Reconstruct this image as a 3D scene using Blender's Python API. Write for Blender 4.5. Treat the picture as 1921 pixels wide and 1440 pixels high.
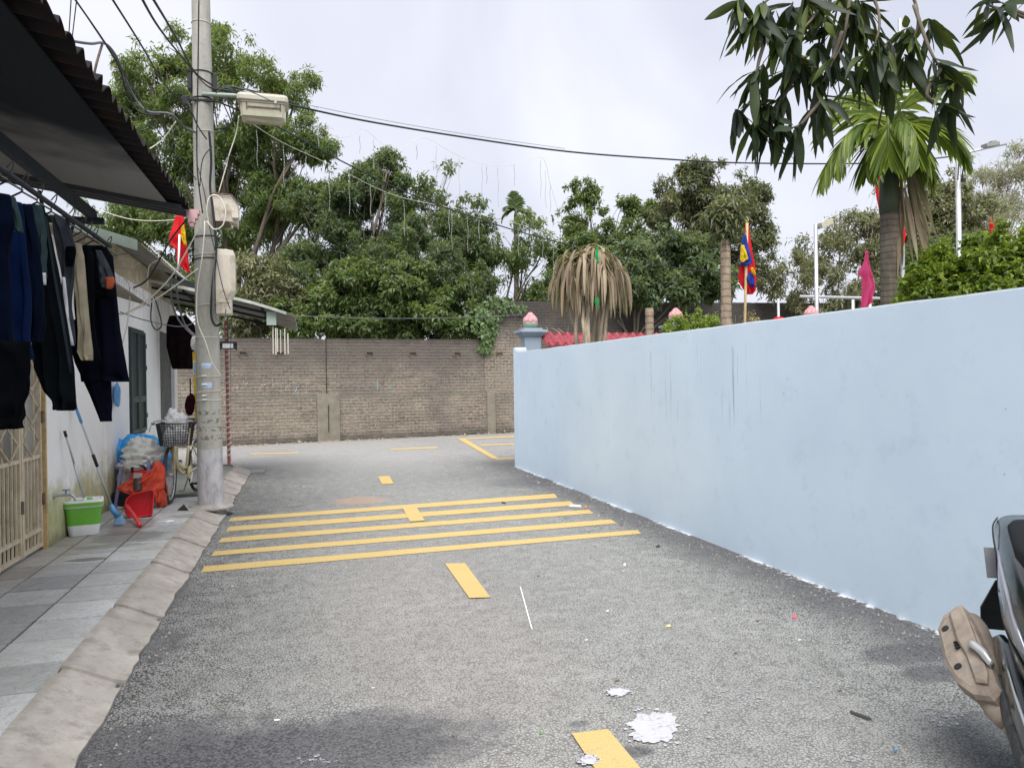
import bpy, math, random
import numpy as np
from mathutils import Vector, Matrix, noise as mnoise
rnd = random.Random(7)
S = bpy.context.scene
for o in list(bpy.data.objects): bpy.data.objects.remove(o)

# ---------------------------------------------------------------- camera, sky, sun, exposure
FPX, PW, PH = 1423.0, 1921.0, 1440.0
YAW, PIT, ROLL = math.radians(15.3), math.radians(-0.22), math.radians(0.8)
CF = np.array([math.sin(YAW)*math.cos(PIT), math.cos(YAW)*math.cos(PIT), math.sin(PIT)])
CR0 = np.array([math.cos(YAW), -math.sin(YAW), 0.0])
CU0 = np.cross(CR0, CF)
CR = CR0*math.cos(ROLL) - CU0*math.sin(ROLL)
CU = CU0*math.cos(ROLL) + CR0*math.sin(ROLL)
CC = np.array([0, 0, 1.5])
cam = bpy.data.cameras.new("camera"); camo = bpy.data.objects.new("camera", cam)
S.collection.objects.link(camo); S.camera = camo
cam.lens = 36*FPX/PW; cam.sensor_width = 36; cam.clip_start = 0.05; cam.clip_end = 800
camo.matrix_world = Matrix(((CR[0], CU[0], -CF[0], 0), (CR[1], CU[1], -CF[1], 0), (CR[2], CU[2], -CF[2], 1.5), (0, 0, 0, 1)))

SUN_DIR = Vector((-0.11, -0.48, 0.86)).normalized()
sun = bpy.data.lights.new("sun", 'SUN'); suno = bpy.data.objects.new("sun", sun)
S.collection.objects.link(suno)
sun.energy = 1.5; sun.angle = math.radians(55); sun.color = (1, 0.97, 0.93)
suno.rotation_euler = SUN_DIR.to_track_quat('Z', 'Y').to_euler()

world = bpy.data.worlds.new("World"); S.world = world; world.use_nodes = True
wn = world.node_tree.nodes; wl = world.node_tree.links; wn.clear()
wo = wn.new('ShaderNodeOutputWorld'); bg = wn.new('ShaderNodeBackground'); bg2 = wn.new('ShaderNodeBackground')
sky = wn.new('ShaderNodeTexSky'); sky.sky_type = 'NISHITA'; sky.sun_disc = False
sky.sun_elevation = math.asin(SUN_DIR.z); sky.sun_rotation = math.atan2(SUN_DIR.x, SUN_DIR.y)
sky.dust_density = 4
bg.inputs[1].default_value = 0.05
wl.new(sky.outputs[0], bg.inputs[0])
tc = wn.new('ShaderNodeTexCoord'); nz = wn.new('ShaderNodeTexNoise'); rp = wn.new('ShaderNodeValToRGB')
nz.inputs['Scale'].default_value = 2.2; nz.inputs['Detail'].default_value = 4; nz.inputs['Distortion'].default_value = .6
wl.new(tc.outputs['Generated'], nz.inputs['Vector']); wl.new(nz.outputs[0], rp.inputs[0])
rp.color_ramp.elements[0].position = 0.36; rp.color_ramp.elements[0].color = (0.222, 0.230, 0.264, 1)
rp.color_ramp.elements[1].position = 0.62; rp.color_ramp.elements[1].color = (0.300, 0.300, 0.325, 1)
wl.new(rp.outputs[0], bg2.inputs[0]); bg2.inputs[1].default_value = 0.93
ad = wn.new('ShaderNodeMixShader'); ad.inputs[0].default_value = 0.86      # the overcast layer covers most of the sky
wl.new(bg.outputs[0], ad.inputs[1]); wl.new(bg2.outputs[0], ad.inputs[2]); wl.new(ad.outputs[0], wo.inputs[0])

S.render.engine = 'CYCLES'
S.view_settings.view_transform = 'Standard'; S.view_settings.look = 'None'
S.view_settings.exposure = 1.93; S.view_settings.gamma = 1

# ---------------------------------------------------------------- pixel -> world helpers
def ray(px, py): return CF + CR*(px-PW/2)/FPX + CU*(PH/2-py)/FPX
def G(px, py, z=0.0):
    d = ray(px, py); return Vector(CC + d*((z-1.5)/d[2]))
def PX(px, py, x):
    d = ray(px, py); return Vector(CC + d*(x/d[0]))
def PY(px, py, y):
    d = ray(px, py); return Vector(CC + d*(y/d[1]))
def PD(px, py, D): return Vector(CC + ray(px, py)*D)

# ---------------------------------------------------------------- materials
class N:
    def __init__(s, name):
        s.m = bpy.data.materials.new(name); s.m.use_nodes = True
        s.t = s.m.node_tree; s.n = s.t.nodes; s.b = s.n['Principled BSDF']; s.o = s.n['Material Output']
        s.b.inputs['Specular IOR Level'].default_value = 0.3
        s.tc = None
    def set(s, sock, v):
        if hasattr(v, 'is_output') or isinstance(v, bpy.types.NodeSocket): s.t.links.new(v, sock)
        else:
            if isinstance(v, (tuple, list)) and len(v) == 3 and sock.type == 'RGBA': v = (*v, 1)
            sock.default_value = v
    def obj(s, which='Object'):
        if not s.tc: s.tc = s.n.new('ShaderNodeTexCoord')
        return s.tc.outputs[which]
    def mapv(s, v, scale=(1, 1, 1), loc=(0, 0, 0), rot=(0, 0, 0)):
        k = s.n.new('ShaderNodeMapping'); s.set(k.inputs[0], v); k.inputs[1].default_value = loc
        k.inputs[2].default_value = rot; k.inputs[3].default_value = scale; return k.outputs[0]
    def noise(s, scale, detail=3, rough=.5, v=None, dist=0):
        k = s.n.new('ShaderNodeTexNoise'); k.inputs['Scale'].default_value = scale; k.inputs['Detail'].default_value = detail
        k.inputs['Roughness'].default_value = rough; k.inputs['Distortion'].default_value = dist
        s.set(k.inputs['Vector'], v if v is not None else s.obj()); return k.outputs[0]
    def vor(s, scale, out='Distance', v=None, feat='F1', rnd_=1):
        k = s.n.new('ShaderNodeTexVoronoi'); k.feature = feat; k.inputs['Scale'].default_value = scale
        k.inputs['Randomness'].default_value = rnd_
        s.set(k.inputs['Vector'], v if v is not None else s.obj()); return k.outputs[out]
    def ramp(s, f, stops, interp='LINEAR'):
        k = s.n.new('ShaderNodeValToRGB'); s.set(k.inputs[0], f); cr = k.color_ramp; cr.interpolation = interp
        while len(cr.elements) < len(stops): cr.elements.new(0.5)
        for e, (p, c) in zip(cr.elements, stops):
            e.position = p; e.color = (c, c, c, 1) if not isinstance(c, (tuple, list)) else (*c, 1)
        return k.outputs[0]
    def math(s, op, a, b=0.0, c=0.0, clamp=False):
        k = s.n.new('ShaderNodeMath'); k.operation = op; k.use_clamp = clamp
        s.set(k.inputs[0], a); s.set(k.inputs[1], b)
        if op in ('MULTIPLY_ADD', 'SMOOTH_MIN'): s.set(k.inputs[2], c)
        return k.outputs[0]
    def mix(s, f, a, b, mode='MIX'):
        k = s.n.new('ShaderNodeMix'); k.data_type = 'RGBA'; k.blend_type = mode
        s.set(k.inputs[0], f); s.set(k.inputs[6], a); s.set(k.inputs[7], b); return k.outputs[2]
    def sep(s, v=None):
        k = s.n.new('ShaderNodeSeparateXYZ'); s.set(k.inputs[0], v if v is not None else s.obj()); return k.outputs
    def smooth(s, x, a, b):
        k = s.n.new('ShaderNodeMapRange'); k.interpolation_type = 'SMOOTHSTEP'
        s.set(k.inputs[0], x); k.inputs[1].default_value = a; k.inputs[2].default_value = b; return k.outputs[0]
    def bump(s, h, strength=.3, dist=.01):
        k = s.n.new('ShaderNodeBump'); k.inputs['Strength'].default_value = strength; k.inputs['Distance'].default_value = dist
        s.set(k.inputs['Height'], h); s.t.links.new(k.outputs[0], s.b.inputs['Normal'])
    def col(s, c): s.set(s.b.inputs['Base Color'], c)
    def rough(s, r): s.set(s.b.inputs['Roughness'], r)
    def island(s):
        k = s.n.new('ShaderNodeNewGeometry'); return k.outputs['Random Per Island']
    def ell(s, cx, cy, rx, ry, nz_, amp=.5, soft=.25):
        x, y, z = s.sep() if not hasattr(s, '_xyz') else s._xyz
        s._xyz = (x, y, z)
        dx = s.math('MULTIPLY', s.math('SUBTRACT', x, cx), 1/rx); dy = s.math('MULTIPLY', s.math('SUBTRACT', y, cy), 1/ry)
        d = s.math('SQRT', s.math('ADD', s.math('MULTIPLY', dx, dx), s.math('MULTIPLY', dy, dy)))
        d = s.math('ADD', d, s.math('MULTIPLY', s.math('SUBTRACT', nz_, .5), amp*2))
        return s.math('SUBTRACT', 1.0, s.smooth(d, 1-soft, 1+soft))

def simple(name, c, rough=.6, var=.12, nscale=8, metal=0, bump=0, bscale=60, spec=.3, stain=None, stain_amt=.35, sscale=3):
    n = N(name)
    f = n.noise(nscale, 4, .6)
    a = tuple(x*(1-var) for x in c); b = tuple(min(1, x*(1+var)) for x in c)
    cc = n.mix(n.ramp(f, [(.3, 0), (.7, 1)]), a, b)
    if stain:
        cc = n.mix(n.math('MULTIPLY', n.ramp(n.noise(sscale, 6, .7), [(.45, 0), (.68, 1)]), stain_amt), cc, stain)
    n.col(cc); n.rough(rough); n.b.inputs['Metallic'].default_value = metal
    n.b.inputs['Specular IOR Level'].default_value = spec
    if bump: n.bump(n.noise(bscale, 3), bump, .01)
    return n.m

def mat_asphalt():
    n = N('asphalt'); x, y, z = n.sep(); n._xyz = (x, y, z)
    vd = n.vor(105); vc = n.vor(105, 'Color')
    vd2 = n.vor(230); vs = n.sep(vc)
    grain = n.ramp(vs[0], [(0, .34), (.4, .43), (.75, .47), (1, .53)])
    grain2 = n.ramp(n.noise(180, 2), [(.35, .34), (.65, .47)])
    g = n.mix(.42, grain, grain2)
    ve = n.vor(62, 'Distance', feat='DISTANCE_TO_EDGE')
    open_ = n.ramp(n.noise(9, 5, .75), [(.38, .03), (.64, .13)])
    gaps = n.math('SUBTRACT', ve, open_); gaps = n.ramp(gaps, [(.0, .16), (.07, 1)])
    pits = n.ramp(n.math('ADD', vd, n.math('MULTIPLY', n.noise(33, 3, .7), .9)), [(1.0, 1), (1.14, .28)])
    c = n.mix(1, n.mix(1, g, gaps, 'MULTIPLY'), pits, 'MULTIPLY')
    c = n.mix(1, c, (.75, .775, .75), 'MULTIPLY')
    big = n.ramp(n.noise(.55, 5, .65), [(.3, .74), (.7, 1.12)])
    c = n.mix(1, c, big, 'MULTIPLY')
    mid = n.ramp(n.noise(4, 4, .6), [(.3, .82), (.7, 1.10)])
    c = n.mix(1, c, mid, 'MULTIPLY')
    # worn paler middle and pale far crossing (dust)
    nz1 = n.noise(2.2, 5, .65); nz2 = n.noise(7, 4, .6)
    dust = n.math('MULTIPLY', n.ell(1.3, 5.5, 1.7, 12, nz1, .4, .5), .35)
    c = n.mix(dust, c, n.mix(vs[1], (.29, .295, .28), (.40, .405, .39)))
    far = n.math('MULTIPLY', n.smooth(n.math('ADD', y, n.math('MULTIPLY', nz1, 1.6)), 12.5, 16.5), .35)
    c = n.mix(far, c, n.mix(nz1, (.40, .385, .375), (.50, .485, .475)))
    red = n.math('MULTIPLY', n.ell(.75, 4.7, .7, 2.2, nz1, .5, .6), .06)
    c = n.mix(red, c, (.5, .32, .30))
    p = G(675, 938); c = n.mix(n.math('MULTIPLY', n.ell(p.x, p.y, .33, .30, nz2, .35, .2), .5), c, (.42, .27, .18))
    # fresh dark strip beside the blue wall
    xs = n.math('ADD', x, n.math('MULTIPLY', n.math('SUBTRACT', nz1, .5), .5))
    strip = n.math('MULTIPLY', n.smooth(xs, 2.95, 3.4), n.math('SUBTRACT', 1.0, n.smooth(y, 13.4, 14.2)))
    c = n.mix(n.math('MULTIPLY', strip, .8), c, n.mix(vs[2], (.05, .05, .055), (.17, .17, .175)))
    # dark oily patches
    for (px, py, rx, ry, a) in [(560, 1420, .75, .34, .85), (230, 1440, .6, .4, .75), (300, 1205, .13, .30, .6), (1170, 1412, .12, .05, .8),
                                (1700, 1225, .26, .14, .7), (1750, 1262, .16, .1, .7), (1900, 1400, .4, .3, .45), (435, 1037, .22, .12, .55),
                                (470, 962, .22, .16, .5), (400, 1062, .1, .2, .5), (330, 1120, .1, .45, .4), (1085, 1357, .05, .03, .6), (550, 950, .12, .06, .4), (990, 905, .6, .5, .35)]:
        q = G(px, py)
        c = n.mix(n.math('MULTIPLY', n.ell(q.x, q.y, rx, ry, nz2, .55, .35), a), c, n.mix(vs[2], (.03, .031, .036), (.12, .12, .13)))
    # white lime spilled along the foot of the wall
    nzs = n.noise(16, 5, .75)
    foot = n.math('MULTIPLY', n.smooth(n.math('ADD', x, n.math('MULTIPLY', n.math('SUBTRACT', nzs, .5), .40)), 3.52, 3.56),
                  n.smooth(n.math('ADD', n.noise(.9, 3), n.math('MULTIPLY', nz2, .2)),   .54, .58))
    foot = n.math('MULTIPLY', foot, n.math('SUBTRACT', 1.0, n.smooth(y, 12.9, 13.1)))
    c = n.mix(foot, c, (.74, .75, .77))
    # faint pale scuffs, broken up by the stones
    sc = n.math('MULTIPLY', n.ramp(n.noise(3.1, 6, .8, n.mapv(n.obj(), (1, .45, 1), (3, 1, 0))), [(.66, 0), (.72, 1)]), n.ramp(n.noise(60, 2), [(.45, 0), (.55, 1)]))
    c = n.mix(n.math('MULTIPLY', sc, .35), c, (.5, .5, .5))
    n.col(c); n.rough(.86)
    n.bump(n.math('SUBTRACT', n.math('MULTIPLY', n.math('SUBTRACT', 1.0, vd), 1.0), n.math('MULTIPLY', vd2, .5)), .75, .007)
    return n.m

def mat_brick(name, dark=0.0):
    n = N(name); o = n.obj(); x, y, z = n.sep(o); n._xyz = (x, y, z)
    cv = n.n.new('ShaderNodeCombineXYZ'); n.set(cv.inputs[0], x); n.set(cv.inputs[1], z)
    wob = n.n.new('ShaderNodeVectorMath'); wob.operation = 'ADD'
    nzw = n.n.new('ShaderNodeTexNoise'); nzw.inputs['Scale'].default_value = 6; nzw.inputs['Detail'].default_value = 3; n.set(nzw.inputs['Vector'], o)
    sub = n.n.new('ShaderNodeVectorMath'); sub.operation = 'MULTIPLY_ADD'
    n.set(sub.inputs[0], nzw.outputs['Color']); sub.inputs[1].default_value = (.035, .02, 0); sub.inputs[2].default_value = (-.017, -.01, 0)
    n.set(wob.inputs[0], cv.outputs[0]); n.set(wob.inputs[1], sub.outputs[0])
    def brick(w, h, c1, c2, mo, ms):
        k = n.n.new('ShaderNodeTexBrick'); n.set(k.inputs['Vector'], wob.outputs[0])
        k.inputs['Scale'].default_value = 1; k.inputs['Brick Width'].default_value = w; k.inputs['Row Height'].default_value = h
        k.inputs['Mortar Size'].default_value = ms; k.inputs['Mortar Smooth'].default_value = .35; k.inputs['Bias'].default_value = -.1
        n.set(k.inputs['Color1'], c1); n.set(k.inputs['Color2'], c2); n.set(k.inputs['Mortar'], mo)
        return k.outputs['Color'], k.outputs['Fac']
    moc = n.mix(n.noise(9, 4, .6), (.23, .205, .175), (.50, .455, .39))
    c, fac = brick(.21, .085, (.27, .195, .155), (.10, .078, .066), moc, .019)
    # mortar smeared over the faces of the bricks
    sm = n.ramp(n.math('ADD', n.noise(13, 5, .7), n.math('MULTIPLY', n.noise(1.1, 3), .5)), [(.62, 0), (.80, 1)])
    c = n.mix(n.math('MULTIPLY', sm, .65), c, (.34, .295, .24))
    # dark holes between bricks
    hol = n.math('MULTIPLY', n.ramp(n.noise(17, 3, .6, n.mapv(o, (1, 1, 2.2))), [(.54, 0), (.61, 1)]), n.ramp(fac, [(.0, .45), (.6, 1)]))
    c = n.mix(n.math('MULTIPLY', hol, .88), c, (.06, .045, .038))
    if not dark:
        # grimy upper courses, pinkish and green patches
        up = n.smooth(n.math('ADD', z, n.math('MULTIPLY', n.noise(1.2, 5, .7), 1.3)), 1.8, 3.2)
        c = n.mix(n.math('MULTIPLY', up, .75), c, n.mix(n.noise(20, 3), (.055, .05, .048), (.15, .125, .115)))
        b = n.ramp(n.noise(.8, 4, .6, n.mapv(o, (1, 1, 1), (5, 0, 0))), [(.5, 0), (.7, 1)])
        c = n.mix(n.math('MULTIPLY', b, .6), c, (.13, .105, .11))
        g = n.math('MULTIPLY', n.ramp(n.noise(1.7, 4, .7, n.mapv(o, (1, 1, 1), (9, 0, 2))), [(.56, 0), (.72, 1)]), n.smooth(z, .9, 1.3))
        c = n.mix(n.math('MULTIPLY', g, .4), c, (.22, .27, .2))
        bt = n.ramp(n.noise(2.6, 6, .75, n.mapv(o, (.6, 1, 1.5), (2, 0, 6))), [(.44, 0), (.62, 1)])
        c = n.mix(n.math('MULTIPLY', bt, .5), c, n.mix(n.noise(30, 3), (.07, .058, .05), (.20, .17, .145)))
        lt = n.math('MULTIPLY', n.ramp(n.noise(1.4, 5, .7, n.mapv(o, (.5, 1, 1.6), (12, 0, 3))), [(.52, 0), (.68, 1)]), n.math('SUBTRACT', 1.0, n.smooth(z, 1.4, 2.2)))
        c = n.mix(n.math('MULTIPLY', lt, .35), c, (.42, .36, .27))
        lg = n.math('MULTIPLY', n.smooth(z, 1.10, 1.16), n.math('SUBTRACT', 1.0, n.smooth(n.math('ADD', z, n.math('MULTIPLY', n.noise(6, 4), .16)), 1.27, 1.36)))
        c = n.mix(n.math('MULTIPLY', lg, .6), c, n.mix(n.noise(12, 4), (.08, .075, .065), (.30, .28, .235)))
        tp_ = n.smooth(n.math('ADD', z, n.math('MULTIPLY', n.noise(2.5, 5, .7), .5)), 2.72, 2.95)
        c = n.mix(n.math('MULTIPLY', tp_, .6), c, (.05, .045, .04))
        ft = n.math('SUBTRACT', 1.0, n.smooth(n.math('ADD', z, n.math('MULTIPLY', n.noise(5, 4), .25)), .12, .42))
        c = n.mix(n.math('MULTIPLY', ft, .75), c, (.07, .065, .06))
    else:
        up = n.smooth(n.math('ADD', z, n.math('MULTIPLY', n.noise(.9, 5, .7), 1.6)), 3.1, 4.3)
        up = n.math('MAXIMUM', up, n.smooth(x, 7.6, 9.5))
        c = n.mix(n.math('MULTIPLY', up, .86), c, n.mix(n.noise(22, 3), (.020, .020, .024), (.07, .062, .06)))
    c = n.mix(1, c, (.84, .86, .85), 'MULTIPLY')
    n.col(c); n.rough(.93)
    n.bump(n.math('SUBTRACT', n.math('ADD', n.noise(50, 4), 0.0), n.math('MULTIPLY', fac, 1.2)), .7, .02)
    return n.m

def mat_leaf(name, cols, trans=.35, rough=.45, clump=.5, spec=.4):
    n = N(name)
    r = n.island(); st = [(i/(len(cols)-1), c) for i, c in enumerate(cols)]
    cl = n.noise(clump, 3, .6)
    f = n.math('ADD', n.math('MULTIPLY', r, .6), n.math('MULTIPLY', n.ramp(cl, [(.3, 0), (.7, 1)]), .4))
    c = n.ramp(f, st)
    n.col(c); n.rough(rough); n.b.inputs['Specular IOR Level'].default_value = spec
    tr = n.n.new('ShaderNodeBsdfTranslucent'); n.set(tr.inputs[0], n.mix(.5, c, (.35, .45, .05)))
    ms = n.n.new('ShaderNodeMixShader'); ms.inputs[0].default_value = trans
    n.t.links.new(n.b.outputs[0], ms.inputs[1]); n.t.links.new(tr.outputs[0], ms.inputs[2]); n.t.links.new(ms.outputs[0], n.o.inputs[0])
    return n.m

def mat_plaster(name, c, mould=None):
    n = N(name); x, y, z = n.sep(); n._xyz = (x, y, z)
    cc = n.mix(n.ramp(n.noise(1.5, 5, .65), [(.3, 0), (.7, 1)]), tuple(v*.93 for v in c), tuple(min(1, v*1.04) for v in c))
    cc = n.mix(n.math('MULTIPLY', n.ramp(n.noise(.8, 6, .75, n.mapv(n.obj(), (3, 3, .35))), [(.55, 0), (.8, 1)]), .25), cc, tuple(v*.7 for v in c))
    if mould:
        f = n.math('SUBTRACT', 1.0, n.smooth(n.math('ADD', z, n.math('MULTIPLY', n.noise(3, 5, .7), .9)), .80, 1.25))
        cc = n.mix(n.math('MULTIPLY', f, .9), cc, n.mix(n.noise(9, 4), (.26, .27, .05), (.55, .52, .28)))
        f2 = n.math('SUBTRACT', 1.0, n.smooth(n.math('ADD', z, n.math('MULTIPLY', n.noise(7, 5, .7), .4)), .28, .50))
        cc = n.mix(n.math('MULTIPLY', f2, .7), cc, (.10, .09, .06))
        st = n.math('MULTIPLY', n.smooth(z, 2.1, 2.9), n.ramp(n.noise(3, 5, .7, n.mapv(n.obj(), (4, 4, .6))), [(.4, 0), (.7, 1)]))
        cc = n.mix(n.math('MULTIPLY', st, .6), cc, (.25, .21, .14))
    n.col(cc); n.rough(.85); n.bump(n.noise(30, 4), .15, .01)
    return n.m

def mat_bluewall():
    n = N('blue_wall_paint'); x, y, z = n.sep(); n._xyz = (x, y, z)
    c = n.mix(n.ramp(n.noise(1.1, 5, .6), [(.3, 0), (.7, 1)]), (.60, .73, .86), (.66, .79, .91))
    m = n.ramp(n.noise(4, 6, .7), [(.56, 0), (.72, 1)])
    c = n.mix(n.math('MULTIPLY', m, .22), c, (.36, .44, .53))
    # dark runs under the coping in a few stretches
    v = n.mapv(n.obj(), (1, 9, .28))
    run = n.ramp(n.noise(2.2, 4, .75, v), [(.60, 0), (.68, 1)])
    zone = n.math('ADD', n.ell(0, 0, 1, 1, .5, 0, .1) if False else n.math('MULTIPLY', n.smooth(y, 5.0, 5.6), n.math('SUBTRACT', 1.0, n.smooth(y, 7.2, 7.9))),
                  n.math('MULTIPLY', n.smooth(y, 10, 10.4), .35), clamp=True)
    zone = n.math('MULTIPLY', zone, n.math('MULTIPLY', n.smooth(z, 1.0, 1.3), n.math('SUBTRACT', 1.0, n.smooth(n.math('ADD', z, n.math('MULTIPLY', n.noise(2), .3)), 1.85, 1.98))))
    c = n.mix(n.math('MULTIPLY', n.math('MULTIPLY', run, zone), .6), c, (.20, .24, .28))
    # small chips and a wandering hairline
    ch = n.ramp(n.vor(7), [(.035, 1), (.06, 0)])
    c = n.mix(n.math('MULTIPLY', n.math('MULTIPLY', ch, n.ramp(n.noise(1.3), [(.5, 0), (.6, 1)])), .6), c, (.22, .24, .26))
    ft = n.math('SUBTRACT', 1.0, n.smooth(n.math('ADD', z, n.math('MULTIPLY', n.noise(12, 5, .7), .16)), .07, .085))
    c = n.mix(n.math('MULTIPLY', ft, .55), c, (.74, .77, .80))
    gm = n.n.new('ShaderNodeNewGeometry'); up_n = n.smooth(n.sep(gm.outputs['Normal'])[2], .4, .8)  # grimy top face, darkened in colour to counter its sky-lit bright edge
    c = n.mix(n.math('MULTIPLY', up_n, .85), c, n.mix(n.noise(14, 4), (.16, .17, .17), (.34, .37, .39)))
    n.col(c); n.rough(.72)
    n.bump(n.math('ADD', n.math('MULTIPLY', n.noise(2.5, 4), 3.0), n.math('MULTIPLY', n.noise(70, 3), .25)), .12, .012)
    return n.m

def mat_tile():
    n = N('slate_tile'); r = n.island()
    o = n.obj()
    off = n.n.new('ShaderNodeVectorMath'); off.operation = 'MULTIPLY_ADD'
    cx = n.n.new('ShaderNodeCombineXYZ'); n.set(cx.inputs[0], r); n.set(cx.inputs[1], r)
    n.set(off.inputs[0], cx.outputs[0]); off.inputs[1].default_value = (17, 31, 0); n.set(off.inputs[2], o)
    sw = n.ramp(n.noise(4, 4, .6, off.outputs[0], 3.2), [(.3, .15), (.44, .7), (.47, .1), (.52, .8), (.6, .45), (.64, .9), (.8, .6)])
    c = n.mix(sw, (.29, .305, .31), (.52, .535, .535))
    c = n.mix(1, c, n.ramp(r, [(0, .72), (1, 1.12)]), 'MULTIPLY')
    x, y, z = n.sep(o); n._xyz = (x, y, z)
    dirt = n.ramp(n.noise(1.4, 5, .7), [(.45, 0), (.7, 1)])
    c = n.mix(n.math('MULTIPLY', dirt, .4), c, (.27, .25, .20))
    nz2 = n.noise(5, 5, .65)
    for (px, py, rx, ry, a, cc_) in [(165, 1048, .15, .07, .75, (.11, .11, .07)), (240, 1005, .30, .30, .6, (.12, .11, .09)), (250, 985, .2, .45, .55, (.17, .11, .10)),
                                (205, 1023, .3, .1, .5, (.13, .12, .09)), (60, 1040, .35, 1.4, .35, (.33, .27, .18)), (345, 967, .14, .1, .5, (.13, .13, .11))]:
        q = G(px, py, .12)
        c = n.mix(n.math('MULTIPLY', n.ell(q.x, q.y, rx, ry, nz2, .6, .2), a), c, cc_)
    n.col(c); n.set(n.b.inputs['Roughness'], n.ramp(nz2, [(.35, .45), (.7, .8)]))
    n.bump(sw, .25, .004)
    return n.m

def mat_kerb():
    n = N('kerb_concrete'); x, y, z = n.sep(); n._xyz = (x, y, z)
    c = n.mix(n.ramp(n.noise(2.5, 5, .7), [(.3, 0), (.7, 1)]), (.27, .25, .225), (.45, .42, .385))
    c = n.mix(n.math('MULTIPLY', n.ramp(n.noise(9, 6, .75), [(.5, 0), (.68, 1)]), .55), c, (.135, .12, .10))
    # broom marks across the slope, stronger farther away
    c = n.mix(n.math('MULTIPLY', n.ramp(n.noise(3.5, 4, .6, n.mapv(n.obj(), (1.2, 6, 1))), [(.52, 0), (.62, 1)]), n.math('MULTIPLY', n.smooth(y, 4.5, 8), .55)), c, (.25, .20, .17))
    c = n.mix(n.math('MULTIPLY', n.math('MULTIPLY', n.smooth(x, -1.12, -1.16), n.ramp(n.noise(6, 4, .7), [(.35, 0), (.55, 1)])), .4), c, (.16, .15, .11))
    ed = n.math('SUBTRACT', 1.0, n.smooth(n.math('ADD', z, n.math('MULTIPLY', n.noise(15, 4), .03)), .012, .035))
    c = n.mix(n.math('MULTIPLY', ed, .6), c, (.12, .11, .10))
    n.col(c); n.rough(.9); n.bump(n.math('ADD', n.noise(60, 5, .7), n.math('MULTIPLY', n.noise(6, 4), 1.5)), .45, .012)
    return n.m

def mat_paint_yellow():
    n = N('yellow_road_paint')
    c = n.mix(n.noise(3, 4), (.47, .34, .12), (.51, .38, .16))
    c = n.mix(n.math('MULTIPLY', n.ramp(n.noise(120, 3), [(.52, 0), (.66, 1)]), .6), c, (.25, .20, .11))
    c = n.mix(n.math('MULTIPLY', n.ramp(n.noise(2.2, 5, .7), [(.5, 0), (.75, 1)]), .5), c, (.46, .36, .20))
    c = n.mix(n.math('MULTIPLY', n.ramp(n.noise(5, 6, .8), [(.56, 0), (.66, 1)]), n.math('MULTIPLY', n.ramp(n.vor(105), [(.3, 1), (.5, 0)]), .55)), c, (.20, .195, .18))
    n.col(c); n.rough(.7); n.bump(n.vor(95), .5, .004); return n.m

def mat_concrete_pole():
    n = N('pole_concrete'); x, y, z = n.sep(); n._xyz = (x, y, z)
    c = n.mix(n.ramp(n.noise(3, 6, .7, n.mapv(n.obj(), (2, 2, .5))), [(.3, 0), (.7, 1)]), (.26, .26, .235), (.43, .425, .385))
    c = n.mix(n.math('MULTIPLY', n.ramp(n.noise(25, 3), [(.55, 0), (.7, 1)]), .25), c, (.16, .16, .14))
    wh = n.math('SUBTRACT', 1.0, n.smooth(n.math('ADD', z, n.math('MULTIPLY', n.noise(7, 4), .06)), .80, .815))
    c = n.mix(wh, c, n.mix(n.ramp(n.noise(10, 5, .7, n.mapv(n.obj(), (1, 1, .3))), [(.45, 0), (.7, 1)]), (.46, .46, .49), (.24, .24, .235)))
    # half scrubbed-off lettering and scraped stickers
    band = n.math('MULTIPLY', n.smooth(z, .82, .86), n.math('SUBTRACT', 1.0, n.smooth(z, 1.22, 1.27)))
    st = n.ramp(n.noise(16, 3, .6, n.mapv(n.obj(), (1.3, 1.3, 2.0))), [(.52, 0), (.56, 1)])
    rows = n.ramp(n.math('FRACT', n.math('MULTIPLY', z, 10.5)), [(.18, 0), (.25, 1), (.75, 1), (.85, 0)])
    c = n.mix(n.math('MULTIPLY', n.math('MULTIPLY', band, rows), n.math('MULTIPLY', st, .75)), c, (.10, .10, .085))
    n.col(c); n.rough(.9); n.bump(n.noise(40, 4, .7), .25, .01); return n.m

def mat_corr(name, c, rust=.5):
    n = N(name)
    cc = n.mix(n.ramp(n.noise(3, 5, .7), [(.3, 0), (.7, 1)]), tuple(v*.7 for v in c), c)
    cc = n.mix(n.math('MULTIPLY', n.ramp(n.noise(5, 6, .75), [(.45, 0), (.65, 1)]), rust), cc, (.032, .017, .011))
    n.col(cc); n.rough(.85); n.b.inputs['Specular IOR Level'].default_value = .12; n.bump(n.noise(30, 4), .3, .01); return n.m

def mat_brushed():
    n = N('foam_ceiling_board')
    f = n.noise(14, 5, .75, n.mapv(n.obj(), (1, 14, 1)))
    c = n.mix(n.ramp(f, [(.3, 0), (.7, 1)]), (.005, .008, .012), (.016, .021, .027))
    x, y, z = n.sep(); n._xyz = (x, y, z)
    lit_end = n.smooth(n.math('ADD', y, n.math('MULTIPLY', n.noise(1.6, 4), 2.2)), 7.2, 8.8)  # far end painted paler: daylight reaching under the awning, put into the colour
    c = n.mix(lit_end, c, n.mix(f, (.12, .12, .125), (.34, .34, .345)))
    n.col(c); n.rough(.8); n.b.inputs['Specular IOR Level'].default_value = .08; n.bump(f, .4, .01); return n.m

def mat_fabric(name, c, var=.25, scale=9):
    n = N(name); c = tuple(v*.22 for v in c)
    cc = n.mix(n.ramp(n.noise(scale, 4), [(.3, 0), (.7, 1)]), tuple(v*(1-var) for v in c), tuple(min(1, v*(1+var)) for v in c))
    n.col(cc); n.rough(.95); n.b.inputs['Specular IOR Level'].default_value = .03
    n.b.inputs['Sheen Weight'].default_value = 0
    n.bump(n.noise(220, 2), .3, .002); return n.m

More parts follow.
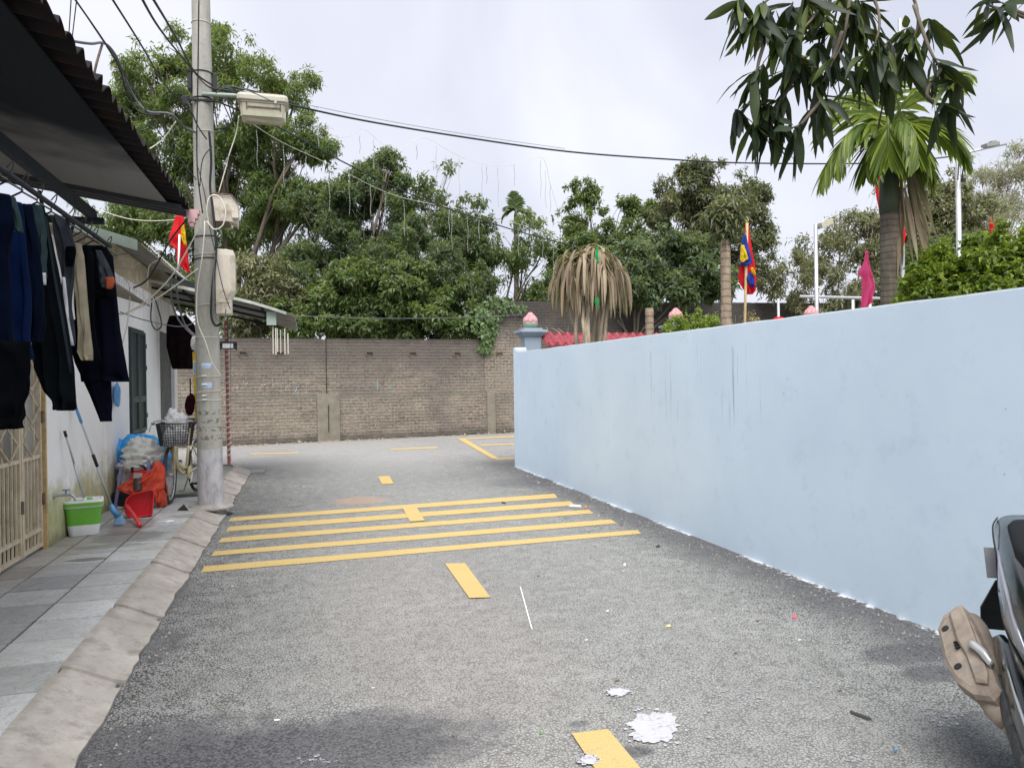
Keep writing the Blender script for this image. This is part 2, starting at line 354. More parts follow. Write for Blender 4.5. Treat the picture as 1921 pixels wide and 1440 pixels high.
def mat_bag(name, c, alpha=.6, rough=.25):
    n = N(name)
    n.col(n.mix(n.noise(9, 4), tuple(v*.8 for v in c), c)); n.rough(rough)
    n.b.inputs['Specular IOR Level'].default_value = .6
    n.bump(n.noise(22, 4, .65, None, 1.2), .9, .02)
    if alpha < 1:
        tr = n.n.new('ShaderNodeBsdfTransparent'); tl = n.n.new('ShaderNodeBsdfTranslucent'); n.set(tl.inputs[0], c)
        m0 = n.n.new('ShaderNodeMixShader'); m0.inputs[0].default_value = .35
        n.t.links.new(n.b.outputs[0], m0.inputs[1]); n.t.links.new(tl.outputs[0], m0.inputs[2])
        m1 = n.n.new('ShaderNodeMixShader'); m1.inputs[0].default_value = alpha
        n.t.links.new(tr.outputs[0], m1.inputs[1]); n.t.links.new(m0.outputs[0], m1.inputs[2]); n.t.links.new(m1.outputs[0], n.o.inputs[0])
    return n.m

def mat_bark(name, c, rings=0):
    n = N(name)
    f = n.noise(12, 5, .7, n.mapv(n.obj(), (1, 1, .3)))
    cc = n.mix(n.ramp(f, [(.3, 0), (.7, 1)]), tuple(v*.55 for v in c), tuple(min(1, v*1.3) for v in c))
    if rings:
        x, y, z = n.sep()
        w = n.math('FRACT', n.math('ADD', n.math('MULTIPLY', z, rings), n.math('MULTIPLY', n.noise(3, 3), 1.0)))
        cc = n.mix(n.ramp(w, [(0, .9), (.18, .1), (.8, 0), (1, .6)]), cc, tuple(v*.28 for v in c))
    n.col(cc); n.rough(.95); n.bump(f, .6, .02); return n.m

M = {}
M['asphalt'] = mat_asphalt(); M['brick'] = mat_brick('weathered_brick'); M['brickdark'] = mat_brick('mouldy_brick', 1)
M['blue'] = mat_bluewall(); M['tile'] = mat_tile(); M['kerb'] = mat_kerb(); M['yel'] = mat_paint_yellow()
M['white_house'] = mat_plaster('white_lime_wall', (.86, .86, .84), 1)
M['cream_wall'] = simple('cream_gable', (.52, .46, .33), .85, .12, 4, stain=(.13, .11, .08), stain_amt=.6, sscale=5)
M['pole'] = mat_concrete_pole()
M['corr_old'] = mat_corr('old_cement_sheet', (.018, .018, .020), .7)
M['corr_grey'] = mat_corr('grey_tin_sheet', (.34, .32, .28), .25)
M['corr_rib'] = mat_corr('ribbed_underside', (.075, .08, .09), .15)
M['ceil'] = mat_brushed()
M['steel_dark'] = simple('painted_dark_steel', (.022, .027, .033), .7, .2, spec=.15)
M['steel'] = simple('galvanised_steel', (.46, .48, .50), .4, .12, metal=.6)
M['iron'] = simple('rusty_iron', (.14, .10, .08), .8, .35, 20)
M['cream_metal'] = simple('cream_gate_paint', (.60, .52, .38), .55, .12, 10, stain=(.27, .17, .07), stain_amt=.5, sscale=8)
M['green_fascia'] = simple('pale_green_fascia', (.36, .45, .39), .5, .1)
M['shutter'] = simple('dark_green_shutter', (.035, .052, .052), .5, .2)
M['white'] = simple('white_plastic', (.74, .75, .76), .45, .06)
M['black'] = simple('black_rubber', (.018, .019, .021), .5, .2)
M['cable'] = simple('black_cable', (.02, .022, .026), .6, .2)
M['cableg'] = simple('grey_cable', (.12, .13, .14), .6, .2)
M['cablew'] = simple('white_cable', (.62, .60, .52), .5, .1)
M['green_plastic'] = simple('lime_green_plastic', (.14, .42, .045), .35, .06, spec=.5)
M['red_plastic'] = simple('red_plastic', (.62, .025, .035), .35, .08, spec=.5)
M['blue_plastic'] = simple('blue_plastic', (.10, .30, .58), .35, .1, spec=.5)
M['purple_plastic'] = simple('lilac_plastic', (.22, .22, .42), .45, .1)
M['box'] = simple('weathered_grp_box', (.56, .52, .44), .7, .12, 6, stain=(.17, .13, .09), stain_amt=.75, sscale=6)
M['lampbody'] = simple('cream_lamp_housing', (.42, .41, .34), .5, .08, stain=(.35, .31, .18), stain_amt=.4)
M['glass'] = simple('lamp_glass', (.42, .41, .30), .12, .1, spec=.6)
M['pillar'] = simple('grey_blue_pillar_paint', (.27, .335, .40), .7, .06, 5, bump=.1)
M['lotus_pink'] = simple('pink_lotus_petal', (.55, .235, .26), .55, .14, 15, stain=(.62, .5, .48), stain_amt=.6, sscale=22)
M['lotus_green'] = simple('green_lotus_base', (.27, .34, .26), .6, .12, 14)
M['rooftile'] = simple('red_roof_tile', (.25, .035, .05), .35, .15, 12, spec=.5, stain=(.28, .13, .13), stain_amt=.3)
M['conc'] = simple('plain_concrete', (.24, .25, .23), .9, .14, 3, bump=.2, stain=(.17, .18, .14), stain_amt=.5, sscale=2)
M['pilaster'] = simple('pilaster_concrete', (.21, .19, .155), .9, .2, 4, bump=.3, bscale=40, stain=(.14, .14, .10), stain_amt=.6, sscale=5)
M['soil'] = simple('yard_soil', (.17, .14, .10), .95, .25, 3)
M['bark'] = mat_bark('tree_bark', (.14, .12, .095)); M['barkpale'] = mat_bark('pale_bark', (.34, .29, .21))
M['palmbark'] = mat_bark('ringed_palm_bark', (.13, .11, .085), 14)
M['palmbark2'] = mat_bark('ringed_palm_stump_bark', (.33, .26, .19), 9)
M['crownshaft'] = simple('palm_crownshaft', (.06, .075, .045), .5, .3, 6, stain=(.03, .03, .025), stain_amt=.6)
M['lf_mango'] = mat_leaf('mango_foliage', [(.040, .070, .034), (.075, .125, .050), (.13, .185, .065), (.26, .31, .11)], .5)
M['lf_longan'] = mat_leaf('longan_foliage', [(.036, .062, .038), (.068, .105, .058), (.11, .155, .080), (.21, .25, .14)], .45)
M['lf_dry'] = mat_leaf('dry_foliage', [(.095, .095, .06), (.15, .15, .09), (.18, .19, .10), (.32, .29, .19)], .3)
M['lf_red'] = mat_leaf('flowering_mango_foliage', [(.052, .065, .038), (.085, .105, .058), (.14, .15, .08), (.30, .21, .14)], .3)
M['lf_pale'] = mat_leaf('bare_hazy_foliage', [(.20, .20, .15), (.27, .27, .20), (.33, .32, .25), (.24, .28, .17)])  # distance haze put into these pale leaf colours
M['lf_shrub'] = mat_leaf('bright_shrub_foliage', [(.04, .075, .010), (.08, .135, .014), (.15, .22, .022), (.34, .38, .06)], .4, .35, 2.5)
M['lf_bush'] = mat_leaf('yellowish_bush_foliage', [(.11, .18, .03), (.22, .31, .05), (.36, .42, .09)], .4, .4, 3)
M['lf_bright'] = mat_leaf('light_foliage', [(.045, .075, .036), (.085, .130, .052), (.14, .20, .070), (.25, .30, .12)], .45)
M['lf_ivy'] = mat_leaf('creeper_foliage', [(.05, .10, .035), (.10, .17, .06), (.17, .24, .10)], .3)
M['lf_fore'] = mat_leaf('near_mango_leaf', [(.005, .009, .007), (.008, .015, .010), (.016, .030, .012), (.10, .14, .012)], .12, .5, 1.3, .25)  # near-black because backlit: that darkness is put into the leaf colour
M['lf_palm'] = mat_leaf('palm_frond', [(.035, .065, .014), (.075, .125, .02), (.17, .24, .03), (.34, .38, .07)], .45, .4, 1.5)
M['lf_areca'] = mat_leaf('far_palm_frond', [(.06, .10, .035), (.10, .15, .05)], .35)
M['lf_dead'] = mat_leaf('dead_frond', [(.15, .11, .08), (.28, .22, .155), (.42, .36, .27)], .2, .8, 3, .1)
M['lf_pink'] = mat_leaf('croton_foliage', [(.16, .18, .07), (.38, .30, .16), (.50, .20, .13)], .3)

# ---------------------------------------------------------------- mesh builder
class MB:
    def __init__(s): s.v = []; s.f = []; s.mi = []; s.cur = 0
    def add(s, vs, fs):
        b = len(s.v); s.v += [tuple(v) for v in vs]; s.f += [tuple(i+b for i in f) for f in fs]; s.mi += [s.cur]*len(fs); return s
    def box(s, c, d, rot=None):
        hx, hy, hz = d[0]/2, d[1]/2, d[2]/2
        vs = [Vector((x, y, z)) for x in (-hx, hx) for y in (-hy, hy) for z in (-hz, hz)]
        if rot is not None: vs = [rot @ v for v in vs]
        c = Vector(c); vs = [v+c for v in vs]
        return s.add(vs, [(0, 1, 3, 2), (4, 6, 7, 5), (0, 4, 5, 1), (2, 3, 7, 6), (0, 2, 6, 4), (1, 5, 7, 3)])
    def span(s, a, b):
        return s.box([(a[i]+b[i])/2 for i in range(3)], [abs(b[i]-a[i]) for i in range(3)])
    def tube(s, pts, r, n=6, cap=True):
        pts = [Vector(p) for p in pts]; m = len(pts)
        rs = r if isinstance(r, (list, tuple)) else [r]*m
        t0 = (pts[1]-pts[0]).normalized(); u = t0.orthogonal().normalized(); vs = []
        for i, p in enumerate(pts):
            t = (pts[min(i+1, m-1)]-pts[max(i-1, 0)])
            t = t.normalized() if t.length > 1e-9 else t0
            u = (u - t*u.dot(t)); u = u.normalized() if u.length > 1e-6 else t.orthogonal().normalized()
            w = t.cross(u)
            for k in range(n):
                a = 2*math.pi*k/n; vs.append(p + (u*math.cos(a)+w*math.sin(a))*rs[i])
        fs = [(i*n+k, i*n+(k+1) % n, (i+1)*n+(k+1) % n, (i+1)*n+k) for i in range(m-1) for k in range(n)]
        if cap: fs += [tuple(range(n))[::-1], tuple((m-1)*n+k for k in range(n))]
        return s.add(vs, fs)
    def lathe(s, prof, c=(0, 0, 0), n=20, mat=None):
        vs = []; c = Vector(c)
        for (r, z) in prof:
            for k in range(n):
                a = 2*math.pi*k/n; v = Vector((r*math.cos(a), r*math.sin(a), z))
                if mat is not None: v = mat @ v
                vs.append(v+c)
        m = len(prof); fs = [(i*n+k, i*n+(k+1) % n, (i+1)*n+(k+1) % n, (i+1)*n+k) for i in range(m-1) for k in range(n)]
        fs += [tuple(range(n))[::-1], tuple((m-1)*n+k for k in range(n))]
        return s.add(vs, fs)
    def loft(s, rings, cap=True):
        n = len(rings[0]); vs = [Vector(p) for r in rings for p in r]; m = len(rings)
        fs = [(i*n+k, i*n+(k+1) % n, (i+1)*n+(k+1) % n, (i+1)*n+k) for i in range(m-1) for k in range(n)]
        if cap: fs += [tuple(range(n))[::-1], tuple((m-1)*n+k for k in range(n))]
        return s.add(vs, fs)
    def prism(s, poly, d):
        n = len(poly); d = Vector(d); a = [Vector(p) for p in poly]; vs = a+[p+d for p in a]
        fs = [tuple(range(n))[::-1], tuple(range(n, 2*n))]+[(k, (k+1) % n, n+(k+1) % n, n+k) for k in range(n)]
        return s.add(vs, fs)
    def grid(s, fn, nu, nv):
        vs = [fn(i/(nu-1), j/(nv-1)) for i in range(nu) for j in range(nv)]
        return s.add(vs, [(i*nv+j, i*nv+j+1, (i+1)*nv+j+1, (i+1)*nv+j) for i in range(nu-1) for j in range(nv-1)])
    def blob(s, c, r, seed=0, amp=.2, fr=2.0, nu=22, nv=14, mat=None):
        c = Vector(c); vs = []
        for i in range(nv+1):
            th = math.pi*i/nv
            for k in range(nu):
                ph = 2*math.pi*k/nu; d = Vector((math.sin(th)*math.cos(ph), math.sin(th)*math.sin(ph), math.cos(th)))
                q = d*fr+Vector((seed*3.1, seed*1.7, seed)); e = 1+amp*(mnoise.noise(q)*1.2+abs(mnoise.noise(q*2.3))*.9-.3)
                v = Vector((d.x*r[0], d.y*r[1], d.z*r[2]))*e
                if mat is not None: v = mat @ v
                vs.append(c+v)
        fs = [(i*nu+k, (i+1)*nu+k, (i+1)*nu+(k+1) % nu, i*nu+(k+1) % nu) for i in range(nv) for k in range(nu)]
        return s.add(vs, fs)
    def build(s, name, mat, parent=None, smooth=False, bevel=0, loc=None, rot=None, auto=None):
        me = bpy.data.meshes.new(name); me.from_pydata(s.v, [], s.f); 
        for m in (mat if isinstance(mat, (list, tuple)) else [mat]): me.materials.append(m)
        me.polygons.foreach_set('material_index', s.mi)
        import bmesh
        bm = bmesh.new(); bm.from_mesh(me); bmesh.ops.recalc_face_normals(bm, faces=bm.faces)
        if bevel:
            bmesh.ops.bevel(bm, geom=[e for e in bm.edges if len(e.link_faces) == 2 and e.calc_face_angle(0) > .6], offset=bevel, segments=2, profile=.6, affect='EDGES', clamp_overlap=True)
        bm.to_mesh(me); bm.free()
        if smooth: me.polygons.foreach_set('use_smooth', [True]*len(me.polygons))
        if smooth and auto:
            try: me.set_sharp_from_angle(angle=math.radians(auto))
            except Exception: pass
        o = bpy.data.objects.new(name, me); S.collection.objects.link(o)
        if loc is not None: o.location = loc
        if rot is not None: o.rotation_euler = rot
        if parent is not None: o.parent = parent
        return o

def split_build(parent, mb, name, mat,  smooth=False, bevel=0, auto=None, local=False):
    "every loose piece of the builder becomes an object of its own"
    par = list(range(len(mb.v)))
    def find(a):
        while par[a] != a: par[a] = par[par[a]]; a = par[a]
        return a
    for f in mb.f:
        a = find(f[0])
        for q in f[1:]: par[find(q)] = a
    gr = {}
    for f in mb.f: gr.setdefault(find(f[0]), []).append(f)
    out = []
    for fs in gr.values():
        ids = sorted({i for f in fs for i in f}); mp = {i: k for k, i in enumerate(ids)}
        m = MB(); m.add([mb.v[i] for i in ids], [tuple(mp[i] for i in f) for f in fs]); o = m.build(name, mat, None, smooth, bevel, auto=auto)
        if parent is not None:
            if local: o.parent = parent
            else: under(parent, o)
        out.append(o)
    return out
def tag(o, label, cat, group=None, kind=None):
    o['label'] = label
    o['category'] = cat
    if group: o['group'] = group
    if kind: o['kind'] = kind
    return o
def struct(o, label=None):
    o['kind'] = 'structure'
    if label: o['label'] = label
    return o
def empty(name, loc, label, cat, group=None, rz=0):
    o = bpy.data.objects.new(name, None); S.collection.objects.link(o); o.location = loc; o.rotation_euler = (0, 0, rz)
    o.empty_display_size = .1
    return tag(o, label, cat, group)
def under(parent, o):
    "parent a mesh written in world coordinates to an unrotated or rotated Empty without moving it"
    o.parent = parent
    m = Matrix.LocRotScale(parent.location, parent.rotation_euler, (1, 1, 1))
    o.matrix_parent_inverse = m.inverted(); return o

def fast_mesh(name, V, F, mat, parent=None, smooth=False):
    "V (n,3) array, F (m,k) array of equal sized faces"
    me = bpy.data.meshes.new(name); k = F.shape[1]
    me.vertices.add(len(V)); me.vertices.foreach_set('co', V.astype(np.float32).ravel())
    me.loops.add(F.size); me.loops.foreach_set('vertex_index', F.astype(np.int32).ravel())
    me.polygons.add(len(F)); me.polygons.foreach_set('loop_start', (np.arange(len(F))*k).astype(np.int32))
    try: me.polygons.foreach_set('loop_total', np.full(len(F), k, np.int32))
    except Exception: pass
    me.materials.append(mat); me.update(calc_edges=True); me.validate()
    if smooth: me.polygons.foreach_set('use_smooth', [True]*len(me.polygons))
    o = bpy.data.objects.new(name, me); S.collection.objects.link(o)
    if parent is not None: under(parent, o)
    return o

def norm(a): return a/np.maximum(np.linalg.norm(a, axis=-1, keepdims=True), 1e-9)
def leaf_arrays(P, D, U, L, W, droop=.2):
    "kite leaves, folded on the midrib: 5 verts, 4 tris"
    D = norm(D); Sd = norm(np.cross(D, U)); Nn = np.cross(Sd, D)
    L = L[:, None]; W = W[:, None]
    a = P; m = P+D*L*.5+Nn*L*.03
    l = P+D*L*.42+Sd*W+Nn*W*.5; r = P+D*L*.42-Sd*W+Nn*W*.5
    t = P+D*L-Nn*L*droop+np.array([0, 0, -1])*L*droop*.5
    V = np.stack([a, l, m, r, t], 1).reshape(-1, 3)
    b = (np.arange(len(P))*5)[:, None, None]
    F = (np.array([[0, 1, 2], [1, 4, 2], [0, 2, 3], [2, 4, 3]])[None]+b).reshape(-1, 3)
    return V, F
def pnoise(P, s, seed=0.):
    x, y, z = (P*s+seed).T
    return (np.sin(x*1.7+np.sin(y*1.3+z))+np.sin(y*2.1+np.sin(z*1.7+x*.6))+np.sin(z*1.9+np.sin(x*1.1-y)))/3
def crown(seed, blobs, n, per=9, L=.18, W=.03, spread=.75, droop=.25, hole=.25, hs=1.4, shell=.35):
    rg = np.random.default_rng(seed)
    sub = []
    for b in blobs:
        m = 13
        for q in range(m):
            dd = norm(rg.normal(size=3)); rr_ = b[1]*(.35+.6*rg.random()**.5)
            sub.append((tuple(np.array(b[0])+dd*rr_*np.array([1, 1, .95])), b[1]*rg.uniform(.20, .42)))
        for q in range(5):
            dd = norm(rg.normal(size=3)+np.array([0, 0, .6])); sub.append((tuple(np.array(b[0])+dd*b[1]*rg.uniform(1.0, 1.22)), b[1]*rg.uniform(.07, .15)))
    blobs = sub
    w = np.array([b[1]**1.8 for b in blobs]); w = w/w.sum()
    idx = rg.choice(len(blobs), n, p=w)
    C = np.array([b[0] for b in blobs])[idx]; R = np.array([b[1] for b in blobs])[idx]
    d = norm(rg.normal(size=(n, 3)))
    lump = 1+.20*pnoise(d, 3.3, seed)+.12*pnoise(C+d*R[:, None], 2.2, seed*2)
    rr = R*(shell+(1-shell)*rg.random(n)**.5)*lump
    P = C+d*rr[:, None]*np.array([1, 1, .92])
    keep = pnoise(P, hs, seed*1.3) > -1+hole*1.7
    P = P[keep]; d = d[keep]; n = len(P)
    ax = norm(d+np.array([0, 0, .5])+rg.normal(size=(n, 3))*.5)
    P = np.repeat(P, per, 0); ax = np.repeat(ax, per, 0); m = len(P)
    dv = norm(ax*.35+norm(rg.normal(size=(m, 3)))*spread+np.array([0, 0, -droop]))
    P = P+rg.normal(size=(m, 3))*L*.35
    U = norm(ax+rg.normal(size=(m, 3))*.4+np.array([0, 0, .6]))
    Ls = L*(.6+.7*rg.random(m)); Ws = W*(.7+.6*rg.random(m))
    return leaf_arrays(P, dv, U, Ls, Ws)

def limb(mb, a, b, r0, r1, rg, wob=.12, n=6, sides=6):
    a = Vector(a); b = Vector(b); L = (b-a).length; pts = []; rs = []
    o1 = Vector((rg.uniform(-1, 1), rg.uniform(-1, 1), rg.uniform(-.5, 1)))*L*wob
    for i in range(n+1):
        t = i/n; pts.append(a.lerp(b, t)+o1*math.sin(math.pi*t)+Vector((rg.uniform(-1, 1), rg.uniform(-1, 1), 0))*L*.02*(0 < i < n)); rs.append(r0+(r1-r0)*t)
    mb.tube(pts, rs, sides); return pts
def px_blobs(lst): return [(tuple(PD(x, y, D)), r*D/FPX) for (x, y, D, r) in lst]
def tree(name, label, cat, base, fork_z, blobs, n, mat, bark='bark', r0=.16, seed=1, per=9, L=.18, W=.03, hole=.25, hs=1.4, droop=.25, group=None, twigs=3, lean=None, shell=.35, spread=.75):
    rg = random.Random(seed); e = empty(name, (base[0], base[1], 0), label, cat, group)
    mb = MB(); cx = np.mean([b[0] for b in blobs], 0)
    fork = Vector((base[0]*.6+cx[0]*.4, base[1]*.6+cx[1]*.4, fork_z))
    limb(mb, (base[0], base[1], -.1), fork, r0, r0*.7, rg, .04, 6, 8)
    for b in blobs:
        c = Vector(b[0]); e1 = fork.lerp(c, 1.0)+Vector((rg.uniform(-1, 1), rg.uniform(-1, 1), 0))*b[1]*.2
        pts = limb(mb, fork, e1, r0*.42, r0*.14, rg, .1)
        for k in range(twigs):
            d = Vector((rg.uniform(-1, 1), rg.uniform(-1, 1), rg.uniform(-.1, 1))).normalized()*b[1]*rg.uniform(.7, .98)
            limb(mb, pts[rg.randint(3, 6)], c+d, r0*.13, r0*.04, rg, .1, 4, 4)
    under(e, mb.build('trunk', M[bark], smooth=True))
    V, F = crown(seed, blobs, n, per, L, W, spread=spread, hole=hole, hs=hs, droop=droop, shell=shell)
    fast_mesh('crown', V, F, M[mat], e)
    return e

def cat_pts(a, b, sag, n=16):
    a = Vector(a); b = Vector(b)
    return [a.lerp(b, i/n)-Vector((0, 0, sag*4*(i/n)*(1-i/n))) for i in range(n+1)]
def smooth_pts(P, n=6):
    P = [Vector(p) for p in P]; out = []
    for i in range(len(P)-1):
        p0 = P[max(i-1, 0)]; p1 = P[i]; p2 = P[i+1]; p3 = P[min(i+2, len(P)-1)]
        for k in range(n):
            t = k/n
            out.append(.5*((2*p1)+(p2-p0)*t+(2*p0-5*p1+4*p2-p3)*t*t+(3*p1-p0-3*p2+p3)*t**3))
    return out+[P[-1]]
def cable(pts, r, mat, label, name='overhead_cable', cat='cable', group=None, n=5):
    mb = MB(); mb.tube(pts, r, n); o = mb.build(name, M[mat], smooth=True); return tag(o, label, cat, group)

def text_mesh(txt, size, mat, name, parent, mtx, depth=.0008, align='CENTER'):
    cu = bpy.data.curves.new(name, 'FONT'); cu.body = txt; cu.size = size; cu.align_x = align; cu.align_y = 'CENTER'; cu.extrude = depth
    t = bpy.data.objects.new('tmp', cu); S.collection.objects.link(t)
    dg = bpy.context.evaluated_depsgraph_get(); me = bpy.data.meshes.new_from_object(t.evaluated_get(dg)); bpy.data.objects.remove(t)
    me.transform(mtx); me.materials.clear(); me.materials.append(mat)
    o = bpy.data.objects.new(name, me); S.collection.objects.link(o); under(parent, o) if parent is not None else None; return o

def cloth(mb, rows, plane, thick=.05, folds=3, amp=.012, seed=0, nx=26, sub=6):
    "rows [(py,xl,xr)] on the plane function plane(px,py); closed, softly folded body of cloth"
    pr = []
    for i in range(len(rows)-1):
        for k in range(sub):
            t = k/sub; t2 = t; pr.append([rows[i][j]*(1-t2)+rows[i+1][j]*t2 for j in range(3)])
    pr.append(list(rows[-1])); rings = []
    nrm = Vector(-CF); nrm.z = 0; nrm.normalize()
    for i, (py, xl, xr) in enumerate(pr):
        A = plane(xl, py); B = plane(xr, py); ring = []
        v = i/(len(pr)-1)
        for side in (1, -1):
            for k in range(nx):
                u = k/nx if side == 1 else 1-k/nx
                p = A.lerp(B, u); bulge = math.sin(math.pi*min(max(u, 0), 1))**.6*thick*.5*side
                f = math.sin(u*folds*6.28+seed+v*1.5+1.4*mnoise.noise(Vector((seed, v*3, 0))))*amp*(0.25+v)+mnoise.noise(Vector((u*4, v*6, seed)))*amp*1.6
                ring.append(p+nrm*(bulge+f*math.sin(math.pi*u)**.4 if 0 < u < 1 else bulge))
        rings.append(ring)
    mb.loft(rings)
    return mb

# ================================================================= THE SETTING
def flat(name, poly, z, mat):
    me = bpy.data.meshes.new(name); me.from_pydata([(p[0], p[1], z) for p in poly], [], [tuple(range(len(poly)))]); me.materials.append(mat)
    o = bpy.data.objects.new(name, me); S.collection.objects.link(o); return struct(o)
flat('ground', [(-300, -300), (300, -300), (300, 300), (-300, 300)], -0.02, M['soil'])
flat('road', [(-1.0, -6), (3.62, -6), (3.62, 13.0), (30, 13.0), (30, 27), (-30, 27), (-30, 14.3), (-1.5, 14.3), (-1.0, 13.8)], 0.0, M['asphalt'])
flat('temple_yard', [(3.64, -6), (30, -6), (30, 12.98), (3.64, 12.98)], 0.02, M['conc'])

# pavement slab, slate tiles, ramped kerb
mb = MB(); mb.prism([(-2.3, -4, 0), (-1.16, -4, 0), (-1.16, 13.55, 0), (-1.25, 13.85, 0), (-1.5, 14.12, 0), (-1.8, 14.22, 0), (-9, 14.22, 0), (-9, 13.9, 0), (-2.3, 13.9, 0)], (0, 0, .105))
struct(mb.build('pavement', M['conc']))
mb = MB(); x0s = [-2.36, -1.965, -1.565, -1.175]
for i in range(3):
    for j in range(-8, 22):
        y0 = 3.91+.39*(j-6)
        if y0 > 10.6: continue
        dz = rnd.uniform(-.0015, .0015)
        a, b = x0s[i]+.0055, x0s[i+1]-.0055
        if a < -2.3: a = -2.3
        c, d = y0+.0055, y0+.3845; h = .1165+dz
        mb.add([(a, c, .10), (b, c, .10), (b, d, .10), (a, d, .10), (a+.003, c+.003, h), (b-.003, c+.003, h+rnd.uniform(-.001, .001)), (b-.003, d-.003, h), (a+.003, d-.003, h)],
               [(4, 5, 6, 7), (0, 1, 5, 4), (1, 2, 6, 5), (2, 3, 7, 6), (3, 0, 4, 7)])
struct(mb.build('pavement_tiles', M['tile']))
flat('tile_joints', [(-2.3, -3.9), (-1.17, -3.9), (-1.17, 10.5), (-2.3, 10.5)], .109, simple('dark_joint_grout', (.07, .065, .055), .95))
# kerb path (outer edge) with rounded corner
kp = [(-.895, y) for y in np.arange(-3.4, 13.6, .1)]
for a in np.linspace(0, 90, 12): kp.append((-1.495+.6*math.cos(math.radians(a)), 13.6+.72*math.sin(math.radians(a))))
kp += [(x, 14.32) for x in np.arange(-1.6, -8, -.1)]
mb = MB(); seg = []
def kerb_block(pts, sd):
    rings = []
    n = len(pts)
    for i, (x, y) in enumerate(pts):
        a = pts[max(i-1, 0)]; b = pts[min(i+1, n-1)]
        t = Vector((b[0]-a[0], b[1]-a[1], 0)).normalized(); nn = Vector((-t.y, t.x, 0))
        j = .012*mnoise.noise(Vector((x*4, y*4, sd))); ed = .022*mnoise.noise(Vector((x*7, y*7, 3.3)))+.01*mnoise.noise(Vector((x*25, y*25, 1)))
        ring = []
        for (w, z) in ((0+ed, -.03), (0+ed, .016+abs(j)), (.05, .034), (.12, .066), (.2, .1), (.25, .120), (.285, .127), (.285, -.03)):
            q = Vector((x, y, 0))+nn*w
            ring.append((q.x, q.y, z+(.006*mnoise.noise(Vector((q.x*6, q.y*6, sd))) + (.012*max(0, mnoise.noise(Vector((q.x*11, q.y*11, 5)))) if y > 6 else 0) if z > 0 else 0)+sd*.002*(z > 0)))
        rings.append(ring)
    mb.loft(rings)
i = 0; k = 0
while i < len(kp)-1:
    n = 10 + (k % 3); kerb_block([kp[q] for q in range(i, min(i+n, len(kp)))], rnd.uniform(-1, 1))
    if i+n < len(kp): pass
    i += n; k += 1
# fill the block joints with thin sunk mortar
rings = []
for q in range(0, len(kp)):
    x, y = kp[q]; a = kp[max(q-1, 0)]; b = kp[min(q+1, len(kp)-1)]
    t = Vector((b[0]-a[0], b[1]-a[1], 0)).normalized(); nn = Vector((-t.y, t.x, 0)); P = Vector((x, y, 0))
    rings.append([tuple(P+nn*w+Vector((0, 0, z))) for (w, z) in ((.03, -.02), (.035, .01), (.24, .104), (.28, .110), (.28, -.02))])
mb.loft(rings)
struct(mb.build('kerb', M['kerb'], smooth=True, auto=40))

# painted markings
def mark(px4, wob=0, z=.004, mat='yel', name='road_marking'):
    P = [G(x, y) for x, y in px4]
    L1 = 26; a, b, c, d = P; vs = []; 
    for i in range(L1+1):
        t = i/L1
        for (p, q) in ((a, b), (d, c)):
            v = p.lerp(q, t); v = v+Vector((mnoise.noise(v*9)*.006, mnoise.noise(v*8+Vector((5, 0, 0)))*.010, 0)); vs.append((v.x, v.y, z))
    fs = [(2*i, 2*i+2, 2*i+3, 2*i+1) for i in range(L1)]
    me = bpy.data.meshes.new(name); me.from_pydata(vs, [], fs); me.materials.append(M[mat]); o = bpy.data.objects.new(name, me)
    S.collection.objects.link(o); return struct(o)
mark([(384, 1062), (1196, 994), (1203, 1001), (377, 1074)])
mark([(402, 1034), (1146, 974), (1158, 982), (396, 1043)])
mark([(416, 1009), (1104, 956), (1114, 963), (410, 1018)])
mark([(430, 988), (1070, 940), (1078, 948), (424, 997)])
mark([(434, 971), (1040, 926), (1046, 934), (429, 978)])
mark([(834, 1058), (873, 1057), (920, 1122), (880, 1123)], z=.008)
mark([(1073, 1377), (1141, 1370), (1240, 1490), (1150, 1496)], z=.008)
mark([(709, 894), (730, 893), (739, 908), (717, 909)], z=.008)
mark([(753, 949), (779, 948), (797, 977), (769, 979)], z=.008)
mark([(858, 823), (870, 822), (936, 860), (924, 861)], z=.008)
mark([(470, 850), (560, 848.5), (560, 850.5), (470, 852)])
mark([(732, 842), (820, 838), (820, 840.5), (732, 844)])
mark([(866, 822), (1010, 815), (1010, 817.5), (866, 824)])
mark([(900, 834), (1010, 830), (1010, 831.5), (900, 836)])
mark([(930, 860), (1010, 856), (1010, 858), (930, 862)])

def splash(px, py, rx, ry, seed, mat, z=.006, n=70, jag=.35, name='paint_splash'):
    c = G(px, py); e = G(px+rx, py); f = G(px, py-ry); a = (e-c); b = (f-c); rg = random.Random(seed); poly = []
    for i in range(n):
        t = 2*math.pi*i/n; r = 1+jag*(mnoise.noise(Vector((math.cos(t)*2, math.sin(t)*2, seed)))*1.2+rg.uniform(-.45, .45)*(.3+.7*abs(math.cos(t))))
        v = c+a*math.cos(t)*r+b*math.sin(t)*r; poly.append((v.x, v.y, z))
    m = MB(); m.add(poly+[(c.x, c.y, z)], [(i, (i+1) % n, n) for i in range(n)])
    for k in range(14):
        t = rg.uniform(0, 6.28); r = rg.uniform(1.05, 1.45); v = c+a*math.cos(t)*r+b*math.sin(t)*r; q = rg.uniform(.004, .014)
        m.add([(v.x+q*math.cos(w)*rg.uniform(.5, 1.2), v.y+q*math.sin(w)*rg.uniform(.5, 1.2), z) for w in (0, 1.2, 2.4, 3.7, 5)], [(0, 1, 2, 3, 4)])
    return struct(m.build(name, M[mat]))
